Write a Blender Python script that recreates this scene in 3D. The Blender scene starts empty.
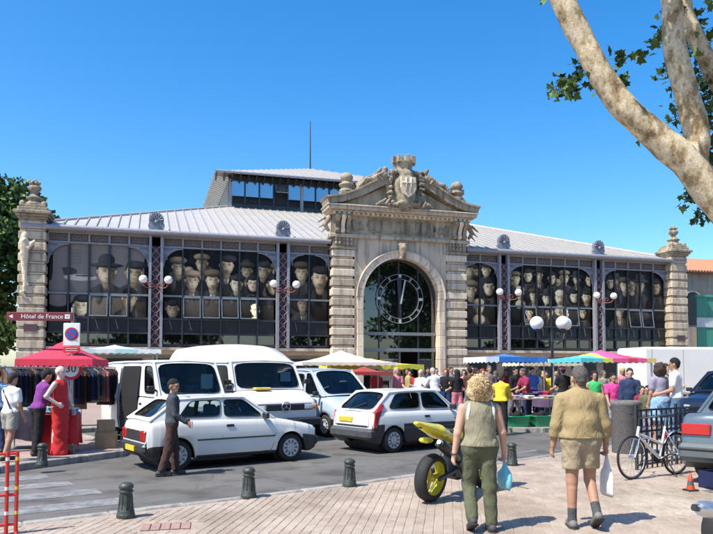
import bpy, bmesh, math, random
import numpy as np
from mathutils import Vector, Matrix, noise as mnoise

scene = bpy.context.scene
COL = scene.collection
R = math.radians
PI = math.pi

# ------------------------------------------------------------------ camera, sky, sun, exposure
cam_d = bpy.data.cameras.new('camera'); cam = bpy.data.objects.new('camera', cam_d); COL.objects.link(cam)
cam.location = (0, 0, 1.8); cam.rotation_euler = (R(92.5), 0, 0)
cam_d.sensor_width = 36; cam_d.lens = 35.0; cam_d.shift_y = 0.102; cam_d.clip_end = 6000
scene.camera = cam

SUN_EL = R(56); TO_SUN = Vector((-0.81 * math.cos(SUN_EL), -0.586 * math.cos(SUN_EL), math.sin(SUN_EL)))
world = bpy.data.worlds.new('World'); scene.world = world; world.use_nodes = True
wn = world.node_tree.nodes; wl = world.node_tree.links; wn.clear()
wout = wn.new('ShaderNodeOutputWorld'); wbg = wn.new('ShaderNodeBackground'); sky = wn.new('ShaderNodeTexSky')
sky.sky_type = 'NISHITA'; sky.sun_disc = False; sky.sun_elevation = SUN_EL
sky.sun_rotation = math.atan2(TO_SUN.x, TO_SUN.y)
sky.altitude = 0; sky.air_density = 1.0; sky.dust_density = 1.0; sky.ozone_density = 3.0
whs = wn.new('ShaderNodeHueSaturation'); whs.inputs['Saturation'].default_value = 1.4; whs.inputs['Value'].default_value = 1.0
wl.new(sky.outputs[0], whs.inputs['Color']); wl.new(whs.outputs[0], wbg.inputs['Color'])
wbg.inputs['Strength'].default_value = 0.15
wl.new(wbg.outputs[0], wout.inputs['Surface'])

sun_d = bpy.data.lights.new('sun', 'SUN'); sun = bpy.data.objects.new('sun', sun_d); COL.objects.link(sun)
sun_d.energy = 4.2; sun_d.angle = R(0.53); sun_d.color = (1.0, 0.93, 0.81)
sun.rotation_euler = (-TO_SUN).to_track_quat('-Z', 'Y').to_euler(); sun.location = (-20, -20, 40)
vs_ = scene.view_settings; vs_.view_transform = 'Standard'; vs_.look = 'None'; vs_.gamma = 1.0; vs_.exposure = 0.75
try: vs_.use_curve_mapping = False
except Exception: pass

rng = random.Random(7)

# ------------------------------------------------------------------ materials
MATS = {}
def mat(name, col, rough=0.6, metal=0.0, var=0.12, vscale=3.0, bump=0.0, bscale=40.0, col2=None, spec=0.5, coat=0.0, rnd=0.0):
    if name in MATS: return MATS[name]
    m = bpy.data.materials.new(name); m.use_nodes = True; nt = m.node_tree; n = nt.nodes; l = nt.links
    b = n['Principled BSDF']; b.inputs['Roughness'].default_value = rough; b.inputs['Metallic'].default_value = metal
    b.inputs['Specular IOR Level'].default_value = spec; b.inputs['Coat Weight'].default_value = coat
    c = (*col[:3], 1)
    tc = n.new('ShaderNodeTexCoord'); nz = n.new('ShaderNodeTexNoise'); nz.inputs['Scale'].default_value = vscale
    nz.inputs['Detail'].default_value = 6; nz.inputs['Roughness'].default_value = 0.65
    l.new(tc.outputs['Object'], nz.inputs['Vector'])
    rp = n.new('ShaderNodeValToRGB'); rp.color_ramp.elements[0].position = 0.32; rp.color_ramp.elements[1].position = 0.7
    lo = col2 if col2 else tuple(x * (1 - var) for x in col); hi = col if col2 else tuple(min(1, x * (1 + var)) for x in col)
    rp.color_ramp.elements[0].color = (*lo[:3], 1); rp.color_ramp.elements[1].color = (*hi[:3], 1)
    l.new(nz.outputs['Fac'], rp.inputs['Fac'])
    out = rp.outputs['Color']
    if rnd:
        oi = n.new('ShaderNodeObjectInfo'); hs = n.new('ShaderNodeHueSaturation'); mr = n.new('ShaderNodeMapRange')
        mr.inputs['To Min'].default_value = 1 - rnd; mr.inputs['To Max'].default_value = 1 + rnd
        l.new(oi.outputs['Random'], mr.inputs['Value']); l.new(mr.outputs[0], hs.inputs['Value']); l.new(out, hs.inputs['Color']); out = hs.outputs['Color']
    l.new(out, b.inputs['Base Color'])
    if bump:
        n2 = n.new('ShaderNodeTexNoise'); n2.inputs['Scale'].default_value = bscale; n2.inputs['Detail'].default_value = 5
        l.new(tc.outputs['Object'], n2.inputs['Vector'])
        bp = n.new('ShaderNodeBump'); bp.inputs['Strength'].default_value = bump; bp.inputs['Distance'].default_value = 0.02
        l.new(n2.outputs['Fac'], bp.inputs['Height']); l.new(bp.outputs[0], b.inputs['Normal'])
    MATS[name] = m; return m

def nodes_of(name, rough=0.6):
    m = bpy.data.materials.new(name); m.use_nodes = True; MATS[name] = m
    return m, m.node_tree.nodes, m.node_tree.links, m.node_tree.nodes['Principled BSDF']

def glass_mat(name, tint, alpha, rough=0.03, ior=1.5):
    m = bpy.data.materials.new(name); m.use_nodes = True; n = m.node_tree.nodes; l = m.node_tree.links; n.clear()
    o = n.new('ShaderNodeOutputMaterial'); mx = n.new('ShaderNodeMixShader'); tr = n.new('ShaderNodeBsdfTransparent'); gl = n.new('ShaderNodeBsdfGlossy')
    mx2 = n.new('ShaderNodeMixShader'); df = n.new('ShaderNodeBsdfDiffuse'); fr = n.new('ShaderNodeFresnel'); fr.inputs['IOR'].default_value = ior
    tr.inputs['Color'].default_value = (*tint, 1); gl.inputs['Roughness'].default_value = rough; df.inputs['Color'].default_value = (.02, .025, .025, 1)
    nz = n.new('ShaderNodeTexNoise'); nz.inputs['Scale'].default_value = 2.0; tc = n.new('ShaderNodeTexCoord'); l.new(tc.outputs['Object'], nz.inputs['Vector'])
    bp = n.new('ShaderNodeBump'); bp.inputs['Strength'].default_value = 0.02; l.new(nz.outputs['Fac'], bp.inputs['Height']); l.new(bp.outputs[0], gl.inputs['Normal'])
    mx2.inputs['Fac'].default_value = alpha; l.new(df.outputs[0], mx2.inputs[1]); l.new(tr.outputs[0], mx2.inputs[2])
    l.new(fr.outputs[0], mx.inputs['Fac']); l.new(mx2.outputs[0], mx.inputs[1]); l.new(gl.outputs[0], mx.inputs[2]); l.new(mx.outputs[0], o.inputs['Surface'])
    MATS[name] = m; return m

M_STONE = None
def stone_mat(name, c1, c2, c3, bump=0.35):
    m, n, l, b = nodes_of(name); b.inputs['Roughness'].default_value = 0.88
    tc = n.new('ShaderNodeTexCoord'); a = n.new('ShaderNodeTexNoise'); a.inputs['Scale'].default_value = 0.8; a.inputs['Detail'].default_value = 8
    l.new(tc.outputs['Object'], a.inputs['Vector'])
    r = n.new('ShaderNodeValToRGB'); e = r.color_ramp.elements; e[0].position = .3; e[0].color = (*c2, 1); e[1].position = .62; e[1].color = (*c1, 1)
    l.new(a.outputs['Fac'], r.inputs['Fac'])
    mp = n.new('ShaderNodeMapping'); mp.inputs['Scale'].default_value = (3, 3, .35); l.new(tc.outputs['Object'], mp.inputs['Vector'])
    s = n.new('ShaderNodeTexNoise'); s.inputs['Scale'].default_value = 1.6; s.inputs['Detail'].default_value = 7; l.new(mp.outputs[0], s.inputs['Vector'])
    r2 = n.new('ShaderNodeValToRGB'); r2.color_ramp.elements[0].position = .47; r2.color_ramp.elements[1].position = .72; l.new(s.outputs['Fac'], r2.inputs['Fac'])
    mx = n.new('ShaderNodeMixRGB'); l.new(r2.outputs[0], mx.inputs['Fac']); l.new(r.outputs[0], mx.inputs[1]); mx.inputs[2].default_value = (*c3, 1)
    oi = n.new('ShaderNodeObjectInfo'); hs = n.new('ShaderNodeHueSaturation'); mr = n.new('ShaderNodeMapRange'); mr.inputs['To Min'].default_value = .86; mr.inputs['To Max'].default_value = 1.12
    l.new(oi.outputs['Random'], mr.inputs['Value']); l.new(mr.outputs[0], hs.inputs['Value']); l.new(mx.outputs[0], hs.inputs['Color']); l.new(hs.outputs[0], b.inputs['Base Color'])
    f = n.new('ShaderNodeTexNoise'); f.inputs['Scale'].default_value = 14; f.inputs['Detail'].default_value = 8; l.new(tc.outputs['Object'], f.inputs['Vector'])
    bp = n.new('ShaderNodeBump'); bp.inputs['Strength'].default_value = bump; bp.inputs['Distance'].default_value = .05; l.new(f.outputs['Fac'], bp.inputs['Height']); l.new(bp.outputs[0], b.inputs['Normal'])
    return m

stone = stone_mat('limestone', (.58, .485, .355), (.44, .365, .265), (.22, .185, .14))
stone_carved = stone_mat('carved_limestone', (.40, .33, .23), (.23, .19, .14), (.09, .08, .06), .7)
stone_pale = stone_mat('pale_limestone', (.72, .61, .46), (.60, .51, .38), (.38, .32, .24), .2)
iron = mat('blue_grey_iron', (.27, .275, .30), .5, .1, .15, 6)
iron_dark = mat('dark_iron', (.045, .05, .055), .45, .4, .2, 8)
iron_red = mat('rust_red_iron', (.23, .085, .08), .6, .1, .3, 14)
frame_grey = mat('window_frame_grey', (.20, .225, .23), .45, .3, .12, 5)
zinc = mat('zinc_roof', (.50, .47, .43), .5, .25, .06, .5, .04, 6)
zinc_l = mat('zinc_light', (.39, .37, .345), .5, .3, .1, 1.2)
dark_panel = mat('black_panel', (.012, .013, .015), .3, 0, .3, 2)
globe_m = mat('opal_globe', (.82, .82, .78), .25, 0, .06, 6)
black = mat('black_rubber', (.018, .018, .019), .75, 0, .25, 12, .15, 60)
blackp = mat('black_plastic', (.03, .031, .034), .45, 0, .2, 9)
chrome = mat('brushed_metal', (.62, .63, .65), .28, 1.0, .08, 10)
steel_dk = mat('dark_steel', (.10, .10, .11), .4, .8, .2, 10)
white_paint = mat('white_paint', (.74, .75, .74), .35, 0, .05, 4, coat=.2)
wood = mat('weathered_wood', (.30, .20, .11), .8, 0, .3, 9, .2, 30)
glass_car = glass_mat('car_glass', (.62, .70, .68), .97)
glass_hall = glass_mat('hall_glass', (.16, .20, .19), .8, .02, 2.3)

# the ground is asphalt with patches and fine grain
def asphalt_mat(name, c, patch=.28):
    m, n, l, b = nodes_of(name); b.inputs['Roughness'].default_value = .85; b.inputs['Specular IOR Level'].default_value = .3
    tc = n.new('ShaderNodeTexCoord'); a = n.new('ShaderNodeTexNoise'); a.inputs['Scale'].default_value = .35; a.inputs['Detail'].default_value = 8; a.inputs['Roughness'].default_value = .7
    l.new(tc.outputs['Object'], a.inputs['Vector']); r = n.new('ShaderNodeValToRGB'); e = r.color_ramp.elements
    e[0].position = .3; e[0].color = (*[x * (1 - patch) for x in c], 1); e[1].position = .7; e[1].color = (*[x * (1 + patch) for x in c], 1); l.new(a.outputs['Fac'], r.inputs['Fac'])
    g = n.new('ShaderNodeTexNoise'); g.inputs['Scale'].default_value = 90; g.inputs['Detail'].default_value = 3; l.new(tc.outputs['Object'], g.inputs['Vector'])
    mx = n.new('ShaderNodeMixRGB'); mx.blend_type = 'OVERLAY'; mx.inputs['Fac'].default_value = .7; l.new(r.outputs[0], mx.inputs[1]); l.new(g.outputs['Fac'], mx.inputs[2])
    w = n.new('ShaderNodeTexNoise'); w.inputs['Scale'].default_value = 1.6; w.inputs['Detail'].default_value = 6; l.new(tc.outputs['Object'], w.inputs['Vector'])
    wv = n.new('ShaderNodeMixRGB'); wv.inputs['Fac'].default_value = .22; l.new(tc.outputs['Object'], wv.inputs[1]); l.new(w.outputs['Color'], wv.inputs[2])
    vo = n.new('ShaderNodeTexVoronoi'); vo.feature = 'DISTANCE_TO_EDGE'; vo.inputs['Scale'].default_value = .55; l.new(wv.outputs[0], vo.inputs['Vector'])
    rc = n.new('ShaderNodeValToRGB'); rc.color_ramp.elements[0].position = .003; rc.color_ramp.elements[0].color = (.8, .8, .8, 1); rc.color_ramp.elements[1].position = .008; rc.color_ramp.elements[1].color = (1, 1, 1, 1); l.new(vo.outputs['Distance'], rc.inputs['Fac'])
    r3 = n.new('ShaderNodeValToRGB'); r3.color_ramp.elements[0].position = .34; r3.color_ramp.elements[0].color = (.66, .65, .64, 1); r3.color_ramp.elements[1].position = .5; r3.color_ramp.elements[1].color = (1, 1, 1, 1); l.new(w.outputs['Fac'], r3.inputs['Fac'])
    m3 = n.new('ShaderNodeMixRGB'); m3.blend_type = 'MULTIPLY'; m3.inputs['Fac'].default_value = 1; l.new(mx.outputs[0], m3.inputs[1]); l.new(rc.outputs[0], m3.inputs[2]); m4 = n.new('ShaderNodeMixRGB'); m4.blend_type = 'MULTIPLY'; m4.inputs['Fac'].default_value = 1; l.new(m3.outputs[0], m4.inputs[1]); l.new(r3.outputs[0], m4.inputs[2]); l.new(m4.outputs[0], b.inputs['Base Color'])
    bp = n.new('ShaderNodeBump'); bp.inputs['Strength'].default_value = .35; bp.inputs['Distance'].default_value = .01; l.new(g.outputs['Fac'], bp.inputs['Height']); l.new(bp.outputs[0], b.inputs['Normal'])
    return m
asphalt = asphalt_mat('asphalt', (.128, .123, .115), .3)
asphalt_far = asphalt_mat('ground_asphalt', (.11, .11, .11))
bedding = mat('sand_joint', (.35, .29, .235), .95, 0, .25, 30, .3, 120)
kerb_m = stone_mat('kerb_stone', (.36, .34, .31), (.27, .25, .23), (.16, .15, .14), .3)
paver_m = mat('paver_clay', (.50, .345, .255), .85, 0, .16, 22, .25, 120, rnd=.10)
far_pave = mat('pink_pavement', (.32, .245, .21), .88, 0, .2, 1.2, .2, 60)

# ------------------------------------------------------------------ mesh collector
class G:
    def __init__(s): s.v = []; s.f = []; s.m = []; s.s = []
    def add(s, vs, fs, mi=0, sm=False):
        o = len(s.v); s.v += [tuple(p) for p in vs]
        for f in fs: s.f.append(tuple(i + o for i in f)); s.m.append(mi); s.s.append(sm)
        return s
    def bx(s, x0, x1, y0, y1, z0, z1, mi=0):
        return s.add([(x0, y0, z0), (x1, y0, z0), (x1, y1, z0), (x0, y1, z0), (x0, y0, z1), (x1, y0, z1), (x1, y1, z1), (x0, y1, z1)],
                     [(0, 3, 2, 1), (4, 5, 6, 7), (0, 1, 5, 4), (1, 2, 6, 5), (2, 3, 7, 6), (3, 0, 4, 7)], mi)
    def cbx(s, x0, x1, y0, y1, z0, z1, c=.01, mi=0):          # box with chamfered edges on all sides
        xs = ((x0, x0 + c), (x1, x1 - c)); vs = []; idx = {}
        X = (x0, x1); Y = (y0, y1); Z = (z0, z1); sg = (1, -1)
        for i in (0, 1):
            for j in (0, 1):
                for k in (0, 1):
                    p = (X[i], Y[j], Z[k]); q = (X[i] + sg[i] * c, Y[j] + sg[j] * c, Z[k] + sg[k] * c)
                    for a in range(3):
                        v = list(q); v[a] = p[a]; idx[(i, j, k, a)] = len(vs); vs.append(v)
        fs = []
        for a in range(3):
            b, d = (a + 1) % 3, (a + 2) % 3
            for e in (0, 1):
                def key(u, w):
                    t = [0, 0, 0]; t[a] = e; t[b] = u; t[d] = w; return tuple(t)
                q = [idx[(*key(u, w), a)] for u, w in ((0, 0), (1, 0), (1, 1), (0, 1))]
                fs.append(q if e else q[::-1])
            for u in (0, 1):
                for w in (0, 1):
                    def k2(t_):
                        t = [0, 0, 0]; t[a] = t_; t[b] = u; t[d] = w; return tuple(t)
                    q = [idx[(*k2(0), b)], idx[(*k2(1), b)], idx[(*k2(1), d)], idx[(*k2(0), d)]]
                    fs.append(q if (u ^ w) else q[::-1])
        for i in (0, 1):
            for j in (0, 1):
                for k in (0, 1):
                    t = [idx[(i, j, k, a)] for a in range(3)]; fs.append(t if (i + j + k) % 2 else t[::-1])
        return s.add(vs, fs, mi)
    def tube(s, pts, r, n=8, mi=0, cap=True, sm=True, up=(0, 0, 1), fl=1.0):
        pts = [Vector(p) for p in pts]; rr = r if isinstance(r, (list, tuple)) else [r] * len(pts); vs = []
        N = len(pts); u = Vector(up)
        for i, p in enumerate(pts):
            t = (pts[min(i + 1, N - 1)] - pts[max(i - 1, 0)])
            if t.length < 1e-9: t = Vector((0, 0, 1))
            t.normalize(); a = u.cross(t)
            if a.length < .05: a = Vector((1, 0, 0)).cross(t)
            if a.length < .05: a = Vector((0, 1, 0)).cross(t)
            a.normalize(); b = t.cross(a); b.normalize()
            for k in range(n):
                w = 2 * PI * k / n; vs.append(p + a * (math.cos(w) * rr[i]) + b * (math.sin(w) * rr[i] * fl))
        fs = [(i * n + k, i * n + (k + 1) % n, (i + 1) * n + (k + 1) % n, (i + 1) * n + k) for i in range(N - 1) for k in range(n)]
        s.add(vs, fs, mi, sm)
        if cap: s.add(vs[:n], [tuple(range(n))[::-1]], mi); s.add(vs[-n:], [tuple(range(n))], mi)
        return s
    def lathe(s, prof, n=16, c=(0, 0, 0), mi=0, sm=True, axis=2, cap=True):
        vs = []
        for r, z in prof:
            for k in range(n):
                w = 2 * PI * k / n; p = [r * math.cos(w), r * math.sin(w), z]
                if axis == 1: p = [p[0], p[2], p[1]]
                if axis == 0: p = [p[2], p[0], p[1]]
                vs.append((p[0] + c[0], p[1] + c[1], p[2] + c[2]))
        N = len(prof); fl = axis == 1
        fs = []
        for i in range(N - 1):
            for k in range(n):
                q = (i * n + k, i * n + (k + 1) % n, (i + 1) * n + (k + 1) % n, (i + 1) * n + k); fs.append(q[::-1] if fl else q)
        s.add(vs, fs, mi, sm)
        if not cap: return s
        if prof[0][0] > 1e-4: s.add(vs[:n], [tuple(range(n))[::-1]], mi)
        if prof[-1][0] > 1e-4: s.add(vs[-n:], [tuple(range(n))], mi)
        return s
    def sph(s, c, r, n=14, mi=0):
        if not isinstance(r, (tuple, list)): r = (r, r, r)
        m = n // 2; vs = [];
        for i in range(m + 1):
            ph = PI * i / m
            for k in range(n):
                w = 2 * PI * k / n; vs.append((c[0] + r[0] * math.sin(ph) * math.cos(w), c[1] + r[1] * math.sin(ph) * math.sin(w), c[2] - r[2] * math.cos(ph)))
        fs = [(i * n + k, i * n + (k + 1) % n, (i + 1) * n + (k + 1) % n, (i + 1) * n + k) for i in range(m) for k in range(n)]
        return s.add(vs, fs, mi, True)
    def prism(s, poly, t0, t1, mp, mi=0, sm=False):               # poly in (a,b), extruded t0..t1; mp(a,b,t)->xyz
        n = len(poly); vs = [mp(a, b, t0) for a, b in poly] + [mp(a, b, t1) for a, b in poly]
        s.add(vs, [tuple(range(n))[::-1], tuple(range(n, 2 * n))], mi)
        return s.add(vs, [(i, (i + 1) % n, n + (i + 1) % n, n + i) for i in range(n)], mi, sm)
    def grid(s, rows, mi=0, sm=True, close=False, flip=False):      # rows: list of lists of points
        n = len(rows[0]); vs = [p for r in rows for p in r]; fs = []
        for i in range(len(rows) - 1):
            for k in range(n if close else n - 1):
                q = (i * n + k, i * n + (k + 1) % n, (i + 1) * n + (k + 1) % n, (i + 1) * n + k); fs.append(q[::-1] if flip else q)
        return s.add(vs, fs, mi, sm)
    def xf(s, M):
        s.v = [tuple(M @ Vector(p)) for p in s.v]; return s
    def merge(s, g, mi=0):
        return s.add2(g, mi)
    def mesh(s, name, mats):
        me = bpy.data.meshes.new(name); me.from_pydata(s.v, [], s.f)
        ms = mats if isinstance(mats, (list, tuple)) else [mats]
        for m in ms: me.materials.append(m)
        me.polygons.foreach_set('material_index', s.m); me.polygons.foreach_set('use_smooth', s.s); me.update(); return me
    def go(s, name, mats, parent=None, loc=(0, 0, 0), rz=0, fixn=False):
        me = s.mesh(name, mats)
        if fixn:
            bm = bmesh.new(); bm.from_mesh(me); bmesh.ops.remove_doubles(bm, verts=bm.verts, dist=1e-5); bmesh.ops.recalc_face_normals(bm, faces=bm.faces); bm.to_mesh(me); bm.free()
        return link(name, me, parent, loc, rz)

def link(name, me, parent=None, loc=(0, 0, 0), rz=0):
    o = bpy.data.objects.new(name, me); COL.objects.link(o); o.location = loc
    if isinstance(rz, (tuple, list)): o.rotation_euler = rz
    else: o.rotation_euler = (0, 0, rz)
    if parent is not None: o.parent = parent
    return o
def tag(o, label=None, cat=None, group=None, kind=None):
    if label: o['label'] = label
    if cat: o['category'] = cat
    if group: o['group'] = group
    if kind: o['kind'] = kind
    return o
def empty(name, loc=(0, 0, 0), rz=0, label=None, cat=None, group=None, parent=None):
    o = link(name, None, parent, loc, rz); o.empty_display_size = .2
    return tag(o, label, cat, group)
def copy_tree(o, parent=None):
    c = o.copy(); COL.objects.link(c); c.parent = parent
    for ch in list(o.children): copy_tree(ch, c)
    return c
def text_mesh(name, body, size, m, parent, loc, rot, ext=.002, width=None, sx=1.0):
    cu = bpy.data.curves.new(name, 'FONT'); cu.body = body; cu.size = size; cu.extrude = ext; cu.align_x = 'CENTER'; cu.align_y = 'CENTER'; cu.resolution_u = 3
    t = bpy.data.objects.new('tmp', cu); COL.objects.link(t); bpy.context.view_layer.update()
    me = bpy.data.meshes.new_from_object(t.evaluated_get(bpy.context.evaluated_depsgraph_get())); bpy.data.objects.remove(t); bpy.data.curves.remove(cu)
    me.materials.clear(); me.materials.append(m); me.name = name
    o = link(name, me, parent, loc, rot); o.scale = (sx, 1, 1); o['kind'] = 'stuff'
    return o
def arc(cx, cz, r, a0, a1, n): return [(cx + r * math.cos(R(a0 + (a1 - a0) * i / n)), cz + r * math.sin(R(a0 + (a1 - a0) * i / n))) for i in range(n + 1)]

# ------------------------------------------------------------------ ground, road, pavements, kerbs
def sheet(name, poly, z0, z1, m, kind='structure', mi_side=None):
    g = G(); n = len(poly); g.add([(x, y, z1) for x, y in poly], [tuple(range(n))], 0)
    if z0 is not None:
        g.add([(x, y, z0) for x, y in poly] + [(x, y, z1) for x, y in poly], [(i, (i + 1) % n, n + (i + 1) % n, n + i) for i in range(n)], 1 if mi_side else 0)
    o = g.go(name, [m] + ([mi_side] if mi_side else [])); return tag(o, kind=kind)
sheet('ground', [(-2500, -2500), (2500, -2500), (2500, 2500), (-2500, 2500)], None, -.012, asphalt_far)
sheet('road', [(-40, -25), (60, -25), (60, 60), (-40, 60)], None, 0.0, asphalt)
NEAR = [(-14, 1.4), (-9, 4.3), (-3.7, 7.75), (-1.42, 9.36), (-.17, 10.3), (3.83, 13.85), (7.5, 17.2), (16, 24.5), (40, 40), (40, -24), (-14, -24)]
FARP = [(-39, -20), (-10.5, 6.0), (-6.2, 12.15), (-4.85, 14.5), (-5.0, 15.4), (-8.2, 19.6), (-3.2, 25.0), (2.8, 20.6), (5.4, 20.1), (16, 26.0), (40, 41.5), (58, 55), (58, 120), (-90, 120), (-90, -20)]
near_pave = sheet('pavement', NEAR, 0, .112, bedding)
plaza = sheet('market_square_pavement', FARP, 0, .12, far_pave)
def kerb(poly, i0, i1, z, parent, seg=1.0, w=.16, inside=1):
    pts = [Vector((x, y, 0)) for x, y in poly[i0:i1 + 1]]
    for a, b in zip(pts[:-1], pts[1:]):
        L = (b - a).length; n = max(1, round(L / seg)); d = (b - a) / L; nn = Vector((-d.y, d.x, 0)) * inside; an = math.atan2(d.y, d.x)
        for k in range(n):
            l0 = L / n; c = a + d * (l0 * (k + .5)) + nn * (w / 2 - .02)
            if c.length > 45 or abs(c.x) > 22: continue
            g = G().cbx(-l0 / 2 + .004, l0 / 2 - .004, -w / 2, w / 2, -.02, z + .006 + rng.uniform(-.003, .003), .015)
            o = g.go('kerb_stone', kerb_m, parent, (c.x, c.y, 0), an)
kerb(NEAR, 0, 8, .122, near_pave, inside=-1)
kerb(FARP, 1, 10, .126, plaza, inside=1)
# worn zebra crossing
def worn_white(name):
    m, n, l, b = nodes_of(name); b.inputs['Roughness'].default_value = .8
    tc = n.new('ShaderNodeTexCoord'); a = n.new('ShaderNodeTexNoise'); a.inputs['Scale'].default_value = 5; a.inputs['Detail'].default_value = 9; a.inputs['Roughness'].default_value = .75
    l.new(tc.outputs['Object'], a.inputs['Vector']); r = n.new('ShaderNodeValToRGB'); r.color_ramp.elements[0].position = .42; r.color_ramp.elements[1].position = .66
    r.color_ramp.elements[0].color = (.135, .137, .142, 1); r.color_ramp.elements[1].color = (.29, .29, .28, 1); l.new(a.outputs['Fac'], r.inputs['Fac']); l.new(r.outputs[0], b.inputs['Base Color']); return m
zeb = worn_white('worn_road_paint')
zd = Vector((math.cos(R(33)), math.sin(R(33)), 0)); zn = Vector((-zd.y, zd.x, 0)); zc = Vector((-3.9, 9.5, 0))
for k in range(4):
    c = zc + zn * (k * .98 - .25); 
    q = [c - zd * (2.4 - .1 * k) - zn * .25, c + zd * (.75 - .2 * k) - zn * .25, c + zd * (.75 - .2 * k) + zn * .25, c - zd * (2.4 - .1 * k) + zn * .25]
    o = G().add([(p.x, p.y, .004) for p in q], [(0, 1, 2, 3)]).go('crossing_stripe', zeb); tag(o, kind='structure')
tag(G().add([(1.2, 13.0, .004), (4.1, 15.6, .004), (4.02, 15.69, .004), (1.12, 13.09, .004)], [(0, 1, 2, 3)]).go('road_marking', zeb), kind='structure')
# dark pink tactile patch set in the pavement
tp = G()
for i in range(5):
    for j in range(3): tp.cbx(-.26 + i * .105, -.165 + i * .105, -.16 + j * .105, -.065 + j * .105, 0, .016, .006)
tp.go('tactile_tile', mat('tactile_pink', (.33, .21, .185), .85, 0, .15, 12), near_pave, (-2.05, 7.55, .112), R(12))
# ------------------------------------------------------------------ smooth-union solids meshed with surface nets (bodies, clothes, carved relief)
def sdf_mesh(prims, vox, k=.02, cuts=(), wr=None, name='solid', mesh=True, sub=(), smooth=True, asp=None):
    """prims: (a, b, ra, rb[, (sx, sy, sz)]) tapered capsules, the optional triple squashes space about a; cuts: (point, normal) keep side where n.(x-p)<0; wr: (amp, freq) surface unevenness"""
    P = []
    for p in prims:
        a, b_ = np.array(p[0], float), np.array(p[1], float); s = np.array(p[4] if len(p) > 4 else (1, 1, 1), float)
        r = max(p[2], p[3]); pad = r * s + k + vox * 2 + (wr[0] if wr else 0); P.append((a, b_, p[2], p[3], s, np.minimum(a, b_) - pad, np.maximum(a, b_) + pad))
    lo = np.min([q[5] for q in P], 0) - vox * 2; hi = np.max([q[6] for q in P], 0) + vox * 2
    n = np.ceil((hi - lo) / vox).astype(int) + 1
    F = np.full(n, 9.0, np.float32); ax = [lo[i] + np.arange(n[i]) * vox for i in range(3)]
    for a, b_, ra, rb, s, l_, h_ in P:
        i0 = np.maximum(((l_ - lo) / vox).astype(int), 0); i1 = np.minimum(((h_ - lo) / vox).astype(int) + 2, n)
        sl = tuple(slice(i0[j], i1[j]) for j in range(3))
        X, Y, Z = np.meshgrid(*[ax[j][sl[j]] for j in range(3)], indexing='ij')
        q = [(X - a[0]) / s[0], (Y - a[1]) / s[1], (Z - a[2]) / s[2]]; d = (b_ - a) / s; dd = float(d @ d)
        t = np.clip((q[0] * d[0] + q[1] * d[1] + q[2] * d[2]) / dd, 0, 1) if dd > 1e-12 else np.zeros_like(X)
        D = np.sqrt((q[0] - t * d[0]) ** 2 + (q[1] - t * d[1]) ** 2 + (q[2] - t * d[2]) ** 2) - (ra + (rb - ra) * t); D *= min(s)
        B = F[sl]; h = np.clip(.5 + .5 * (B - D) / k, 0, 1); F[sl] = B * (1 - h) + D * h - k * h * (1 - h)
    if wr or cuts:
        X, Y, Z = np.meshgrid(*ax, indexing='ij')
        if wr:
            A, fq = wr; ph = (np.sin(X * fq * 1.3 + 1.7 * np.sin(Z * fq * .9)) * np.sin(Y * fq * 1.1 + Z * fq * .7 + 1.3 * np.sin(X * fq * .8)) + .5 * np.sin(Z * fq * 2.1 + X * fq * 1.9 + 2 * np.sin(Y * fq * 1.2)))
            F += (A * ph / 1.5).astype(np.float32)
        for p, nn in cuts: F = np.maximum(F, ((X - p[0]) * nn[0] + (Y - p[1]) * nn[1] + (Z - p[2]) * nn[2]).astype(np.float32))
    S = F < 0; c = S[:-1, :-1, :-1].astype(np.int8)
    for dx in (0, 1):
        for dy in (0, 1):
            for dz in (0, 1):
                if dx + dy + dz: c = c + S[dx:n[0] - 1 + dx, dy:n[1] - 1 + dy, dz:n[2] - 1 + dz]
    act = (c > 0) & (c < 8); I = np.argwhere(act)
    if len(I) == 0: return bpy.data.meshes.new(name)
    idx = np.full(act.shape, -1, np.int64); idx[act] = np.arange(len(I)); acc = np.zeros((len(I), 3)); cnt = np.zeros(len(I))
    for axis in range(3):
        o1, o2 = [j for j in range(3) if j != axis]
        for u in (0, 1):
            for w in (0, 1):
                p0 = I.copy(); p0[:, o1] += u; p0[:, o2] += w; p1 = p0.copy(); p1[:, axis] += 1
                f0 = F[tuple(p0.T)]; f1 = F[tuple(p1.T)]; mk = (f0 < 0) != (f1 < 0); t = np.where(mk, f0 / np.where(mk, f0 - f1, 1), 0)
                q = p0.astype(float); q[:, axis] += t; acc[mk] += q[mk]; cnt[mk] += 1
    V = lo + acc / cnt[:, None] * vox
    faces = []
    for axis in range(3):
        o1, o2 = (axis + 1) % 3, (axis + 2) % 3
        a = [slice(1, -1)] * 3; a[axis] = slice(0, -1); b_ = list(a); b_[axis] = slice(1, None); a[o1] = a[o2] = b_[o1] = b_[o2] = slice(1, -1)
        s0, s1 = S[tuple(a)], S[tuple(b_)]
        for fl in (0, 1):
            e = np.argwhere((s0 & ~s1) if fl == 0 else (~s0 & s1))
            if not len(e): continue
            e = e + 1; e[:, axis] -= 1
            def ix(d1, d2):
                q = e.copy(); q[:, o1] -= d1; q[:, o2] -= d2; return idx[tuple(q.T)]
            f = np.stack([ix(1, 1), ix(0, 1), ix(0, 0), ix(1, 0)], 1); faces.append(f if fl == 0 else f[:, ::-1])
    Fc = np.concatenate(faces); Fc = Fc[(Fc >= 0).all(1)]
    me = bpy.data.meshes.new(name); me.from_pydata(V.tolist(), [], Fc.tolist()); me.polygons.foreach_set('use_smooth', [smooth] * len(me.polygons)); me.update()
    return me
# ------------------------------------------------------------------ market hall (local x along the facade, -y towards the street)
hall = empty('market_hall', (2.42, 40, 0), R(16.7), 'iron and stone covered market hall with arched portal and printed glass front', 'building')

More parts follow.
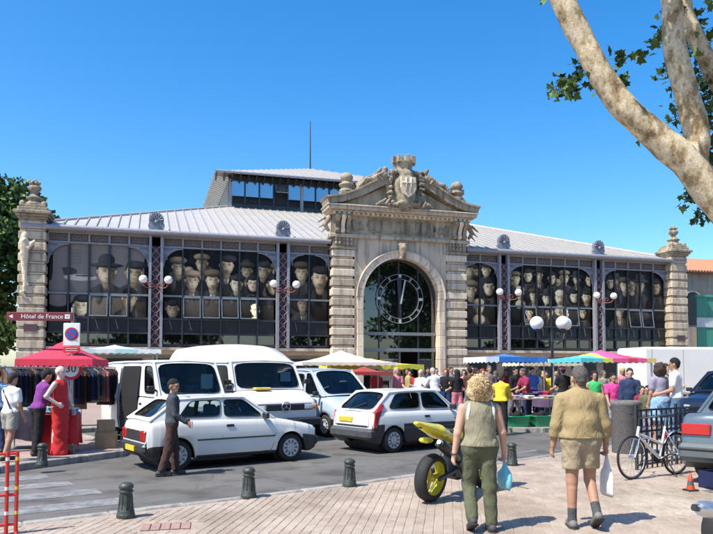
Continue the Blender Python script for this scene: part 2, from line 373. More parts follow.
# ---- printed portraits on the panes: flat print, drawn as a colour attribute
def paint(W, H, res, seed, figs, bg=(.035, .033, .032), fn=None):
    r_ = np.random.RandomState(seed); nx, ny = int(W * res), int(H * res)
    X, Z = np.meshgrid((np.arange(nx) + .5) / res, (np.arange(ny) + .5) / res)
    I = np.zeros((ny, nx, 3)) + np.array(bg)
    nz = r_.rand(ny // 8 + 2, nx // 8 + 2); nz = nz.repeat(8, 0).repeat(8, 1)[:ny, :nx]
    I *= (.6 + .8 * nz)[..., None]
    def blend(m, c): 
        nonlocal I
        m = np.clip(m, 0, 1)[..., None]; c = np.asarray(c)
        I = I * (1 - m) + c * m
    def ell(cx, cz, rx, rz, c, soft=.12, cut=None):
        d = np.sqrt(((X - cx) / rx) ** 2 + ((Z - cz) / rz) ** 2); m = (1 - d) / soft + .5
        if cut is not None: m = np.minimum(m, cut)
        blend(m, c)
    if fn: fn(X, Z, blend, ell)
    def lam(cx, cz, rx, rz, c, L, soft=.1, amb=.3, cut=None):                 # an ellipsoid lit from direction L, as in an old photograph
        nonlocal I
        u, v = (X - cx) / rx, (Z - cz) / rz; q = u * u + v * v; d = np.sqrt(q); m = np.clip((1 - d) / soft + .5, 0, 1)
        if cut is not None: m = m * cut
        nz_ = np.sqrt(np.clip(1 - q, 0, 1)); sh = amb + (1 - amb) * np.clip(u * L[0] + v * L[1] + nz_ * L[2], 0, 1); I = I * (1 - m[..., None]) + (np.asarray(c) * sh[..., None]) * m[..., None]
    def dark(cx, cz, rx, rz, k):                                              # soft multiplicative shade
        nonlocal I
        I = I * (1 - k * np.exp(-(((X - cx) / rx) ** 2 + ((Z - cz) / rz) ** 2)))[..., None]
    hats = ['cap', 'beret', 'hair', 'brim', 'none', 'scarf']; back = [(r_.uniform(.3, W - .3), r_.uniform(1.5, H - .55), r_.uniform(.26, .34), hats[r_.randint(6)], r_.uniform(.3, .55)) for _ in range(int(W * 1.9))] if fn is None else []
    for (cx, cz, s, hat, tone) in back + list(figs):
        s = s * 1.78; lx = r_.choice([-.62, -.5, .5]); L = np.array((lx, .35, .65)); t = np.array((1.0, .72, .41)) * min(1.6, tone * 1.5); d = np.array((.018, .0165, .015)) * (1 + .8 * r_.rand()); tw = r_.uniform(-.1, .1); fw = r_.uniform(.92, 1.1); age = r_.rand()
        lam(cx, cz - 1.75 * s, 1.15 * s, 1.1 * s, d * r_.choice([1.2, 2, 3, 5]) * np.array((1.1, 1, .85)), L, .06, .25)
        for k in (-1, 1): lam(cx + k * .34 * s, cz - 1.22 * s, .2 * s, .55 * s, d * 4, L, .3)
        if hat != 'hair' and r_.rand() < .55: lam(cx + tw * .4 * s, cz - 1.0 * s, .17 * s, .33 * s, t * .95, L, .3); dark(cx + tw * .4 * s, cz - 1.1 * s, .05 * s, .25 * s, .9)
        lam(cx + tw * .5 * s, cz - .62 * s, .25 * s, .36 * s, t * .5, L, .2)
        if hat == 'hair': lam(cx, cz + .06 * s, .58 * s, .74 * s, d * 2.2, L, .1); lam(cx, cz - .4 * s, .55 * s, .5 * s, d * 1.6, L, .2)
        else: lam(cx, cz + .08 * s, .50 * s, .64 * s, d * 2, L, .12)
        lam(cx + tw * .3 * s, cz - .05 * s, .42 * fw * s, .60 * s, t, L, .1, .22); lam(cx + tw * .4 * s, cz - .34 * s, .30 * fw * s, .30 * s, t, L, .3, .25)
        e = cx + tw * s; sg = -1 if lx < 0 else 1
        for k in (-1, 1):
            dark(e + k * .17 * fw * s, cz + .05 * s, .13 * s, .085 * s, .62); dark(e + k * .17 * fw * s, cz + .04 * s, .055 * s, .03 * s, .75); dark(e + k * .17 * fw * s, cz + .15 * s, .12 * s, .03 * s, .5)
            lam(cx + tw * .2 * s + k * .43 * fw * s, cz - .02 * s, .06 * s, .13 * s, t * .7, L, .3)
        dark(e - sg * .07 * s, cz - .08 * s, .05 * s, .13 * s, .45); dark(e, cz - .17 * s, .09 * s, .035 * s, .5); dark(e, cz - .34 * s, .14 * s, .028 * s, .68); dark(e, cz - .42 * s, .1 * s, .04 * s, .35)
        dark(cx - sg * .3 * s, cz - .2 * s, .16 * s, .35 * s, .5)
        if age > .72: dark(e, cz - .27 * s, .15 * s, .04 * s, .85)
        if age < .15: dark(e, cz - .45 * s, .3 * s, .2 * s, .7)
        if hat == 'cap':
            c = t * r_.uniform(.12, .6); lam(cx + tw * .5 * s, cz + .48 * s, .60 * s, .27 * s, c, L, .1); lam(cx + tw * s, cz + .33 * s, .42 * s, .10 * s, c * .5, L, .2); dark(e, cz + .22 * s, .4 * s, .07 * s, .6)
        if hat == 'beret': lam(cx + .14 * s, cz + .46 * s, .58 * s, .25 * s, d * 3.5, L, .1); dark(e, cz + .26 * s, .4 * s, .06 * s, .5)
        if hat == 'brim':
            lam(cx, cz + .62 * s, .42 * s, .34 * s, d * 4, L, .1); lam(cx, cz + .34 * s, .86 * s, .13 * s, d * 4, L, .15); dark(e, cz + .2 * s, .42 * s, .1 * s, .7)
        if hat == 'scarf': lam(cx, cz + .36 * s, .47 * s, .33 * s, t * .95, L, .12); lam(cx, cz - 1.1 * s, .55 * s, .45 * s, t * .9, L, .2)
        if hat == 'hair': lam(cx - .05 * s, cz + .45 * s, .42 * s, .2 * s, d * 2.5, L, .2)
        if hat == 'none': lam(cx, cz + .42 * s, .44 * s, .24 * s, d * 2.5, L, .2)
    I *= (.9 + .2 * r_.rand(ny, nx))[..., None]
    return np.clip(I, 0, 1)
m, n, l, b = nodes_of('printed_glass'); at_ = n.new('ShaderNodeAttribute'); at_.attribute_name = 'print'; l.new(at_.outputs['Color'], b.inputs['Base Color'])
b.inputs['Roughness'].default_value = .3; b.inputs['Specular IOR Level'].default_value = .12
print_m = m
def print_pane(I, res, x0, x1, z0, z1, ox, oz, parent, y, tilt=0.0, name='pane'):
    i0, i1 = int((x0 - ox) * res), int((x1 - ox) * res); j0, j1 = int((z0 - oz) * res), int((z1 - oz) * res)
    sub = I[j0:j1, i0:i1]; ny, nx = sub.shape[:2]
    xs = np.linspace(0, x1 - x0, nx + 1); zs = np.linspace(z0 - z1, 0, ny + 1)
    XX, ZZ = np.meshgrid(xs, zs); v = np.stack([XX, np.zeros_like(XX), ZZ], -1).reshape(-1, 3)
    a = (np.arange(ny)[:, None] * (nx + 1) + np.arange(nx)[None]).reshape(-1); f = np.stack([a, a + 1, a + nx + 2, a + nx + 1], -1)
    me = bpy.data.meshes.new(name); me.from_pydata(v.tolist(), [], f.tolist()); me.materials.append(print_m)
    at = me.color_attributes.new('print', 'FLOAT_COLOR', 'CORNER'); c = np.ones((ny * nx, 4, 4), np.float32); c[:, :, :3] = sub.reshape(-1, 1, 3); at.data.foreach_set('color', c.reshape(-1))
    o = link(name, me, parent, (x0, y, z1), (-tilt, 0, 0)); return o

ZB, Z1, Z2, ZP, ZT = 3.05, 3.72, 4.5, 5.7, 8.28           # sill, lower rail, sash bottom, transom, top of glazing
RES = 30
def bg_light(X, Z, blend, ell):                               # the poster with the big hat and the horn player
    blend((np.abs(X - 2.4) < 2.2) * (Z > 1.0) * .8, (.27, .24, .205))
    for k in range(5): blend((np.abs(X - 1.25) < .32) * (np.abs(Z - 3.4 + k * .16) < .045) * .8, (.16, .145, .14))
    for k in range(3): blend((np.abs(X - .55) < .3) * (np.abs(Z - 3.3 + k * .2) < .06) * .8, (.2, .18, .17))
    ell(.9, 2.3, .45, .22, (.07, .065, .06)); ell(.5, 1.2, .8, .7, (.17, .155, .14)); ell(1.5, 2.0, .8, .16, (.55, .5, .42)); ell(1.7, 2.1, .45, .05, (.1, .09, .09))
    ell(.45, 1.7, .3, .9, (.2, .18, .165))
def hat_after(X, Z, blend, ell): pass
FIG = {
 'L1': [(2.75, 2.35, .55, 'brim', .8), (4.1, 2.35, .5, 'beret', .75), (1.55, .55, .45, 'beret', 1.15), (3.9, 1.0, .45, 'none', .6)],
 'L2': [(.75, 2.75, .42, 'cap', .7), (2.0, 3.0, .4, 'cap', .65), (3.3, 2.95, .44, 'beret', .75), (4.4, 2.7, .38, 'cap', .5), (5.3, 2.75, .4, 'beret', .55), (6.1, 2.7, .4, 'cap', .5),
        (1.45, 2.05, .42, 'cap', .8), (2.55, 2.1, .46, 'cap', 1.15), (3.85, 1.95, .4, 'beret', 1.15), (4.75, 2.0, .38, 'hair', .85), (5.85, 1.95, .45, 'hair', 1.2), (.5, .5, .4, 'none', .5), (4.85, .5, .3, 'scarf', 1.1)],
 'L3': [(.75, 2.75, .45, 'cap', .75), (1.75, 2.45, .55, 'beret', .9), (.8, .95, .4, 'none', .55)],
 'R1': [(.5, 3.3, .36, 'cap', .9), (1.6, 3.35, .36, 'brim', .85), (.55, 2.1, .45, 'cap', 1.0), (1.75, 2.3, .45, 'hair', .85), (1.1, 1.1, .4, 'scarf', .9)],
 'R2': [(.6, 2.9, .34, 'cap', 1.0), (1.45, 3.1, .34, 'hair', .9), (2.2, 3.2, .36, 'brim', .9), (3.1, 3.0, .34, 'hair', .8), (4.0, 3.1, .36, 'cap', .95), (4.9, 3.0, .34, 'brim', .8), (5.9, 3.0, .36, 'hair', .9),
        (.9, 2.0, .36, 'scarf', 1.1), (1.8, 1.9, .34, 'cap', .9), (2.75, 1.75, .36, 'brim', 1.2), (3.7, 1.8, .42, 'scarf', 1.35), (4.7, 1.9, .34, 'hair', 1.1), (5.6, 1.9, .36, 'beret', 1.1), (2.9, .9, .3, 'brim', 1.1), (3.9, .75, .36, 'scarf', 1.3), (5.3, .9, .32, 'hair', .95), (1.4, .8, .3, 'none', .8)],
 'R3': [(.7, 2.9, .36, 'hair', .6), (1.75, 2.75, .42, 'cap', .75), (2.9, 2.8, .46, 'brim', .6), (4.2, 2.7, .42, 'hair', .5), (1.3, 1.1, .4, 'none', .9)]}
def bay(x0, x1, ncol, key, open_cols, seed, light=False):
    W = x1 - x0; H = ZT - Z2
    win = empty('window_bay', (0, 0, 0), 0, parent=hall)
    I = paint(W, H, RES, seed, FIG[key], (.012, .0115, .011), bg_light if light else None)
    # frame members
    fy0, fy1 = .10, .26
    xs = [x0 + W * k / ncol for k in range(ncol + 1)]
    for k in range(1, ncol):
        G().bx(xs[k] - .045, xs[k] + .045, fy0 - .03, fy1, ZB, ZT).go('mullion', iron_dark, win)
    for z, h in ((ZB + .05, .06), (Z1, .05), (Z2 - .02, .06), (ZP, .05)):
        G().bx(x0, x1, fy0, fy1 - .02, z - h, z + h).go('transom', frame_grey if z == ZP else iron_dark, win)
    for k in range(ncol):
        a, c = xs[k] + .05, xs[k + 1] - .05
        print_pane(I, RES, a, c, ZP + .055, ZT, x0, Z2, win, .19)
        op = k in open_cols; tl = R(rng.uniform(9, 14)) if op else 0
        p = print_pane(I, RES, a + .04, c - .04, Z2 + .05, ZP - .07, x0, Z2, win, .13 if op else .17, tl)
        if op:
            h = ZP - Z2 - .1
            s = G()
            for bxx in ((a, a + .04), (c - .04, c)): s.bx(bxx[0] - a - .04, bxx[1] - a - .04, -.02, .03, -h, .02)
            s.bx(-.0, c - a - .08, -.02, .03, -h, -h + .05); s.bx(0, c - a - .08, -.02, .03, -.02, .02)
            s.go('sash', frame_grey, win, (a + .04, .11, ZP - .07), (-tl, 0, 0))
        G().bx(a, c, .185, .2, Z1 + .06, Z2 - .09).go('lower_panel', dark_panel, win)
        G().bx(a, c, .185, .2, ZB + .12, Z1 - .06).go('lower_pane', glass_hall, win)
        if rng.random() < .5:
            st = G().tube([(a + .3, .05, Z2 - .1), (a + .42, .12, Z1 + .2)], .018, 6); st.go('window_stay', frame_grey, win)
    # frieze with small ornament panels
    for k in range(ncol):
        a, c = xs[k] + .04, xs[k + 1] - .04
        g = G().bx(a, c, .12, .2, ZT + .05, ZT + .43)
        nn = 7
        for j in range(nn):
            cx = a + (c - a) * (j + .5) / nn; g.tube([(cx + .05 * math.cos(w), .1, ZT + .24 + .13 * math.sin(w)) for w in [2 * PI * q / 8 for q in range(9)]], .014, 5, 1, False)
        g.go('frieze_panel', [mat('frieze_brown', (.17, .12, .10), .8, 0, .3, 9), iron], win)
        G().bx(xs[k] - .045, xs[k] + .045, .0, .2, ZT, ZT + .47).go('frieze_bracket', iron, win)
    g = G().bx(x0, x1, .02, .24, ZT - .03, ZT + .045).bx(x0, x1, -.02, .24, ZT + .45, ZT + .53); g.go('rail', iron, win)
    # pierced quarter arches in the top corners
    for sx, xx in ((1, x0), (-1, x1)):
        rad = min(1.0, W * .36); g = G(); pts = []
        poly = [(xx, ZT - .02)] + [(xx + sx * (rad - rad * math.cos(R(90 * q / 8))) * 1.0, ZT - .02 - rad * 1.05 + rad * math.sin(R(90 * q / 8))) for q in range(9)]
        if sx < 0: poly = poly[::-1]
        g.prism(poly, .02, .08, lambda a_, b_, t: (a_, t, b_))
        g.tube([(xx + sx * (rad - rad * math.cos(R(90 * q / 8))), .05, ZT - .02 - rad * 1.05 + rad * math.sin(R(90 * q / 8))) for q in range(9)], .045, 6)
        for q in range(5): g.tube([(xx + sx * (.14 + .06 * math.cos(w)) + sx * .13 * q * (q < 3), -.0, ZT - .14 - .12 * (q if q > 2 else 0) + .06 * math.sin(w)) for w in [2 * PI * e / 8 for e in range(9)]], .016, 5, 0, False)
        g.go('spandrel', mat('spandrel_blue', (.22, .235, .28), .5, .1, .2, 8), win)
    return win
bay(-18.72, -13.87, 5, 'L1', (2, 3), 3, True)
bay(-13.13, -7.15, 6, 'L2', (1, 2, 3, 4), 5)
bay(-6.41, -4.12, 2, 'L3', (), 6)
bay(4.12, 6.41, 2, 'R1', (), 8)
bay(7.15, 13.13, 6, 'R2', (1, 4), 9)
bay(13.87, 18.72, 5, 'R3', (2, 3), 10)
# dark back wall of the galleries so that the panes have depth behind them
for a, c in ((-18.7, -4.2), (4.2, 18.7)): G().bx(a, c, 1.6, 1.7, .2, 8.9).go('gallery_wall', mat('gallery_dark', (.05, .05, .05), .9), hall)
# base wall under the glazing: stone courses, shop openings
bw = empty('base_wall', parent=hall)
for sgn in (-1, 1):
    a, c = (-18.72, -4.12) if sgn < 0 else (4.12, 18.72)
    G().bx(a, c, .25, .6, .12, 2.6).go('wall', mat('base_render', (.30, .235, .16), .9, 0, .2, 1.5, .2, 20), bw)
    G().bx(a, c, -.06, .6, 2.84, 2.99).go('ledge', stone_pale, bw)
    G().bx(a, c, .05, .6, 2.6, 2.84).go('lintel_band', mat('ochre_band', (.42, .31, .19), .85, 0, .15, 2), bw)
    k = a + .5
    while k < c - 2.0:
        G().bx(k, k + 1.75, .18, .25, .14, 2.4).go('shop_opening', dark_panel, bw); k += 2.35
# iron columns with lattice, shell finial and lamp brackets
def column(s):
    c = empty('iron_column', (s, 0, 0), 0, parent=hall)
    for k in (-1, 1): G().bx(k * .29 - .07, k * .29 + .07, -.2, .1, 2.99, ZT + .6).go('post', iron, c)
    g = G(); nz = 11; h = (ZT - 3.05) / nz
    for i in range(nz):
        z0 = 3.05 + i * h
        for k in (-1, 1): g.tube([(-.22 * k, -.08, z0), (.22 * k, -.08, z0 + h)], .028, 5, 0)
        g.tube([(.1 * math.cos(w), -.11, z0 + h / 2 + .1 * math.sin(w)) for w in [2 * PI * q / 10 for q in range(11)]], .022, 5, 1, False)
    g.bx(-.22, .22, -.03, .02, 3.0, ZT, 2)
    g.go('lattice', [mat('lattice_mauve', (.24, .20, .24), .6, .1, .2, 9), iron_red, mat('column_core', (.055, .045, .05), .8)], c)
    g = G().bx(-.42, .42, -.28, .14, ZT + .6, ZT + .72).bx(-.36, .36, -.24, .1, ZT + .74, ZT + .88)
    poly = [(-.36, 9.16), (.36, 9.16), (.42, 9.35), (.36, 9.5)] + arc(0, 9.65, .38, -10, 190, 10) + [(-.36, 9.5), (-.42, 9.35)]
    g.prism(poly, -.2, .04, lambda a_, b_, t: (a_, t, b_))
    for q in range(7):
        w = R(10 + q * 26.6); g.tube([(.06 * math.cos(w), -.22, 9.6 + .06 * math.sin(w)), (.33 * math.cos(w), -.24, 9.6 + .36 * math.sin(w))], [.02, .055], 6)
    g.sph((0, -.22, 9.52), .12, 8); g.go('shell_finial', mat('finial_grey', (.20, .22, .27), .55, .2, .3, 7), c)
    for k in (-1, 1):
        lp = empty('wall_lamp', (0, 0, 0), 0, parent=c)
        # thing > part level limit: bracket and globe hang directly under the column
        x = k * .62
        g = G().tube([(k * .1, -.2, 6.15), (k * .3, -.42, 6.02), (k * .5, -.62, 6.05), (x, -.72, 6.2)], .03, 6)
        g.tube([(k * (.33 + .1 * math.cos(w)), -.42, 6.25 + .1 * math.sin(w)) for w in [2 * PI * q / 9 for q in range(10)]], .022, 5, 0, False)
        g.tube([(k * (.16 + .07 * math.cos(w)), -.3, 6.2 + .07 * math.sin(w)) for w in [2 * PI * q / 9 for q in range(10)]], .02, 5, 0, False)
        g.lathe([(.03, 0), (.09, .03), (.1, .07)], 10, (x, -.72, 6.19), 0)
        bpy.data.objects.remove(lp)
        g.go('lamp_bracket', iron_red, c); G().sph((x, -.72, 6.44), .215, 18).go('lamp_globe', globe_m, c)
for s in (-13.5, -6.78, 6.78, 13.5): column(s)

# corner pillars
def finial_urn(g, cx, cy, z, s=1.0, mi=0):
    g.lathe([(r * s, q * s + z) for r, q in ((.52, 0), (.52, .1), (.34, .16), (.3, .3), (.42, .36), (.42, .42), (.24, .5), (.16, .62), (.15, .7), (.28, .8), (.34, .92), (.3, 1.02), (.16, 1.08), (.2, 1.14))], 14, (cx, cy, 0), mi)
    for k in range(6):
        w = 2 * PI * k / 6; g.sph((cx + .2 * s * math.cos(w), cy + .2 * s * math.sin(w), z + 1.2 * s), .1 * s, 8, mi)
    g.sph((cx, cy, z + 1.28 * s), .14 * s, 8, mi)
def corner(sx):
    c = empty('corner_pillar', (sx * 19.38, 0, 0), 0, parent=hall); z = .12; i = 0
    G().bx(-.7, .7, -.55, .65, .12, .7).go('plinth', stone, c); z = .7
    while z < 8.9:
        h = .40 if i % 2 == 0 else .14; w, d = (.63, .5) if i % 2 == 0 else (.57, .44)
        G().cbx(-w, w, -d, .6, z, z + h - .012, .03).go('stone_block', stone, c); z += h; i += 1
    G().cbx(-.6, .6, -.47, .6, z, 9.25, .02).go('stone_block', stone, c)
    g = G(); 
    for w, z0, z1 in ((.68, 9.25, 9.37), (.76, 9.37, 9.5), (.86, 9.5, 9.66), (.7, 9.66, 9.85)): g.cbx(-w, w, -w + .08, w - .05, z0, z1, .03)
    g.go('cornice', stone_carved, c)
    g = G()
    for w, z0, z1 in ((.6, 9.85, 9.98), (.5, 9.98, 10.05)): g.cbx(-w, w, -w + .05, w, z0, z1, .03)
    finial_urn(g, 0, 0, 10.02, .95); 
    for k in (-1, 1): g.sph((k * .5, -.35, 10.02), (.16, .16, .2), 8)
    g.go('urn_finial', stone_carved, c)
    g = G().bx(-.3, .3, -.53, -.5, 3.7, 4.05); g.go('street_plaque', mat('plaque', (.10, .05, .05), .5), c)
    return c
cl = corner(-1); corner(1)
# carved figure on the left pillar (kept as lumps of one relief)
rel = sdf_mesh([((-.35, -.55, 8.35), (-.35, -.55, 8.4), .17, .15), ((-.35, -.58, 8.1), (-.32, -.58, 7.5), .22, .18), ((-.35, -.55, 7.5), (-.3, -.52, 6.6), .2, .12), ((-.3, -.52, 6.6), (-.28, -.5, 5.7), .12, .09),
    ((-.5, -.6, 8.0), (-.15, -.68, 7.75), .09, .07), ((-.15, -.68, 7.75), (.12, -.62, 8.15), .07, .06), ((-.2, -.6, 7.95), (.1, -.62, 8.1), .1, .07), ((-.3, -.54, 6.2), (-.14, -.54, 6.0), .09, .06), ((-.42, -.54, 5.6), (-.2, -.54, 5.3), .1, .05)], .035, .05, wr=(.02, 9))
rel.materials.append(stone_pale); link('carved_figure', rel, cl)
g = G(); 
# ------------------------------------------------------------------ portal
por = empty('portal', (0, -.55, 0), 0, parent=hall)
for sx in (-1, 1):
    G().bx(sx * 3.45 - .72, sx * 3.45 + .72, -.12, .6, .12, 1.0).go('plinth', stone, por); z = 1.0; i = 0
    while z < 8.2:
        h = .40 if i % 2 == 0 else .15; w, d = (.66, .02) if i % 2 == 0 else (.58, -.07)
        G().cbx(sx * 3.45 - w, sx * 3.45 + w, -d, .6, z, z + h - .012, .035).go('stone_block', stone_pale if i % 4 else stone, por); z += h; i += 1
    g = G().cbx(sx * 3.45 - .72, sx * 3.45 + .72, -.1, .6, z, z + .14, .02).cbx(sx * 3.45 - .62, sx * 3.45 + .62, -.02, .6, z + .14, 9.2, .02)
    for q in range(5):
        for w in range(2): g.sph((sx * 3.45 - .44 + q * .22, -.06, z + .32 + w * .24), (.1, .07, .12), 8)
    g.go('capital', stone_carved, por)
# wall around the arch: two panels per side, cut to the ring
AR, AZ = 2.3, 5.9
def spandrel_wall():
    for sx in (-1, 1):
        g = G(); ro = AR + .34; n = 14
        g.bx(min(sx * ro, sx * 2.8), max(sx * ro, sx * 2.8), .05, .6, .12, AZ)
        top = 9.2; xo = 2.8
        pts_a = [(sx * ro * math.cos(R(90 * q / n)), AZ + ro * math.sin(R(90 * q / n))) for q in range(n + 1)]
        pts_b = []
        for q in range(n + 1):
            w = R(90 * q / n); t = math.tan(w)
            x = xo; zz = AZ + xo * t * 1.18
            if zz > top: zz = top; x = min(xo, (top - AZ) / (t * 1.18) if t < 1e6 else 0)
            pts_b.append((sx * x, zz))
        for y, fl in ((.05, sx > 0), (.6, sx < 0)):
            g.grid([[(a, y, c) for a, c in pts_a], [(a, y, c) for a, c in pts_b]], 0, False, False, fl)
        g.go('spandrel_wall', stone, por)
spandrel_wall()
for k in range(17):                                            # arch stones
    a0, a1 = R(180 * k / 17 + .25), R(180 * (k + 1) / 17 - .25); g = G()
    n = 3; pin = [(AR * math.cos(a0 + (a1 - a0) * q / n), AZ + AR * math.sin(a0 + (a1 - a0) * q / n)) for q in range(n + 1)]
    pout = [((AR + .36) * math.cos(a0 + (a1 - a0) * q / n), AZ + (AR + .36) * math.sin(a0 + (a1 - a0) * q / n)) for q in range(n, -1, -1)]
    g.prism(pin + pout, -.1, .58, lambda a, b_, t: (a, t, b_)); g.go('arch_stone', stone_pale, por, fixn=True)
for sx in (-1, 1):
    for k in range(8):
        z0 = .3 + k * .7; G().cbx(sx * 2.48 - .18, sx * 2.48 + .18, -.1, .58, z0, z0 + .69, .015).go('jamb_stone', stone_pale, por)
G().tube([(sx_ * (AR + .38) * math.cos(w) if 0 else (AR + .38) * math.cos(w), -.1, AZ + (AR + .38) * math.sin(w)) for sx_ in (1,) for w in [PI * q / 24 for q in range(25)]], .06, 6).go('arch_moulding', stone_pale, por)
ky = sdf_mesh([((0, -.16, 8.2), (0, -.28, 8.75), .14, .24), ((-.18, -.3, 8.9), (.18, -.3, 8.9), .11, .11), ((0, -.32, 8.5), (0, -.3, 8.3), .13, .1), ((-.12, -.22, 8.15), (.12, -.22, 8.15), .09, .09)], .03, .05)
ky.materials.append(stone_carved); link('keystone', ky, por)
# entablature: architrave, frieze with a blank tablet, consoles, cornice
G().cbx(-4.25, 4.25, -.14, .8, 9.2, 9.42, .03).go('architrave', stone, por)
G().bx(-4.1, 4.1, .0, .8, 9.42, 10.45).go('frieze', stone, por)
tb = [(-1.75, 9.62), (1.75, 9.62)] + arc(1.75, 9.94, .32, -80, 80, 6) + [(1.75, 10.26), (-1.75, 10.26)] + arc(-1.75, 9.94, .32, 100, 260, 6)
g = G().prism(tb, -.06, .1, lambda a, b_, t: (a, t, b_))
g.tube([(a, -.07, c) for a, c in tb + [tb[0]]], .045, 6); g.go('inscription_tablet', stone_carved, por, fixn=True)
for sx in (-1, 1):                                             # scroll ornaments beside the tablet
    pr = []
    for k in range(5):
        w = k * 1.3; pr.append(((sx * (2.35 + .12 * k), -.03, 9.75 + .1 * math.sin(w)), (sx * (2.45 + .12 * k), -.03, 10.1 - .1 * math.sin(w)), .09, .06))
    q = sdf_mesh(pr, .035, .03); q.materials.append(stone_carved); link('scroll_ornament', q, por)
for sx in (-1, 1):
    for dx in (-.32, .0, .32):
        x = sx * 3.55 + dx; g = G()
        prof = [(.0, 9.45), (-.22, 9.45), (-.3, 9.6), (-.24, 9.75), (-.34, 10.0), (-.52, 10.2), (-.55, 10.4), (0, 10.4)]
        g.prism(prof, x - .11, x + .11, lambda a, b_, t: (t, a, b_)); g.tube([(x - .13, -.46, 10.3), (x + .13, -.46, 10.3)], .11, 10); g.tube([(x - .12, -.24, 9.56), (x + .12, -.24, 9.56)], .08, 8)
        g.go('console', stone_carved if dx else stone_pale, por, fixn=True)
    # side scroll wings at the cornice ends
    g = sdf_mesh([((sx * 4.25, .1, 10.3), (sx * 4.5, .1, 9.9), .16, .12), ((sx * 4.5, .1, 9.9), (sx * 4.3, .1, 9.6), .12, .09), ((sx * 4.5, .1, 10.3), (sx * 4.9, .1, 10.0), .08, .04), ((sx * 4.45, .1, 10.0), (sx * 4.85, .1, 9.7), .07, .03), ((sx * 4.4, .1, 9.75), (sx * 4.7, .1, 9.45), .06, .03)], .035, .04)
    g.materials.append(stone_carved); link('side_scroll', g, por)
cn = G()
for w, d, z0, z1 in ((4.22, .3, 10.45, 10.58), (4.32, .45, 10.58, 10.68), (4.48, .65, 10.68, 10.86), (4.55, .72, 10.86, 10.95)): cn.cbx(-w, w, -d, .9, z0, z1, .025)
cn.go('cornice', stone, por)
for k in range(30):
    x = -4.08 + k * 8.16 / 29; G().bx(x - .07, x + .07, -.42, -.28, 10.46, 10.575).go('dentil', stone_pale, por)
# broken pediment
for sx in (-1, 1):
    g = G()
    lo = [(sx * 4.5, 10.953), (sx * 3.7, 11.05), (sx * 2.6, 11.45), (sx * 1.5, 12.05), (sx * .85, 12.35), (sx * .75, 12.6), (sx * 1.0, 12.75), (sx * 1.4, 12.6), (sx * 1.75, 12.35), (sx * 2.8, 11.75), (sx * 3.75, 11.38), (sx * 4.6, 11.22)]
    g.prism(lo if sx > 0 else lo[::-1], -.7, .6, lambda a, b_, t: (a, t, b_)); 
    lo2 = [(sx * 4.62, 11.224), (sx * 3.75, 11.384), (sx * 2.8, 11.754), (sx * 1.75, 12.354), (sx * 1.42, 12.604), (sx * 1.5, 12.68), (sx * 1.82, 12.45), (sx * 2.85, 11.85), (sx * 3.78, 11.48), (sx * 4.68, 11.33)]
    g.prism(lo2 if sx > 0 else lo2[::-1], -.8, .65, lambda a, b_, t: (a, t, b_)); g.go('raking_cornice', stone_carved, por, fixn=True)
    poly = [(sx * 3.9, 10.953), (sx * .6, 10.953), (sx * .6, 12.3), (sx * 1.1, 12.15), (sx * 2.5, 11.5)]
    G().prism(poly if sx > 0 else poly[::-1], -.15, .5, lambda a, b_, t: (a, t, b_)).go('tympanum', stone, por, fixn=True)
    # fruit and foliage swag lying on the slope
    pr = []; rr = random.Random(5 + sx)
    for k in range(60):
        t = rr.random(); x = sx * (1.1 + 1.75 * t); zt = 12.45 - (abs(x) - 1.4) * .52
        zz = zt + rr.uniform(0, .62) * (1 - .3 * t); y = rr.uniform(-.6, .1); q = rr.uniform(.07, .15); pr.append(((x, y, zz), (x + rr.uniform(-.15, .15), y + rr.uniform(-.1, .1), zz + rr.uniform(-.12, .15)), q, q * .8))
    q = sdf_mesh(pr, .04, .025); q.materials.append(stone_carved); link('carved_swag', q, por)
    V3 = lambda a, y, c: (sx * a, y, c)                               # small reclining figure against the crest
    fg = [(V3(1.28, -.62, 12.72), V3(1.85, -.6, 12.5), .23, .2), (V3(1.2, -.68, 13.0), V3(1.22, -.7, 13.08), .15, .14), (V3(1.85, -.62, 12.45), V3(2.35, -.68, 12.42), .15, .11), (V3(2.35, -.68, 12.42), V3(2.75, -.66, 11.98), .10, .07), (V3(1.8, -.5, 12.4), V3(2.5, -.5, 12.02), .14, .08),
          (V3(1.35, -.75, 12.85), V3(1.7, -.85, 12.62), .09, .07), (V3(1.7, -.85, 12.62), V3(1.45, -.9, 12.4), .07, .05), (V3(1.15, -.72, 12.8), V3(.95, -.8, 12.6), .08, .06)]
    q = sdf_mesh(fg, .03, .04, wr=(.012, 14)); q.materials.append(stone_carved); link('carved_figure', q, por)
    g = G().cbx(sx * 3.35 - .4, sx * 3.35 + .4, -.65, .1, 11.35, 11.72, .03)
    g.lathe([(.42, 11.72), (.42, 11.8), (.3, 11.9), (.34, 12.02), (.44, 12.06), (.44, 12.14), (.3, 12.2), (.24, 12.3), (.3, 12.36), (.36, 12.45), (.36, 12.56), (.28, 12.7), (.12, 12.8), (.001, 12.82)], 14, (sx * 3.35, -.28, 0)); g.go('urn', stone_carved, por)
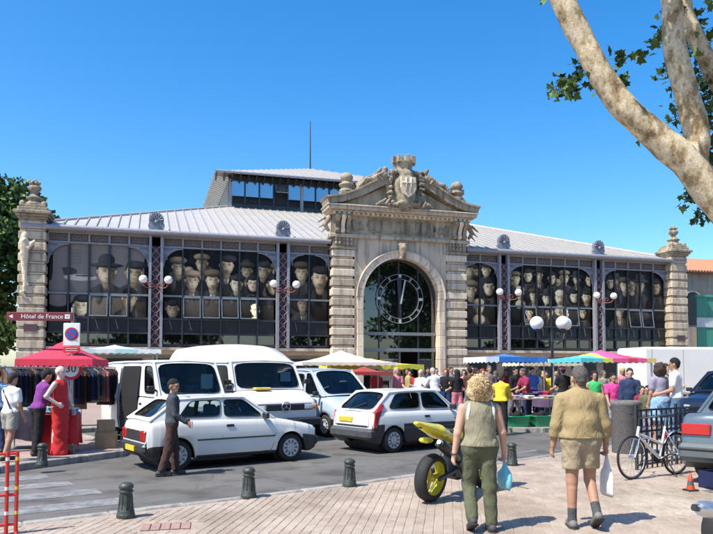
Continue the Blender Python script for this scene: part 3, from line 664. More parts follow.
# coat of arms with its mural crown
pr = [((0, -.45, 11.3), (0, -.45, 12.2), .62, .75), ((0, -.4, 12.2), (0, -.4, 12.75), .72, .6)]
for sx in (-1, 1):
    pr += [((sx * .75, -.5, 12.7), (sx * 1.0, -.5, 12.2), .2, .16), ((sx * 1.0, -.5, 12.2), (sx * .85, -.5, 11.6), .16, .2), ((sx * .85, -.5, 11.6), (sx * .4, -.6, 11.15), .2, .16), ((sx * .5, -.5, 13.0), (sx * .85, -.5, 12.8), .2, .16), ((sx * .2, -.55, 13.05), (sx * .5, -.5, 13.0), .16, .18),
           ((sx * .3, -.85, 11.15), (sx * .95, -.7, 11.05), .13, .1), ((sx * .95, -.7, 11.05), (sx * 1.5, -.6, 11.2), .11, .07), ((sx * 1.2, -.7, 11.35), (sx * 1.7, -.6, 11.05), .09, .06)]
rr = random.Random(8)
for sx in (-1, 1):
    for q in range(9): w = R(-60 + q * 19); x0, z0 = sx * (.78 + .12 * math.cos(w)), 12.1 + .85 * math.sin(w); pr.append(((x0, -.75, z0), (x0 + sx * rr.uniform(.05, .22), -.8, z0 + rr.uniform(-.12, .12)), rr.uniform(.09, .15), .06))
    pr += [((sx * .6, -.8, 12.95), (sx * .95, -.7, 13.0), .12, .08), ((sx * 1.0, -.6, 12.55), (sx * 1.25, -.6, 12.75), .12, .07)]
for q in range(10): x0 = -1.2 + q * .27; pr.append(((x0, -.95, 11.08 + .08 * math.sin(q * 2.2)), (x0 + .12, -.98, 11.2 + .1 * math.cos(q * 1.7)), .11, .08))
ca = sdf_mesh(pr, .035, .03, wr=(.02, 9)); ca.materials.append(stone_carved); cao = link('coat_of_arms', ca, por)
sh = G(); poly = [(-.42, 12.6), (.42, 12.6), (.45, 12.0), (.3, 11.65), (0, 11.45), (-.3, 11.65), (-.45, 12.0)]
sh.prism(poly, -1.2, -.9, lambda a, b_, t: (a, t, b_)); 
for k in (-1, 1): sh.tube([(k * .14, -1.21, 11.75), (k * .14, -1.21, 12.55)], .05, 6)
sh.tube([(-.4, -1.21, 12.25), (.4, -1.21, 12.25)], .05, 6); sh.go('shield', stone_pale, por, fixn=True)
cr = G().lathe([(.42, 12.98), (.5, 13.05), (.46, 13.12), (.5, 13.45), (.62, 13.55), (.62, 13.62)], 16, (0, -.4, 0))
for k in range(8):
    w = 2 * PI * k / 8; cr.cbx(.56 * math.cos(w) - .13, .56 * math.cos(w) + .13, -.4 + .56 * math.sin(w) - .13, -.4 + .56 * math.sin(w) + .13, 13.5, 13.92, .03)
cr.lathe([(.5, 13.62), (.5, 13.75), (.1, 13.8)], 12, (0, -.4, 0)); cr.go('mural_crown', stone_carved, por)
# arch glazing, clock, doors
gl = empty('arch_window', parent=hall)
pts = [(-AR, 3.9)] + [(AR, 3.9)] + arc(0, AZ, AR, 0, 180, 24)
def inarch(x): return AZ + math.sqrt(max(0, AR * AR - x * x))
xs_ = [-2.3, -1.2, 0, 1.2, 2.3]
for a, c in zip(xs_[:-1], xs_[1:]):
    n = 8; up = [(a + (c - a) * q / n, inarch(a + (c - a) * q / n)) for q in range(n, -1, -1)]
    G().prism([(a + .02, 3.95), (c - .02, 3.95)] + up, -.03, -.01, lambda p, q, t: (p, t, q)).go('pane', glass_hall, gl, fixn=True)
for x in (-1.2, 0, 1.2): G().bx(x - .035, x + .035, -.08, .02, .15, inarch(x) - .02).go('mullion', iron_dark, gl)
for z, h in ((3.88, .09), (2.95, .1)): G().bx(-2.3, 2.3, -.12, .04, z - h, z + h).go('transom', frame_grey, gl)
for a, c in zip(xs_[:-1], xs_[1:]): G().bx(a + .05, c - .05, -.03, -.01, 3.05, 3.79).go('pane', glass_hall, gl)
for a, c in ((-2.25, -1.2), (-1.2, 0), (1.25, 2.25)): G().bx(a + .04, c - .04, -.03, -.01, .2, 2.84).go('door_pane', glass_hall, gl)
for x in (-2.25, .05, 1.22): G().bx(x - .04, x + .04, -.07, .03, .12, 2.85).go('door_post', frame_grey, gl)
G().tube([(AR * .985 * math.cos(w), -.05, AZ + AR * .985 * math.sin(w)) for w in [PI * q / 30 for q in range(31)]], .07, 6).go('arch_frame', iron_dark, gl)
ck = empty('clock', parent=hall); CR = 1.42; face = mat('clock_grey', (.22, .23, .22), .5, .2, .1, 5)
for r_ in (CR, CR - .27):
    G().tube([(.05 + r_ * math.cos(w), -.16, AZ + .0 + r_ * math.sin(w)) for w in [2 * PI * q / 48 for q in range(49)]], .022, 6, 0, False).go('clock_ring', face, ck)
for k in range(12):
    w = PI / 6 * k; g = G(); q = .055 if k % 3 else .08
    g.bx(CR - .25, CR - .02, -.012, .012, -q, q); g.xf(Matrix.Translation((.05, -.16, AZ)) @ Matrix.Rotation(-w, 4, 'Y')); g.go('hour_marker', face if k % 3 else mat('clock_pale', (.45, .46, .44), .5), ck)
for k in range(4):
    w = PI / 2 * k + PI / 4; G().tube([(.05 + CR * math.cos(w), -.16, AZ + CR * math.sin(w)), (.05 + 1.6 * math.cos(w), -.02, AZ + 1.6 * math.sin(w))], .02, 5).go('clock_arm', iron_dark, ck)
g = G().prism([(-.17, 1.22), (.03, -1.15), (.12, -1.1), (.08, 0), (.12, 1.22)], -.215, -.2, lambda a, b_, t: (a + .0, t, b_ + AZ)); g.go('hour_hand', iron_dark, ck, fixn=True)
g = G().prism([(.0, -.3), (.1, -.3), (.36, 1.08), (.28, 1.1)], -.245, -.23, lambda a, b_, t: (a + .02, t, b_ + AZ)); g.go('minute_hand', mat('clock_pale', (.45, .46, .44), .5), ck, fixn=True)
inn = G().bx(-4.1, 4.1, 5.0, 5.1, .12, 9.0).bx(-4.1, -4.0, .3, 5.0, .12, 9).bx(4.0, 4.1, .3, 5, .12, 9).bx(-4.0, 4.0, .3, 5.0, .122, .13); inn.go('entrance_hall', mat('entrance_dark', (.10, .09, .08), .9), hall)
G().bx(.9, 1.9, -.02, .02, 3.12, 3.5).go('notice', mat('notice_blue', (.10, .13, .33), .5), gl)

# ---- roofs
rf = empty('roof', parent=hall); EB, EZ, EW, LB, LZ, LW = -.34, 9.0, 19.9, 12.0, 13.45, 8.5
DEP = 46.0
def slope(name, a, b_, c, d): return G().add([a, b_, c, d], [(0, 1, 2, 3)]).go(name, zinc, rf)
e = [(-EW, EB, EZ), (EW, EB, EZ), (EW, DEP - EB, EZ), (-EW, DEP - EB, EZ)]; t = [(-LW, LB, LZ), (LW, LB, LZ), (LW, DEP - LB, LZ), (-LW, DEP - LB, LZ)]
for k in range(4): slope('roof_slope', e[k], e[(k + 1) % 4], t[(k + 1) % 4], t[k])
sm_ = G(); x = -EW + .3
def seam(g, p, q):
    p, q = Vector(p), Vector(q); d = (q - p).normalized(); sd = Vector((0, 0, 1)).cross(d).normalized() * .03; up = d.cross(sd).normalized() * -.06
    if up.z < 0: up = -up
    vs = [p - sd, p + sd, p + sd + up, p - sd + up, q - sd, q + sd, q + sd + up, q - sd + up]; g.add(vs, [(0, 1, 2, 3), (7, 6, 5, 4), (0, 4, 5, 1), (1, 5, 6, 2), (2, 6, 7, 3), (3, 7, 4, 0)])
while x < EW - .2:
    tt = min(1, (EW - abs(x)) / (EW - LW)); seam(sm_, (x, EB, EZ), (x, EB + (LB - EB) * tt, EZ + (LZ - EZ) * tt)); x += .52
so = sm_.go('roof_seam', zinc_l, rf); so['kind'] = 'stuff'
for k in range(4): g = G(); g.tube([e[k], t[k]], .12, 8); g.go('hip_cap', zinc_l, rf)
for a, c in ((-EW, -4.15), (4.15, EW)): G().tube([(a, EB - .07, EZ - .05), (c, EB - .07, EZ - .05)], .13, 8).go('gutter', iron, rf)
for a, c in ((-18.7, -4.3), (4.3, 18.7)): G().bx(a, c, -.32, .3, 8.8, 8.93).go('eave_soffit', iron, rf)
# side and back walls
hw = mat('hall_wall', (.40, .34, .26), .9, 0, .15, 1)
G().bx(-19.6, -19.3, .6, DEP, .12, 8.9).bx(19.3, 19.6, .6, DEP, .12, 8.9).bx(-19.6, 19.6, DEP, DEP + .3, .12, 8.9).go('outer_wall', hw, hall)
# lantern
ln = empty('lantern', parent=hall); l0, l1 = LB, DEP - LB
G().bx(-LW + .1, LW - .1, l0 + .5, l1 - .1, LZ - .3, 15.75).go('lantern_core', mat('lantern_dark', (.03, .033, .04), .6), ln)
G().bx(-LW + .02, LW - .02, l0 + .02, l0 + .3, LZ - .3, LZ + .28).bx(-LW + .02, LW - .02, l0 + .02, l0 + .3, 15.45, 15.75).bx(-LW + .02, -LW + .3, l0 + .3, l1, LZ - .3, LZ + .28).bx(-LW + .02, -LW + .3, l0 + .3, l1, 15.45, 15.75).go('lantern_wall', iron_dark, ln)
sky_glass = mat('lantern_glass', (.30, .42, .50), .06, .85, .1, 1)  # blue of the reflected sky put into the pane colour
npn = 16; pw = (2 * LW - .3) / npn
for k in range(npn):
    a = -LW + .15 + k * pw; op = k in (3,)
    G().bx(.06, pw - .06, 0, .03, -1.0 if op else -1.14, 0).go('lantern_pane', sky_glass, ln, (a, l0 + .06, 15.43), (R(-38) if op else 0, 0, 0))
    G().bx(a - .05 - (.06 if k % 5 == 0 else 0), a + .05 + (.06 if k % 5 == 0 else 0), l0 - .03, l0 + .14, LZ + .0, 15.5).go('lantern_post', iron if k % 5 == 0 else iron_dark, ln)
for k in range(20):
    y = l0 + .4 + k * 1.05; G().bx(-LW + .03, -LW + .06, y + .06, y + .99, LZ + .3, 15.43).go('lantern_pane', sky_glass, ln)
OV = .95; pk = (0, (l0 + l1) / 2, 20.0); c4 = [(-LW - OV, l0 - OV, 15.72), (LW + OV, l0 - OV, 15.72), (LW + OV, l1 + OV, 15.72), (-LW - OV, l1 + OV, 15.72)]
for k in range(4): G().add([c4[k], c4[(k + 1) % 4], pk], [(0, 1, 2)]).go('lantern_roof', zinc, rf)
g = G(); x = -LW - OV + .25
while x < LW + OV:
    tt = 1 - abs(x) / (LW + OV); seam(g, (x, l0 - OV, 15.72), (x, l0 - OV + (pk[1] - l0 + OV) * tt, 15.72 + 4.28 * tt)); x += .52
g.go('roof_seam', zinc_l, rf)['kind'] = 'stuff'
G().tube(c4 + [c4[0]], .1, 6).go('lantern_eave', iron, rf)
for k in range(34): x = -LW - .9 + k * (2 * LW + 1.8) / 33; G().prism([(-.1, 0), (-1.0, 0), (-1.0, .12), (-.1, -.35)], x - .05, x + .05, lambda a, b_, t: (t, l0 + a, 15.6 + b_)).go('eave_bracket', iron_dark, ln, fixn=True)
for k in range(40): y = l0 + k * 21.5 / 39; G().prism([(-.0, 0), (-1.0, 0), (-1.0, .12), (0, -.3)], y - .05, y + .05, lambda a, b_, t: (-LW + a, t, 15.6 + b_)).go('eave_bracket', white_paint, ln, fixn=True)
G().tube([(pk[0], pk[1], 19.8), (pk[0], pk[1], 22.2), (pk[0], pk[1], 24.4)], [.07, .05, .03], 6).go('lightning_rod', iron_dark, rf)
# ------------------------------------------------------------------ vehicles (x forward, y left, origin on the ground between the axles)
interior = mat('car_interior', (.06, .06, .062), .9, 0, .2, 6)
red_lens = mat('red_lens', (.45, .02, .02), .15, 0, .1, 9, coat=.6)
orange_lens = mat('orange_lens', (.75, .25, .03), .2, 0, .1, 9, coat=.5)
clear_lens = mat('clear_lens', (.62, .65, .66), .08, .5, .08, 14, coat=.6)
plate_y = mat('yellow_plate', (.78, .50, .03), .5, 0, .06, 20)
hub_m = mat('hubcap_silver', (.50, .51, .52), .45, .1, .12, 18)

def superq(n, p=7):
    o = []
    for i in range(n):
        w = 2 * PI * i / n; d = (math.cos(w), math.sin(w)); k = max(abs(d[0]), abs(d[1])); ip = (abs(d[0]) ** p + abs(d[1]) ** p) ** (1 / p)
        o.append(((d[0] / k, d[1] / k), (d[0] / ip, d[1] / ip)))
    return o
def panel(g, q, win, mi_body, bulge=0.0, nn=40, p=7):
    """q: four corners (bottom-left, bottom-right, top-right, top-left seen from outside); win: (u0,u1,v0,v1) window in unit square; adds the frame to g, returns the glass rim points"""
    q = [Vector(c) for c in q]; nrm = (q[1] - q[0]).cross(q[3] - q[0]).normalized()
    def P(u, v):
        b_ = q[0] * (1 - u) * (1 - v) + q[1] * u * (1 - v) + q[2] * u * v + q[3] * (1 - u) * v
        return b_ + nrm * (bulge * (1 - (2 * u - 1) ** 2) * (1 - .3 * (2 * v - 1) ** 2))
    if win is None:
        n = 6; rows = [[P(i / n, j / n) for i in range(n + 1)] for j in range(n + 1)]; g.grid(rows, mi_body, True); return None
    u0, u1, v0, v1 = win; sq = superq(nn, p)
    outer = [P((a[0] + 1) / 2, (a[1] + 1) / 2) for a, b_ in sq]
    inner = [P(u0 + (u1 - u0) * (b_[0] + 1) / 2, v0 + (v1 - v0) * (b_[1] + 1) / 2) for a, b_ in sq]
    g.grid([outer + [outer[0]], inner + [inner[0]]], mi_body, True, False)
    rec = [c - nrm * .012 for c in inner]; g.grid([inner + [inner[0]], rec + [rec[0]]], 2, True, False)
    mid = P((u0 + u1) / 2, (v0 + v1) / 2) - nrm * .012
    gl = G(); ring = []
    for t in (1.0, .6, .25): ring.append([P((u0 + u1) / 2 + (u1 - u0) / 2 * b_[0] * t, (v0 + v1) / 2 + (v1 - v0) / 2 * b_[1] * t) - nrm * .012 for a, b_ in sq])
    for a, b_ in zip(ring[:-1], ring[1:]): gl.grid([a + [a[0]], b_ + [b_[0]]], 0, True)
    gl.add(ring[-1], [tuple(range(nn))], 0, True)
    g.tube([c + nrm * .004 for c in inner] + [inner[0] + nrm * .004], .010, 5, 2, False)
    return gl
def wheel(parent, x, y, r, w, rimm, spokes=0, side=1):
    wh = empty('wheel', (x, y, r), 0, parent=parent)
    G().lathe([(r * .66, -w / 2), (r * .9, -w / 2), (r * .985, -w * .36), (r, -w * .2), (r, w * .2), (r * .985, w * .36), (r * .9, w / 2), (r * .66, w / 2)], 28, (0, 0, 0), 0, True, 1, False).go('tyre', black, wh)
    s = side; g = G().lathe([(r * .68, -w * .4), (r * .68, w * .4)], 24, (0, 0, 0), 0, True, 1, False)
    pf = [(r * .67, s * w * .44), (r * .6, s * w * .50), (r * .5, s * w * .42), (r * .3, s * w * .46), (r * .12, s * w * .52), (.001, s * w * .53)]
    g.lathe(pf, 24, (0, 0, 0), 0, True, 1, False)
    for k in range(10):
        a = 2 * PI * k / 10; g.tube([(r * .32 * math.cos(a), s * w * .47, r * .32 * math.sin(a)), (r * .55 * math.cos(a), s * w * .47, r * .55 * math.sin(a))], .012, 5, 1)
    g.go('rim', [rimm, steel_dk], wh, fixn=True)
    return wh
def vehicle(name, loc, heading, label, cat, S):
    root = empty(name, loc, heading, label, cat)
    st = np.array(S['st'], float)[::-1]; xs = np.unique(np.concatenate([np.arange(st[0, 0], st[-1, 0], .045), st[:, 0]]))
    zt = np.interp(xs, st[:, 0], st[:, 1]); hw = np.interp(xs, st[:, 0], st[:, 2]); sill = S['sill']; Ra = S['wr'] * 1.17
    def smooth_(a):
        b_ = a.copy()
        for _ in range(2): b_[1:-1] = (b_[:-2] + 2 * b_[1:-1] + b_[2:]) / 4
        return b_
    zt, hw = smooth_(zt), smooth_(hw)
    zb = np.full_like(xs, sill)
    zb = np.where(xs > st[-1, 0] - .18, sill + (xs - st[-1, 0] + .18) * .5, zb); zb = np.where(xs < st[0, 0] + .18, sill + (st[0, 0] + .18 - xs) * .6, zb)
    for a in S['ax']:
        d = Ra ** 2 - (xs - a) ** 2; zb = np.where(d > 0, np.maximum(zb, S['wr'] + np.sqrt(np.maximum(d, 0))), zb)
    FR = [(.93, 0), (.985, .10), (1.0, .38), (.998, .62), (.985, .82), (.955, .95), (.90, 1.0)]
    def sec(i):
        h = hw[i]; b0, t0 = zb[i], zt[i]; base = sill; o = [(h * .35, b0 + .02), (h * .8, b0 + .005)]
        for f, v in FR:
            z = max(base + (t0 - base) * v, b0 + .012 * v); o.append((h * f, z))
        cr = S.get('crown', .03); o += [(h * .55, t0 + cr * .8), (0, t0 + cr)]
        return o
    g = G(); rows = []
    for i in range(len(xs)):
        p = sec(i); rows.append([(xs[i], -a, z) for a, z in p] + [(xs[i], a, z) for a, z in p[-2::-1]])
    n = len(rows[0]); vs = [p for r_ in rows for p in r_]; gx0, gx1 = S['deck']
    for i in range(len(rows) - 1):
        for k in range(n - 1):
            q = (i * n + k, (i + 1) * n + k, (i + 1) * n + k + 1, i * n + k + 1); c = [vs[j] for j in q]; xm = sum(v[0] for v in c) / 4; zm = sum(v[2] for v in c) / 4
            mi = 0
            kk = min(k, n - 2 - k)
            if kk <= 1: mi = 1
            elif kk >= 8 and gx0 < xm < gx1: mi = 3
            elif S['trim'](xm, zm): mi = 1
            g.f.append(tuple(q)); g.m.append(mi); g.s.append(True)
    g.v = [tuple(v) for v in vs]
    for e, fl in ((0, 0), (len(rows) - 1, 1)):
        lo = rows[e]; m = n // 2
        for k in range(m):
            q = [lo[k], lo[k + 1], lo[n - 2 - k], lo[n - 1 - k]]; zz = (lo[k][2] + lo[k + 1][2]) / 2; g.add(q, [(0, 1, 2, 3) if not fl else (3, 2, 1, 0)], 1 if S['trim'](lo[k][0], zz) or k < 2 else 0)
    def side_y(x, z):
        i = int(np.clip(np.searchsorted(xs, x), 0, len(xs) - 1)); p = sec(i); zz = [q[1] for q in p[2:9]]; yy = [q[0] for q in p[2:9]]
        return float(np.interp(z, zz, yy))
    paint_ = S['paint']; mats = [paint_, S.get('trimm', blackp), black, interior]
    body = g.go('body', mats, root)
    # cabin
    gh = G(); pn = S['side']; wins = []
    for s in (1, -1):
        for (xb0, zb0, yb0, xt0, zt0, yt0), (xb1, zb1, yb1, xt1, zt1, yt1), win, bl in pn:     # rear edge, front edge
            r0, f0, f1, r1 = (xb0, s * yb0, zb0), (xb1, s * yb1, zb1), (xt1, s * yt1, zt1), (xt0, s * yt0, zt0)
            q = [f0, r0, r1, f1] if s > 0 else [r0, f0, f1, r1]
            w = win
            if win and s > 0: w = (1 - win[1], 1 - win[0], win[2], win[3])
            gl = panel(gh, q, w, 0, bl)
            if gl: wins.append(('side_window', gl))
    (xb, zb_, yb), (xt, zt_, yt), w, bl = S['front']; gl = panel(gh, [(xb, -yb, zb_), (xb, yb, zb_), (xt, yt, zt_), (xt, -yt, zt_)], w, 0, bl)
    if gl: wins.append(('windscreen', gl))
    (xb, zb_, yb), (xt, zt_, yt), w, bl = S['rear']; gl = panel(gh, [(xb, yb, zb_), (xb, -yb, zb_), (xt, -yt, zt_), (xt, yt, zt_)], w, 0, bl)
    if gl: wins.append(('rear_window', gl))
    rf_ = S['roof']; rows = []                                     # roof rail: list of (x, y, z) rear->front, crowned
    for (x, y, z) in rf_:
        rows.append([(x, y * t, z + S.get('rcrown', .045) * (1 - t * t)) for t in [-1, -.93, -.7, -.35, 0, .35, .7, .93, 1]])
    gh.grid(rows, 0, True, False, True)
    for s in (1, -1):
        gh.tube([(x, s * y, z) for x, y, z in rf_], .028, 8, 0)
        a, b_ = S['front'][0], S['front'][1]; gh.tube([(a[0], s * a[2], a[1]), (b_[0], s * b_[2], b_[1])], .03, 8, 0)
        a, b_ = S['rear'][0], S['rear'][1]; gh.tube([(a[0], s * a[2], a[1]), (b_[0], s * b_[2], b_[1])], .03, 8, 0)
    a = S['front'][1]; gh.tube([(a[0], -a[2], a[1]), (a[0] + .02, 0, a[1] + .04), (a[0], a[2], a[1])], .03, 8, 0); a = S['rear'][1]; gh.tube([(a[0], -a[2], a[1]), (a[0] - .02, 0, a[1] + .04), (a[0], a[2], a[1])], .03, 8, 0)
    gh.go('cabin', mats, root)
    for nm, gl in wins: gl.go(nm, glass_car, root)
    # seats, dashboard and steering wheel
    for (sx_, sy_) in S.get('seats', ()):
        gs = G(); z0 = S['seatz']; gs.cbx(sx_ - .07, sx_ + .07, sy_ - .22, sy_ + .22, z0 - .35, z0 + .22, .04).cbx(sx_ - .06, sx_ + .04, sy_ - .12, sy_ + .12, z0 + .27, z0 + .42, .04).tube([(sx_, sy_, z0 + .2), (sx_, sy_, z0 + .3)], .02, 6)
        gs.go('seat', mat('seat_cloth', (.16, .17, .19), .95, 0, .2, 20), root)
    if S.get('dash'):
        dx, dz = S['dash']; w_ = S['front'][0][2] - .08; G().cbx(dx - .3, dx + .02, -w_, w_, dz - .1, dz + .02, .03).go('dashboard', interior, root)
        G().tube([(dx - .38 + .06 * math.sin(t), .33 + .17 * math.cos(t), dz + .02 + .15 * math.sin(t)) for t in [2 * PI * k / 14 for k in range(15)]], .014, 6, 0, False).go('steering_wheel', blackp, root)
    # wheels with dark arches
    for a in S['ax']:
        G().lathe([(Ra * 1.02, -S['track'] / 2 + .12), (Ra * 1.02, S['track'] / 2 - .12)], 20, (a, 0, S['wr']), 0, True, 1).go('wheel_arch', black, root)
        for s in (1, -1): wheel(root, a, s * S['track'] / 2, S['wr'], S.get('tw', .165), S.get('rim', hub_m), 0, s)
    # door gaps, handles, side strip
    for s in (1, -1):
        for line in S.get('gaps', ()):
            G().tube([(x, s * (side_y(x, z) - .002), z) for x, z in line], .006, 4, 0, False).go('door_gap', black, root)
        for x, z in S.get('handles', ()):
            y = side_y(x, z); G().cbx(x - .08, x + .08, s * y - .012, s * y + .014, z - .025, z + .025, .006).go('door_handle', blackp, root)
        if S.get('strip'):
            x0, x1, z = S['strip']; k = 20; G().tube([(x0 + (x1 - x0) * i / k, s * (side_y(x0 + (x1 - x0) * i / k, z) + .004), z) for i in range(k + 1)], .017, 6, 0).go('side_strip', blackp, root)
        if S.get('mirror'):
            x, y, z = S['mirror']; G().cbx(x - .05, x + .04, s * (y + .1) - .09, s * (y + .1) + .09, z - .06, z + .06, .02).tube([(x, s * (y - .04), z - .06), (x, s * (y + .03), z - .02)], .025, 6).go('mirror', blackp, root)
    root['_side'] = 0
    del root['_side']
    return root, side_y
def shut(root, sy, rear=None, bonnet=None):                       # tailgate and bonnet shut lines
    if rear:
        x, y, z0, z1 = rear; G().tube([(x - .004, -y, z1), (x - .004, -y, z0), (x - .004, y, z0), (x - .004, y, z1)], .005, 4, 0, False).go('tailgate_gap', black, root)
    if bonnet:
        x0, x1, y0, y1, z0, z1 = bonnet
        for s_ in (-1, 1): G().tube([(x0 + (x1 - x0) * t, s_ * (y0 + (y1 - y0) * t), z0 + (z1 - z0) * t - .012 * 4 * t * (t - 1)) for t in (0, .25, .5, .75, 1)], .005, 4, 0, False).go('bonnet_gap', black, root)
def lensbox(root, name, x0, x1, y0, y1, z0, z1, m, c=.012): return G().cbx(x0, x1, y0, y1, z0, z1, c).go(name, m, root)

# ---- white hatchback beside the vans
def hatch(name, loc, heading, label, S, rear_style):
    root, sy = vehicle(name, loc, heading, label, 'car', S); return root, sy
white_car = mat('white_car_paint', (.72, .73, .72), .3, 0, .03, 3, coat=.5)
S205 = dict(paint=white_car, sill=.19, wr=.285, ax=(1.21, -1.21), track=1.37, deck=(-1.66, .78), crown=.035,
    st=[(1.88, .60, .60), (1.86, .66, .66), (1.80, .705, .72), (1.66, .745, .765), (1.3, .82, .785), (.86, .895, .79), (.4, .915, .79), (-.5, .925, .79), (-1.2, .935, .785), (-1.55, .935, .765), (-1.70, .925, .735), (-1.78, .86, .70), (-1.80, .72, .68)],
    trim=lambda x, z: (z < .50 and (x > 1.48 or x < -1.45)) or z < .235,
    side=[((-1.42, .93, .70, -1.02, 1.32, .585), (-.30, .92, .715, -.26, 1.335, .595), (.17, .95, .14, .90), .012), ((-.30, .92, .715, -.26, 1.335, .595), (.80, .90, .72, .20, 1.335, .585), (.045, .86, .12, .90), .015), ((-1.70, .925, .68, -1.17, 1.315, .57), (-1.42, .93, .70, -1.02, 1.32, .585), None, 0)],
    front=((.83, .905, .70), (.20, 1.335, .58), (.05, .95, .08, .93), .05), rear=((-1.73, .925, .66), (-1.17, 1.315, .565), (.10, .90, .14, .9), .04),
    roof=[(-1.17, .565, 1.315), (-.7, .592, 1.338), (-.2, .597, 1.345), (.20, .58, 1.335)], rcrown=.035,
    seats=[(-.12, .34), (-.12, -.34), (-.85, .32), (-.85, -.32)], seatz=.95, dash=(.72, .93),
    gaps=[[(-.30, .91), (-.32, .6), (-.30, .26)], [(.82, .88), (.85, .6), (.80, .40), (.74, .27)], [(-.30, .26), (.2, .25), (.74, .27)]], handles=[(-.16, .80)], strip=(-.84, .82, .555), mirror=(.60, .72, .97))
c205, sy = hatch('parked_car', (-2.66, 13.72, 0), R(35), 'small white hatchback with black bumpers parked in front of the vans', S205, 0); c205.scale = (.955, .955, .955)
lensbox(c205, 'bumper', -1.86, -1.66, -.70, .70, .33, .52, blackp, .05); lensbox(c205, 'bumper', 1.76, 1.93, -.70, .70, .30, .50, blackp, .05)
for s in (1, -1):
    lensbox(c205, 'tail_light', -1.825, -1.72, s * .555 - .125, s * .555 + .125, .56, .76, red_lens, .02)
    lensbox(c205, 'headlight', 1.74, 1.862, s * .52 - .15, s * .52 + .15, .52, .66, clear_lens, .02)
shut(c205, 0, (-1.805, .62, .56, .84), (.86, 1.74, .66, .58, .912, .735))
lensbox(c205, 'tail_panel', -1.822, -1.74, -.42, .42, .57, .75, blackp, .01)
lensbox(c205, 'number_plate', -1.885, -1.86, -.26, .26, .36, .46, plate_y, .004); lensbox(c205, 'grille', 1.8, 1.866, -.36, .36, .52, .63, blackp, .01)
# ---- white hatchback with black lower half
SAX = dict(paint=white_car, sill=.18, wr=.275, ax=(1.14, -1.14), track=1.36, deck=(-1.55, .80), crown=.03,
    st=[(1.76, .58, .60), (1.73, .64, .68), (1.6, .70, .75), (1.2, .78, .775), (.85, .865, .78), (.3, .885, .78), (-.6, .895, .78), (-1.2, .90, .775), (-1.52, .90, .755), (-1.66, .89, .725), (-1.70, .80, .705), (-1.72, .60, .70)],
    trim=lambda x, z: z < .545,
    side=[((-1.36, .895, .70, -.98, 1.31, .585), (-.28, .885, .712, -.24, 1.325, .592), (.06, .95, .13, .91), .012), ((-.28, .885, .712, -.24, 1.325, .592), (.82, .87, .71, .26, 1.32, .58), (.045, .87, .12, .91), .015), ((-1.62, .895, .685, -1.14, 1.30, .575), (-1.36, .895, .70, -.98, 1.31, .585), None, 0)],
    front=((.84, .875, .70), (.26, 1.32, .575), (.05, .95, .08, .93), .05), rear=((-1.66, .885, .665), (-1.14, 1.30, .57), (.06, .94, .08, .93), .05),
    roof=[(-1.14, .57, 1.30), (-.7, .588, 1.325), (-.2, .594, 1.332), (.26, .576, 1.32)], rcrown=.035,
    seats=[(-.12, .34), (-.12, -.34), (-.8, .32), (-.8, -.32)], seatz=.92, dash=(.72, .90),
    gaps=[[(-.28, .88), (-.30, .6), (-.28, .26)], [(.84, .85), (.87, .6), (.80, .3)], [(-1.2, .55), (-.3, .55)]], handles=[(-.15, .76)], strip=(-.82, .80, .52), mirror=(.64, .71, .95))
cax, sy = hatch('parked_car', (1.25, 16.45, 0), R(38), 'white hatchback with broad black lower body behind the yellow motorcycle', SAX, 0)
lensbox(cax, 'bumper', -1.82, -1.62, -.73, .73, .30, .54, mat('grey_bumper', (.06, .065, .07), .6, 0, .2, 8), .06); lensbox(cax, 'bumper', 1.66, 1.82, -.7, .7, .28, .5, blackp, .05)
for s in (1, -1):
    g = G(); q = [(-1.69, .56), (-1.60, .56), (-1.46, .92), (-1.36, 1.05), (-1.46, 1.06), (-1.64, .88)]
    g.prism(q if s < 0 else q[::-1], .62, .742, lambda a, b_, t: (a, s * (t - max(0, b_ - .9) * .35), b_)); g.go('tail_light', red_lens, cax, fixn=True); lensbox(cax, 'headlight', 1.6, 1.75, s * .5 - .16, s * .5 + .16, .5, .63, clear_lens, .02)
shut(cax, 0, (-1.722, .60, .585, .80))
lensbox(cax, 'number_plate', -1.737, -1.70, -.02, .46, .66, .765, plate_y, .004); lensbox(cax, 'plate_housing', -1.728, -1.69, -.55, .55, .56, .60, blackp, .004)
g = G().tube([(-1.71, .1, .93), (-1.5, -.25, 1.08)], .008, 5).go('rear_wiper', blackp, cax)

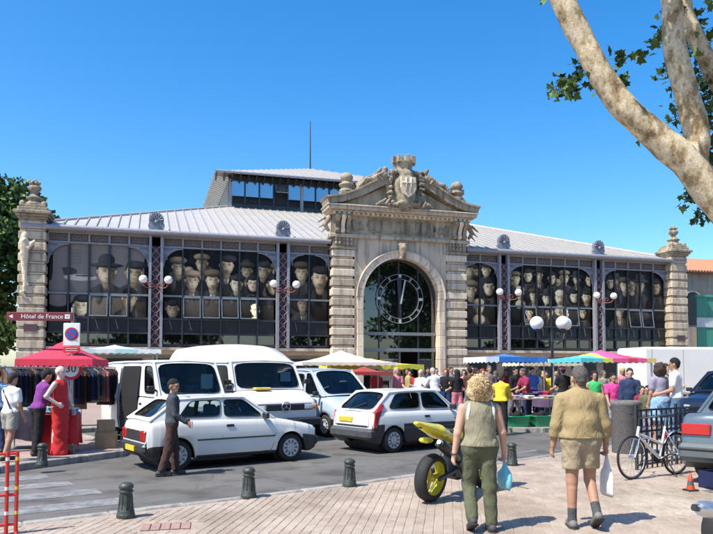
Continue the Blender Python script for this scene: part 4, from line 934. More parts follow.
# ---- vans: full-height bodies
def gridside(xs_, z0, z1, y0, y1): return None
def van(name, loc, heading, label, V):
    L0, L1, H, Wd = V['xr'], V['xf'], V['H'], V['W'] / 2; bz = V['belt']; yt = V.get('yt', Wd - .12); xa, xat = V['A'], V['At']; ry = L0 + .02
    sides = []
    cols = V['cols']                                              # x breaks from rear to A pillar, with window or None
    for (b0, b1, w) in cols:
        last = b1 >= xa - 1e-6
        sides.append(((b0, bz, Wd - .045, b0 if b0 > L0 + .05 else b0 + .05, H - .05, yt), (b1, bz, Wd - .045, xat if last else b1, H - .05, yt), w, .02))
    S = dict(paint=V['paint'], sill=V['sill'], wr=V['wr'], ax=V['ax'], track=V['W'] - .22, deck=(L0 + .05, xa - .05), crown=.02, tw=.2, rim=V.get('rim', hub_m), trimm=V.get('trimm', blackp),
        st=V['st'], trim=V['trim'], side=sides, front=((xa, bz + .005, Wd - .07), (xat, H - .05, yt), V['ws'], .07), rear=((L0 + .02, bz, Wd - .06), (L0 + .07, H - .05, yt), V.get('rw'), .02),
        roof=[(L0 + .07, yt, H - .05), (L0 + .6, yt + .01, H - .03), ((L0 + xat) / 2, yt + .01, H - .02), (xat - .3, yt + .005, H - .03), (xat, yt, H - .05)], rcrown=.06,
        seats=V.get('seats', ()), seatz=V.get('seatz', 1.3), dash=(xa - .05, bz + .03), gaps=V.get('gaps', ()), handles=V.get('handles', ()), mirror=V.get('mirror'), strip=V.get('strip'))
    root, sy = vehicle(name, loc, heading, label, 'van', S); return root, sy
van_white = mat('van_white', (.74, .73, .70), .4, 0, .05, 1.5, coat=.3)
def front_at(fl, w, h):                                         # given the front-left ground corner seen from the street, give the heading and the middle of the front
    d = Vector((.6, -.8)); p = Vector((.8, .6)); m = Vector(fl) + p * (w / 2); return d, m
d, mfr = front_at((-2.60, 16.5), 2.12, 0)
XF = 2.55
V2 = dict(paint=van_white, xr=-2.6, xf=XF, H=2.05, W=2.12, belt=1.28, A=1.78, At=1.42, sill=.36, wr=.36, ax=(1.75, -1.45), yt=.93,
    st=[(XF, .92, .86), (XF - .03, 1.0, .93), (XF - .16, 1.08, 1.0), (XF - .5, 1.2, 1.05), (1.78, 1.28, 1.06), (.5, 1.28, 1.06), (-2.4, 1.28, 1.06), (-2.58, 1.27, 1.03), (-2.6, 1.2, 1.0)],
    trim=lambda x, z: z < .62, cols=[(-2.58, .35, None), (.35, 1.78, (.16, .84, .10, .88))], ws=(.04, .96, .06, .94), seats=[(.7, .5), (.7, -.5)], seatz=1.3,
    gaps=[[(.35, 1.27), (.35, .8), (.35, .45)], [(1.7, 1.2), (1.75, .95), (1.62, .8)]], handles=[(.5, 1.05)], mirror=(1.72, 1.05, 1.5))
hd = math.atan2(d.y, d.x)
ctr = mfr - d * XF; van2, sy = van('delivery_van', (ctr.x, ctr.y, 0), hd, 'white high roofed delivery van with black grille and round emblem', V2)
lensbox(van2, 'grille', XF - .06, XF + .03, -.80, .80, .80, .97, blackp, .03); lensbox(van2, 'bumper', XF - .12, XF + .1, -1.02, 1.02, .42, .62, blackp, .05)
for s in (1, -1): lensbox(van2, 'headlight', XF - .05, XF + .035, s * .68 - .15, s * .68 + .15, .815, .955, clear_lens, .02); lensbox(van2, 'indicator', XF - .05, XF + .035, s * .9 - .05, s * .9 + .05, .82, .95, orange_lens, .012)
em = G().tube([(XF + .045, .12 * math.cos(w), .89 + .12 * math.sin(w)) for w in [2 * PI * k / 20 for k in range(21)]], .012, 6, 0, False)
for k in range(3): w = PI / 2 + 2 * PI * k / 3; em.tube([(XF + .045, 0, .89), (XF + .045, .115 * math.cos(w), .89 + .115 * math.sin(w))], .01, 5)
em.go('emblem', chrome, van2)
# raised roof
rows = []
for x, z, y in ((-2.58, 2.0, .9), (-2.55, 2.3, .86), (-2.4, 2.44, .8), (-1.5, 2.48, .8), (0, 2.48, .8), (.55, 2.44, .8), (.95, 2.3, .84), (1.2, 2.14, .88), (1.34, 2.02, .9)):
    rows.append([(x, -.98, 1.99), (x, -.96, min(2.08, z)), (x, -y, z * .985 if z > 2.1 else z), (x, -y * .6, z + .015), (x, 0, z + .03), (x, y * .6, z + .015), (x, y, z * .985 if z > 2.1 else z), (x, .96, min(2.08, z)), (x, .98, 1.99)])
g = G(); g.grid(rows, 0, True, False, False); g.add(rows[0], [tuple(range(9))], 0); g.go('high_roof', van_white, van2, fixn=True)
G().cbx(XF - .85, XF - .6, -.5, -.05, 1.30, 1.36, .02).go('dashboard_cloth', mat('yellow_cloth', (.75, .5, .06), .8), van2)
for s in (-.45, .4): G().tube([(XF - .74, s, 1.29), (XF - .9, s - .4, 1.42)], .012, 5).go('wiper', blackp, van2)
G().bx(XF - 1.02, XF - 1.0, .45, .75, 1.5, 1.75).go('windscreen_paper', mat('paper_blue', (.55, .65, .75), .8), van2)
G().tube([(.2, .4, 2.45), (.2, .4, 2.75)], .008, 5).go('aerial', blackp, van2)
d, mfr = front_at((-4.22, 15.25), 1.72, 0); X1 = 2.2
V1 = dict(paint=van_white, xr=-2.15, xf=X1, H=2.02, W=1.72, belt=1.18, A=1.78, At=1.30, sill=.30, wr=.31, ax=(1.42, -1.35), yt=.76,
    st=[(X1, .86, .72), (X1 - .03, .94, .77), (X1 - .14, 1.02, .82), (1.78, 1.18, .86), (.5, 1.18, .86), (-1.95, 1.18, .86), (-2.13, 1.17, .84), (-2.15, 1.1, .82)],
    trim=lambda x, z: z < .55, cols=[(-2.13, -.75, None), (-.75, .55, None), (.55, 1.78, (.30, .86, .10, .9))], ws=(.04, .96, .06, .94), seats=[(.9, .42), (.9, -.42)], seatz=1.2,
    gaps=[[(-.75, 1.17), (-.75, .45)], [(.55, 1.17), (.55, .42)], [(1.62, 1.1), (1.66, .8)]], handles=[(.68, 1.0), (-.85, 1.02)], mirror=(1.66, .86, 1.38))
ctr = mfr - d * X1; van1, sy = van('delivery_van', (ctr.x, ctr.y, .0), hd, 'white low roofed van with its dark side doorway open by the stall', V1)
# open sliding doorway (flat black sheet painted for the shade inside) and the door slid back along the flank
G().grid([[(-.72, -.87, .36), (.52, -.87, .36)], [(-.72, -.872, 1.16), (.52, -.872, 1.16)], [(-.72, -.785, 1.90), (.52, -.785, 1.90)]], 0, False).go('side_doorway', mat('doorway_black', (.008, .008, .009), .95), van1)
sd = G(); rows = []
for x in (-2.05, -1.95, -1.2, -.85, -.76):
    e = .03 if x in (-2.05, -.76) else 0; rows.append([(x, -.92 + e, .36), (x, -.96 + e, .6), (x, -.96 + e, 1.1), (x, -.93 + e, 1.3), (x, -.86 + e, 1.92)])
sd.grid(rows, 0, True, False, False); sd.grid([[(x, y + .05, z) for x, y, z in r] for r in rows], 0, True, False, True)
sd.go('sliding_door', van_white, van1)
G().cbx(-.98, -.84, -.985, -.955, 1.02, 1.09, .008).go('door_handle', blackp, van1)
lensbox(van1, 'bumper', X1 - .1, X1 + .08, -.82, .82, .36, .58, blackp, .05)
for s in (1, -1): lensbox(van1, 'headlight', X1 - .06, X1 + .02, s * .55 - .16, s * .55 + .16, .68, .84, clear_lens, .02)
G().bx(X1 - .78, X1 - .76, .35, .65, 1.35, 1.7).go('windscreen_paper', mat('paper_white', (.6, .7, .75), .8), van1)
# ---- pale blue leisure van behind
pale_blue = mat('pale_blue_paint', (.48, .57, .66), .32, .1, .04, 3, coat=.5)
d, mfr = front_at((-.45, 18.1), 1.68, 0); XK = 2.0
VK = dict(paint=pale_blue, xr=-2.0, xf=XK, H=1.82, W=1.68, belt=1.08, A=1.25, At=.45, sill=.24, wr=.30, ax=(1.28, -1.34), yt=.70,
    st=[(XK, .66, .66), (XK - .04, .76, .74), (XK - .2, .86, .80), (1.5, .98, .83), (1.25, 1.07, .84), (.3, 1.08, .84), (-1.8, 1.08, .84), (-1.97, 1.06, .82), (-2.0, .95, .8)],
    trim=lambda x, z: z < .45, cols=[(-1.98, -.65, (.15, .9, .12, .85)), (-.65, .25, (.12, .9, .10, .88)), (.25, 1.25, (.06, .80, .09, .90))], ws=(.05, .95, .05, .94), seats=[(.1, .4), (.1, -.4)], seatz=1.12,
    gaps=[[(.2, 1.07), (.2, .35)], [(1.2, 1.0), (1.2, .4)], [(-.65, 1.07), (-.65, .4)]], handles=[(.32, .95), (-.5, .95)], mirror=(1.05, .84, 1.16), strip=(-.9, .9, .62))
ctr = mfr - d * XK; vk, sy = van('leisure_van', (ctr.x, ctr.y, 0), hd, 'pale blue van between the high roofed van and the black bottomed hatchback', VK)
lensbox(vk, 'bumper', XK - .12, XK + .07, -.78, .78, .28, .52, blackp, .06)
for s in (1, -1): lensbox(vk, 'headlight', XK - .14, XK + .0, s * .56 - .16, s * .56 + .16, .6, .76, clear_lens, .03)
# ---- grey-blue saloon at the railing, its tail towards the pavement
grey_paint = mat('slate_blue_paint', (.13, .17, .20), .28, .35, .04, 4, coat=.6)
SSD = dict(paint=grey_paint, sill=.22, wr=.30, ax=(1.3, -1.3), track=1.45, deck=(-1.2, .85), crown=.03,
    st=[(2.2, .62, .70), (2.1, .74, .80), (1.6, .84, .85), (.95, .96, .86), (0, .98, .86), (-1.2, 1.0, .855), (-1.9, 1.02, .83), (-2.1, 1.02, .80), (-2.16, .97, .78), (-2.20, .80, .775), (-2.21, .5, .77)],
    trim=lambda x, z: z < .30, side=[((-1.45, .99, .77, -1.0, 1.38, .60), (-.2, .98, .79, -.2, 1.42, .62), (.2, .93, .12, .9), .01), ((-.2, .98, .79, -.2, 1.42, .62), (.95, .96, .78, .3, 1.42, .60), (.05, .86, .12, .9), .01)],
    front=((.98, .965, .76), (.3, 1.42, .60), (.05, .95, .08, .93), .05), rear=((-1.5, 1.0, .74), (-1.0, 1.38, .60), (.06, .94, .08, .93), .04), roof=[(-1.0, .6, 1.38), (-.5, .62, 1.41), (0, .62, 1.425), (.3, .6, 1.42)],
    seats=[(-.1, .36), (-.1, -.36)], seatz=1.0, dash=(.85, .98), gaps=[[(-.2, .97), (-.2, .35)], [(.95, .95), (.95, .4)]], handles=[(-.1, .85)], strip=(-.9, .9, .6), mirror=(.75, .8, 1.02))
hs_ = R(47); cc = Vector((4.83, 10.42)) + Vector((math.cos(hs_), math.sin(hs_))) * 2.2 + Vector((math.sin(hs_), -math.cos(hs_))) * .80
csd, sy = hatch('parked_car', (cc.x, cc.y, .12), hs_, 'slate blue saloon with wide red tail lights parked by the iron railing', SSD, 0)
for s in (1, -1): lensbox(csd, 'tail_light', -2.235, -2.14, s * .565 - .20, s * .565 + .20, .72, .89, red_lens, .015)
lensbox(csd, 'bumper', -2.29, -2.08, -.81, .81, .36, .60, mat('slate_bumper', (.10, .12, .13), .5, 0, .1, 6), .05); lensbox(csd, 'bumper', 2.1, 2.26, -.76, .76, .3, .54, blackp, .05)
lensbox(csd, 'bumper_strip', -2.30, -2.2, -.79, .79, .50, .53, black, .008)
lensbox(csd, 'number_plate', -2.235, -2.2, -.26, .26, .74, .85, plate_y, .004)
for s in (1, -1): lensbox(csd, 'headlight', 2.08, 2.19, s * .55 - .17, s * .55 + .17, .58, .7, clear_lens, .02)
# ---- dark people carrier on the street behind the railing
navy_paint = mat('navy_paint', (.012, .017, .035), .25, .2, .05, 4, coat=.6)
VD = dict(paint=navy_paint, xr=-2.2, xf=2.2, H=1.78, W=1.8, belt=1.12, A=1.3, At=.45, sill=.24, wr=.32, ax=(1.35, -1.35), yt=.72,
    st=[(2.2, .72, .72), (2.16, .82, .80), (1.95, .94, .87), (1.3, 1.11, .90), (0, 1.12, .90), (-2.0, 1.12, .9), (-2.18, 1.1, .87), (-2.2, .9, .85)], trim=lambda x, z: z < .4,
    cols=[(-2.18, -.8, (.12, .92, .12, .86)), (-.8, .3, (.08, .93, .10, .88)), (.3, 1.3, (.06, .8, .09, .9))], ws=(.05, .95, .05, .94), seats=[(.1, .42), (.1, -.42)], seatz=1.15, gaps=[[(.3, 1.1), (.3, .35)]], handles=[(.4, .98)], mirror=(1.1, .9, 1.2))
hv = math.atan2(-.58, -.81); vd, sy = van('people_carrier', (11.85, 21.5, 0), hv, 'dark navy people carrier with amber indicators behind the railing', VD)
lensbox(vd, 'bumper', 2.08, 2.27, -.82, .82, .3, .58, navy_paint, .06)
for s in (1, -1): lensbox(vd, 'headlight', 2.06, 2.2, s * .52 - .16, s * .52 + .16, .62, .78, clear_lens, .03); lensbox(vd, 'indicator', 2.02, 2.195, s * .77 - .08, s * .77 + .08, .62, .78, orange_lens, .02)
lensbox(vd, 'number_plate', 2.25, 2.28, -.26, .26, .4, .5, white_paint, .004)
# ---- long white box truck behind the right-hand stalls
tk = empty('box_truck', (14.6, 27.6, .12), R(6), 'long white box truck behind the striped stall canopies', 'truck')
G().cbx(-3.9, 3.0, -1.1, 1.1, .75, 2.55, .08).go('cargo_box', van_white, tk)
for k in range(6): x = -3.6 + k * 1.25; G().bx(x - .012, x + .012, -1.106, -1.09, .85, 2.47).go('panel_joint', mat('joint_grey', (.4, .4, .39), .6), tk)
g = G(); prof = [(3.05, .45), (4.7, .45), (4.75, 1.3), (4.45, 2.3), (4.3, 2.4), (3.05, 2.4)]; g.prism(prof, -1.0, 1.0, lambda a, b_, t: (a, t, b_)); g.go('cab', van_white, tk, fixn=True)
G().prism([(3.4, 1.4), (4.5, 1.4), (4.3, 2.15), (3.4, 2.15)], -1.012, -1.0, lambda a, b_, t: (a, t, b_)).go('cab_window', mat('truck_glass', (.02, .025, .03), .08), tk, fixn=True)
G().cbx(1.2, 2.0, -1.115, -1.09, 1.75, 2.3, .01).go('side_window', mat('truck_glass', (.02, .025, .03), .08), tk)
G().bx(-4.0, 4.6, -.8, .8, .5, .75).go('chassis', blackp, tk)
for x in (-2.7, 3.9):
    for s in (1, -1): wheel(tk, x, s * .92, .42, .24, hub_m, 0, s)
# ------------------------------------------------------------------ people
def inpoly(x, y, P):
    c = False; n = len(P)
    for i in range(n):
        (x0, y0), (x1, y1) = P[i], P[i - 1]
        if (y0 > y) != (y1 > y) and x < (x1 - x0) * (y - y0) / (y1 - y0) + x0: c = not c
    return c
def gz(x, y): return .12 if inpoly(x, y, NEAR) or inpoly(x, y, FARP) else 0.0
SKIN = {'fair': mat('skin_fair', (.56, .33, .24), .55, 0, .08, 8, spec=.35), 'tan': mat('skin_tan', (.40, .22, .145), .55, 0, .1, 8, spec=.35), 'dark': mat('skin_dark', (.16, .085, .055), .5, 0, .1, 8, spec=.4)}
def cloth(name, c, var=.14):
    if 'cloth_' + name in MATS: return MATS['cloth_' + name]
    m = mat('cloth_' + name, c, .9, 0, var * .5, 5, 0, spec=.2); n = m.node_tree.nodes; l = m.node_tree.links; tc = n.new('ShaderNodeTexCoord'); mp = n.new('ShaderNodeMapping'); mp.inputs['Scale'].default_value = (1, 1, .55)
    l.new(tc.outputs['Object'], mp.inputs['Vector']); a = n.new('ShaderNodeTexNoise'); a.inputs['Scale'].default_value = 6.5; a.inputs['Detail'].default_value = 3; a.inputs['Distortion'].default_value = 2.2; l.new(mp.outputs[0], a.inputs['Vector'])
    w = n.new('ShaderNodeTexNoise'); w.inputs['Scale'].default_value = 240; l.new(tc.outputs['Object'], w.inputs['Vector'])
    b1 = n.new('ShaderNodeBump'); b1.inputs['Strength'].default_value = .55; b1.inputs['Distance'].default_value = .045; l.new(a.outputs['Fac'], b1.inputs['Height'])
    b2 = n.new('ShaderNodeBump'); b2.inputs['Strength'].default_value = .12; b2.inputs['Distance'].default_value = .004; l.new(w.outputs['Fac'], b2.inputs['Height']); l.new(b1.outputs[0], b2.inputs['Normal']); l.new(b2.outputs[0], n['Principled BSDF'].inputs['Normal']); return m
def hairm(name, c): return mat('hair_' + name, c, .6, 0, .38, 60, .8, 110, spec=.35)
HAIR = {'brown': hairm('brown', (.05, .03, .02)), 'black': hairm('black', (.012, .011, .011)), 'blond': hairm('blond', (.62, .46, .25)), 'grey': hairm('grey', (.12, .105, .095)), 'white': hairm('white', (.45, .43, .4)), 'red': hairm('red', (.22, .06, .025))}
POSES = {
 'stand': dict(L=(2, 2, 3), R=(-2, 3, 3), aL=(4, 8, 12), aR=(2, 8, 14), lean=1),
 'walk': dict(L=(20, 6, 1), R=(-18, 22, 1), aL=(-18, 7, 14), aR=(20, 7, 26), lean=3),
 'carry': dict(L=(8, 8, 2), R=(-8, 14, 2), aL=(14, 9, 60), aR=(6, 8, 20), lean=3),
 'reach': dict(L=(4, 5, 3), R=(-4, 4, 3), aL=(42, 8, 40), aR=(38, 8, 48), lean=14),
 'fold': dict(L=(2, 2, 4), R=(-3, 3, 4), aL=(18, 6, 95), aR=(16, 6, 92), lean=2)}
def person(label, loc, face, h, pose, top, bottom, hair='brown', skin='fair', vox=.024, shoes=(.03, .03, .03), hair_kind='short', z=None, group=None, sleeve=None, extra=None, head=(0, 0), name='person', build=1.0):
    """face: heading in degrees (0 looks along +Y, away from the street); top=(kind, material); bottom=(kind, material)"""
    x, y = loc; z = gz(x, y) if z is None else z; s = h / 1.72; po = POSES[pose] if isinstance(pose, str) else pose
    root = empty(name, (x, y, z), R(face), label, 'person', group)
    rd = R
    V = lambda *a: np.array(a, float)
    legs = {}; pel = 0
    for sd, k in (('L', -1), ('R', 1)):
        sw, kn, ab = po[sd]; hip = V(k * .09, 0, 0); td = V(k * math.sin(rd(ab)), math.sin(rd(sw)), -math.cos(rd(sw))); kd = V(k * math.sin(rd(ab)) * .6, math.sin(rd(sw - kn)), -math.cos(rd(sw - kn)))
        knee = hip + td * .43; ank = knee + kd * .415; fp = po.get('foot' + sd, 0 if kn < 30 else -(kn - sw) * .8); tw = V(0, math.cos(rd(fp)), math.sin(rd(fp)))
        legs[sd] = (hip, knee, ank, tw); pel = max(pel, -(ank[2]) + .075)
    up0 = V(0, 0, pel); lean = rd(po.get('lean', 0))
    def U(p):                                                  # upper body leans about the pelvis; p measured above the pelvis
        p = V(*p); return up0 + V(p[0], p[1] * math.cos(lean) + p[2] * math.sin(lean), -p[1] * math.sin(lean) + p[2] * math.cos(lean))
    legs = {k: tuple((v + up0) if i < 3 else v for i, v in enumerate(l)) for k, l in legs.items()}
    arms = {}
    for sd, k in (('aL', -1), ('aR', 1)):
        sw, ab, el = po[sd]; S0 = V(k * .172 * build, -.005, .465); ud = V(k * math.sin(rd(ab)), math.sin(rd(sw)) * math.cos(rd(ab)), -math.cos(rd(sw)) * math.cos(rd(ab)))
        inn = po.get('in' + sd, 0); fd = V(k * math.sin(rd(ab * .6 - inn)), math.sin(rd(sw + el)), -math.cos(rd(sw + el))); fd /= np.linalg.norm(fd)
        E = S0 + ud * .285; W = E + fd * .235; arms[sd] = [U(S0), U(E), U(W), U(W + fd * .09), fd, k]
    b = build; HX = V(0, 0, .685); hy, hp = rd(head[0]), rd(head[1])
    def Hd(p):
        p = V(*p); p = V(p[0], p[1] * math.cos(hp) + p[2] * math.sin(hp), -p[1] * math.sin(hp) + p[2] * math.cos(hp)); p = V(p[0] * math.cos(hy) - p[1] * math.sin(hy), p[0] * math.sin(hy) + p[1] * math.cos(hy), p[2]); return U(HX + p)
    torso = lambda i: [(U((-.075 * b, 0, .03)), U((.075 * b, 0, .03)), .118 * b + i, .118 * b + i, (1, .92, 1)), (U((0, 0, .08)), U((0, 0, .22)), .138 * b + i, .134 * b + i, (1, .78, 1)), (U((0, .005, .26)), U((0, 0, .40)), .15 * b + i, .158 * b + i, (1, .72, 1)), (U((-.12 * b, -.005, .455)), U((.12 * b, -.005, .455)), .064 + i, .064 + i), (U((-.11 * b, -.012, .485)), U((-.02, -.012, .545)), .045 + i * .6, .05 + i * .4), (U((.11 * b, -.012, .485)), U((.02, -.012, .545)), .045 + i * .6, .05 + i * .4)]
    def arm(sd, i, t0=0, t1=2.0):
        S0, E, W, Hh, fd, k = arms[sd]; o = []; rr = [(.056, .045), (.044, .031)]; pts = [S0, E, W]
        for j in range(2):
            a = max(t0, j) - j; c = min(t1, j + 1) - j
            if c <= a or a > 1 or c < 0: continue
            p, q = pts[j] + (pts[j + 1] - pts[j]) * a, pts[j] + (pts[j + 1] - pts[j]) * c; r0, r1 = rr[j]; o.append((p, q, r0 + (r1 - r0) * a + i, r0 + (r1 - r0) * c + i))
        return o
    def leg(sd, i, t0=0, t1=2.0, flare=0):
        hip, kn, an, tw = legs[sd]; o = []; rr = [(.086 * min(b, 1.06), .062), (.060, .042)]; pts = [hip, kn, an]
        for j in range(2):
            a = max(t0, j) - j; c = min(t1, j + 1) - j
            if c <= a or a > 1: continue
            p, q = pts[j] + (pts[j + 1] - pts[j]) * a, pts[j] + (pts[j + 1] - pts[j]) * c; r0, r1 = rr[j]; o.append((p, q, r0 + (r1 - r0) * a + i + flare * (a + j), r0 + (r1 - r0) * c + i + flare * (c + j)))
        if t1 > 1.35 and not flare: p, q = kn, an; o.append((p + (q - p) * .18 + V(0, -.018, 0), p + (q - p) * .5 + V(0, -.012, 0), .045 + i, .036 + i))
        return o
    fine = vox < .015
    pr = torso(0) + arm('aL', 0) + arm('aR', 0) + leg('L', 0) + leg('R', 0)
    pr += [(U((0, -.01, .47)), Hd((0, -.01, -.07)), .058, .052), (Hd((0, -.012, .03)), Hd((0, -.0, .045)), .082, .082, (.92, 1.14, 1.12)), (Hd((0, .035, -.03)), Hd((0, .05, -.07)), .058, .036, (1, 1, 1)),
           (Hd((0, .098, .0)), Hd((0, .112, -.02)), .009, .013), (Hd((-.022, .088, -.062)), Hd((.022, .088, -.062)), .010, .010), (Hd((-.035, .082, .035)), Hd((.035, .082, .035)), .014, .014)]
    for k in (-1, 1): pr.append((Hd((k * .083, -.005, .02)), Hd((k * .088, -.012, -.02)), .016, .012))
    for sd in ('aL', 'aR'):                                     # hands: palm, four curled fingers, a thumb from the side of the palm
        S0, E, W, Hh, fd, k = arms[sd]; fwd = np.cross(V(-k, 0, 0), fd); fwd = fwd / (np.linalg.norm(fwd) + 1e-9) * (1 if fwd[1] >= 0 or abs(fwd[1]) < .3 else -1)
        inn = V(-k, 0, 0); inn = inn - fd * (inn @ fd); inn /= np.linalg.norm(inn); cu = po.get('grip' + sd, .45)
        pr.append((W, Hh, .028, .03, (.75, 1, 1))); pr.append((W + fd * .045 + fwd * .02, W + fd * .08 + fwd * .018, .018, .02))
        for f in range(4):
            off = fwd * (.032 - .021 * f); L_ = (.036, .042, .039, .03)[f]; a = Hh + off; m1 = a + (fd * (1 - cu * .5) + inn * cu) * L_; m2 = m1 + (fd * (1 - cu * 1.7) + inn * cu * 1.3) * L_ * .85; r = .0095 if fine else .011
            pr += [(a, m1, r, r * .95), (m1, m2, r * .95, r * .8)]
        a = W + fd * .035 + fwd * .03; m1 = a + (fd * .6 + fwd * .7 + inn * .2) * .035; pr += [(a, m1, .012, .011), (m1, m1 + (fd * .85 + inn * .45) * .03, .011, .009)]
    for sd in ('L', 'R'):
        hip, kn, an, tw = legs[sd]; pr.append((an + V(0, 0, -.03) - tw * .03, an + tw * .1 + V(0, 0, -.045), .036, .028))
    sc = lambda P_: [(tuple(np.array(p[0]) * s), tuple(np.array(p[1]) * s), p[2] * s, p[3] * s) + tuple(p[4:]) for p in P_]
    def put(nm, P_, m, vx, k=.02, cuts=(), wr=None, lab=None):
        me = sdf_mesh(sc(P_), vx, k, cuts, wr, nm); me.materials.append(m); o = link(nm, me, root); 
        if lab: o['label'] = lab
        return o
    put('body', pr, SKIN[skin], vox * (.85 if fine else 1), .018 if fine else .022)
    vx = vox; wr = (.0045, 26) if fine else (.005, 20); i1 = .014 if fine else .018
    # bottom
    bk, bm = bottom; hz = (up0[2] + .10) * s
    if bk in ('trousers', 'shorts'):
        t1 = 1.93 if bk == 'trousers' else .74; P_ = [q for q in torso(.006)[:1]] + [(U((0, 0, .06)), U((0, 0, .1)), .135 * b, .132 * b, (1, .8, 1))]
        P_ += leg('L', i1 + (.012 if bk == 'shorts' else 0), 0, t1, .006 if bk == 'trousers' else .012) + leg('R', i1 + (.012 if bk == 'shorts' else 0), 0, t1, .006 if bk == 'trousers' else .012)
        cuts = [((0, 0, hz), (0, 0, 1))]
        if bk == 'shorts': cuts.append(((0, 0, (up0[2] - .29) * s), (0, 0, -1)))
        put('trousers' if bk == 'trousers' else 'shorts', P_, bm, vx, .03, cuts, wr)
    else:
        ln = .42 if bk == 'skirt' else .84; ww = (.16, .215, .235) if bk == 'skirt' else (.15, .19, .16); P_ = [(U((0, 0, .08)), U((0, 0, .0)), ww[0], ww[1], (1, .8, 1)), (tuple(up0), tuple(up0 + V(0, .01, -ln)), ww[1], ww[2], (1, .8, 1))]
        put('skirt', P_, bm, vx, .03, [((0, 0, hz), (0, 0, 1)), ((0, 0, (up0[2] - ln) * s), (0, 0, -1))], (.008, 18))
    # top
    tk_, tm = top; P_ = torso(.012 if tk_ != 'jacket' else .022); cuts = []
    if tk_ == 'tee': P_ += arm('aL', .020, 0, .62) + arm('aR', .020, 0, .62)
    if tk_ == 'long': P_ += arm('aL', .013, 0, 1.93) + arm('aR', .013, 0, 1.93)
    if tk_ == 'jacket': P_ += arm('aL', .024, 0, 1.5) + arm('aR', .024, 0, 1.5) + arm('aL', .018, 1.4, 1.95) + arm('aR', .018, 1.4, 1.95) + [(U((-.04, -.005, .55)), U((.04, -.005, .55)), .05, .05), (U((0, 0, .11)), U((0, 0, .20)), .172 * b, .182 * b, (1, .84, 1))]
    lo = (.02 if tk_ != 'jacket' else .045)
    cuts.append((tuple((U((0, 0, lo)) * s)), (0, 0, -1)))
    if tk_ == 'tank': P_ = torso(.014) + [(U((0, 0, .03)), U((0, 0, .12)), .172 * b, .160 * b, (1, .84, 1)), (U((0, .005, .24)), U((0, 0, .37)), .163 * b, .162 * b, (1, .78, 1))]; cuts = [(tuple((U((0, 0, .04)) * s)), (0, 0, -1)), (tuple(U((0, 0, .555)) * s), (0, 0, 1))]
    put({'tee': 'shirt', 'long': 'shirt', 'jacket': 'jacket', 'tank': 'vest'}[tk_], P_, tm, vx, .025, cuts, (.0045, 15) if tk_ == 'jacket' else wr)
    # hair
    hm = HAIR[hair]
    if hair_kind == 'short': P_ = [(Hd((0, -.022, .05)), Hd((0, -.012, .068)), .089, .088, (.95, 1.1, 1.05)), (Hd((0, -.05, -.01)), Hd((0, -.045, -.03)), .06, .05)]; cuts = [(tuple(Hd((0, .05, .035)) * s), (0, .75 * math.cos(hy), -.66)), ]; w_ = (.004, 60)
    elif hair_kind == 'curly': P_ = [(Hd((0, -.02, .05)), Hd((0, -.03, .03)), .118, .122, (1, 1.05, 1.0)), (Hd((-.07, -.03, -.03)), Hd((.07, -.03, -.03)), .085, .085), (Hd((-.06, -.045, -.09)), Hd((.06, -.045, -.09)), .06, .06)]; cuts = [(tuple(Hd((0, .07, .03)) * s), (-math.sin(hy), math.cos(hy), -.35))]; w_ = (.008, 60)
    else: P_ = [(Hd((0, -.022, .05)), Hd((0, -.015, .066)), .098, .096, (1, 1.08, 1.05)), (Hd((0, -.06, .0)), Hd((0, -.085, -.2)), .085, .07, (1.25, .8, 1)), (Hd((-.06, -.05, -.03)), Hd((-.07, -.05, -.16)), .04, .03), (Hd((.06, -.05, -.03)), Hd((.07, -.05, -.16)), .04, .03)]; cuts = [(tuple(Hd((0, .062, .03)) * s), (-math.sin(hy), math.cos(hy), -.3))]; w_ = (.008, 36)
    if hair_kind == 'curly':
        rc = random.Random(3)
        for q in range(60 if fine else 12):
            a, e = rc.uniform(0, 2 * PI), rc.uniform(-.9, 1.4); rr_ = .125; c = V(rr_ * math.cos(a) * math.cos(e), -.03 + rr_ * math.sin(a) * math.cos(e), .03 + rr_ * 1.05 * math.sin(e))
            if c[1] > .055: continue
            t_ = V(rc.uniform(-.03, .03), rc.uniform(-.03, .03), rc.uniform(-.03, .02)); P_.append((Hd(c), Hd(c + t_), .013 if fine else .02, .009 if fine else .014))
    put('hair', P_, hm, vx * .8 if fine else vx, .012, cuts, w_)
    # eyes and shoes
    for k in (-1, 1):
        c = Hd((k * .032, .083, .012)) * s; G().sph(tuple(c), .0075 * s if fine else .0085 * s, 8).go('eye', mat('eye_dark', (.02, .017, .015), .2), root)
    for sd in ('L', 'R'):
        hip, kn, an, tw = legs[sd]; P_ = [(an - tw * .055 + V(0, 0, -.032), an + tw * .145 + V(0, 0, -.042), .046, .042, (1, 1, 1)), (an + V(0, 0, -.005), an - tw * .02 + V(0, 0, -.035), .043, .042)]
        nn = np.array((0, -tw[2], tw[1])); q = (an + nn * -.078) * s
        if fine: put('sole', [(an - tw * .062 - nn * .066, an + tw * .150 - nn * .066, .050, .047)], mat('shoe_sole', (.03, .03, .03), .8), vx * .7, .01, [(tuple((an - nn * .064) * s), tuple(nn)), (tuple((an - nn * .084) * s), tuple(-nn))])
        cz = nn * -1; put('shoe', P_, mat('shoe_%02d%02d%02d' % tuple(int(c * 99) for c in shoes), shoes, .7), vx * .8, .012, [(tuple(q), tuple(cz))])
    return dict(root=root, arms={k: [v_ * s for v_ in a[:4]] + a[4:] for k, a in arms.items()}, legs={k: tuple(v_ * s if i < 3 else v_ for i, v_ in enumerate(l)) for k, l in legs.items()}, U=lambda *p: U(p) * s, Hd=lambda *p: Hd(p) * s, s=s, put=put)

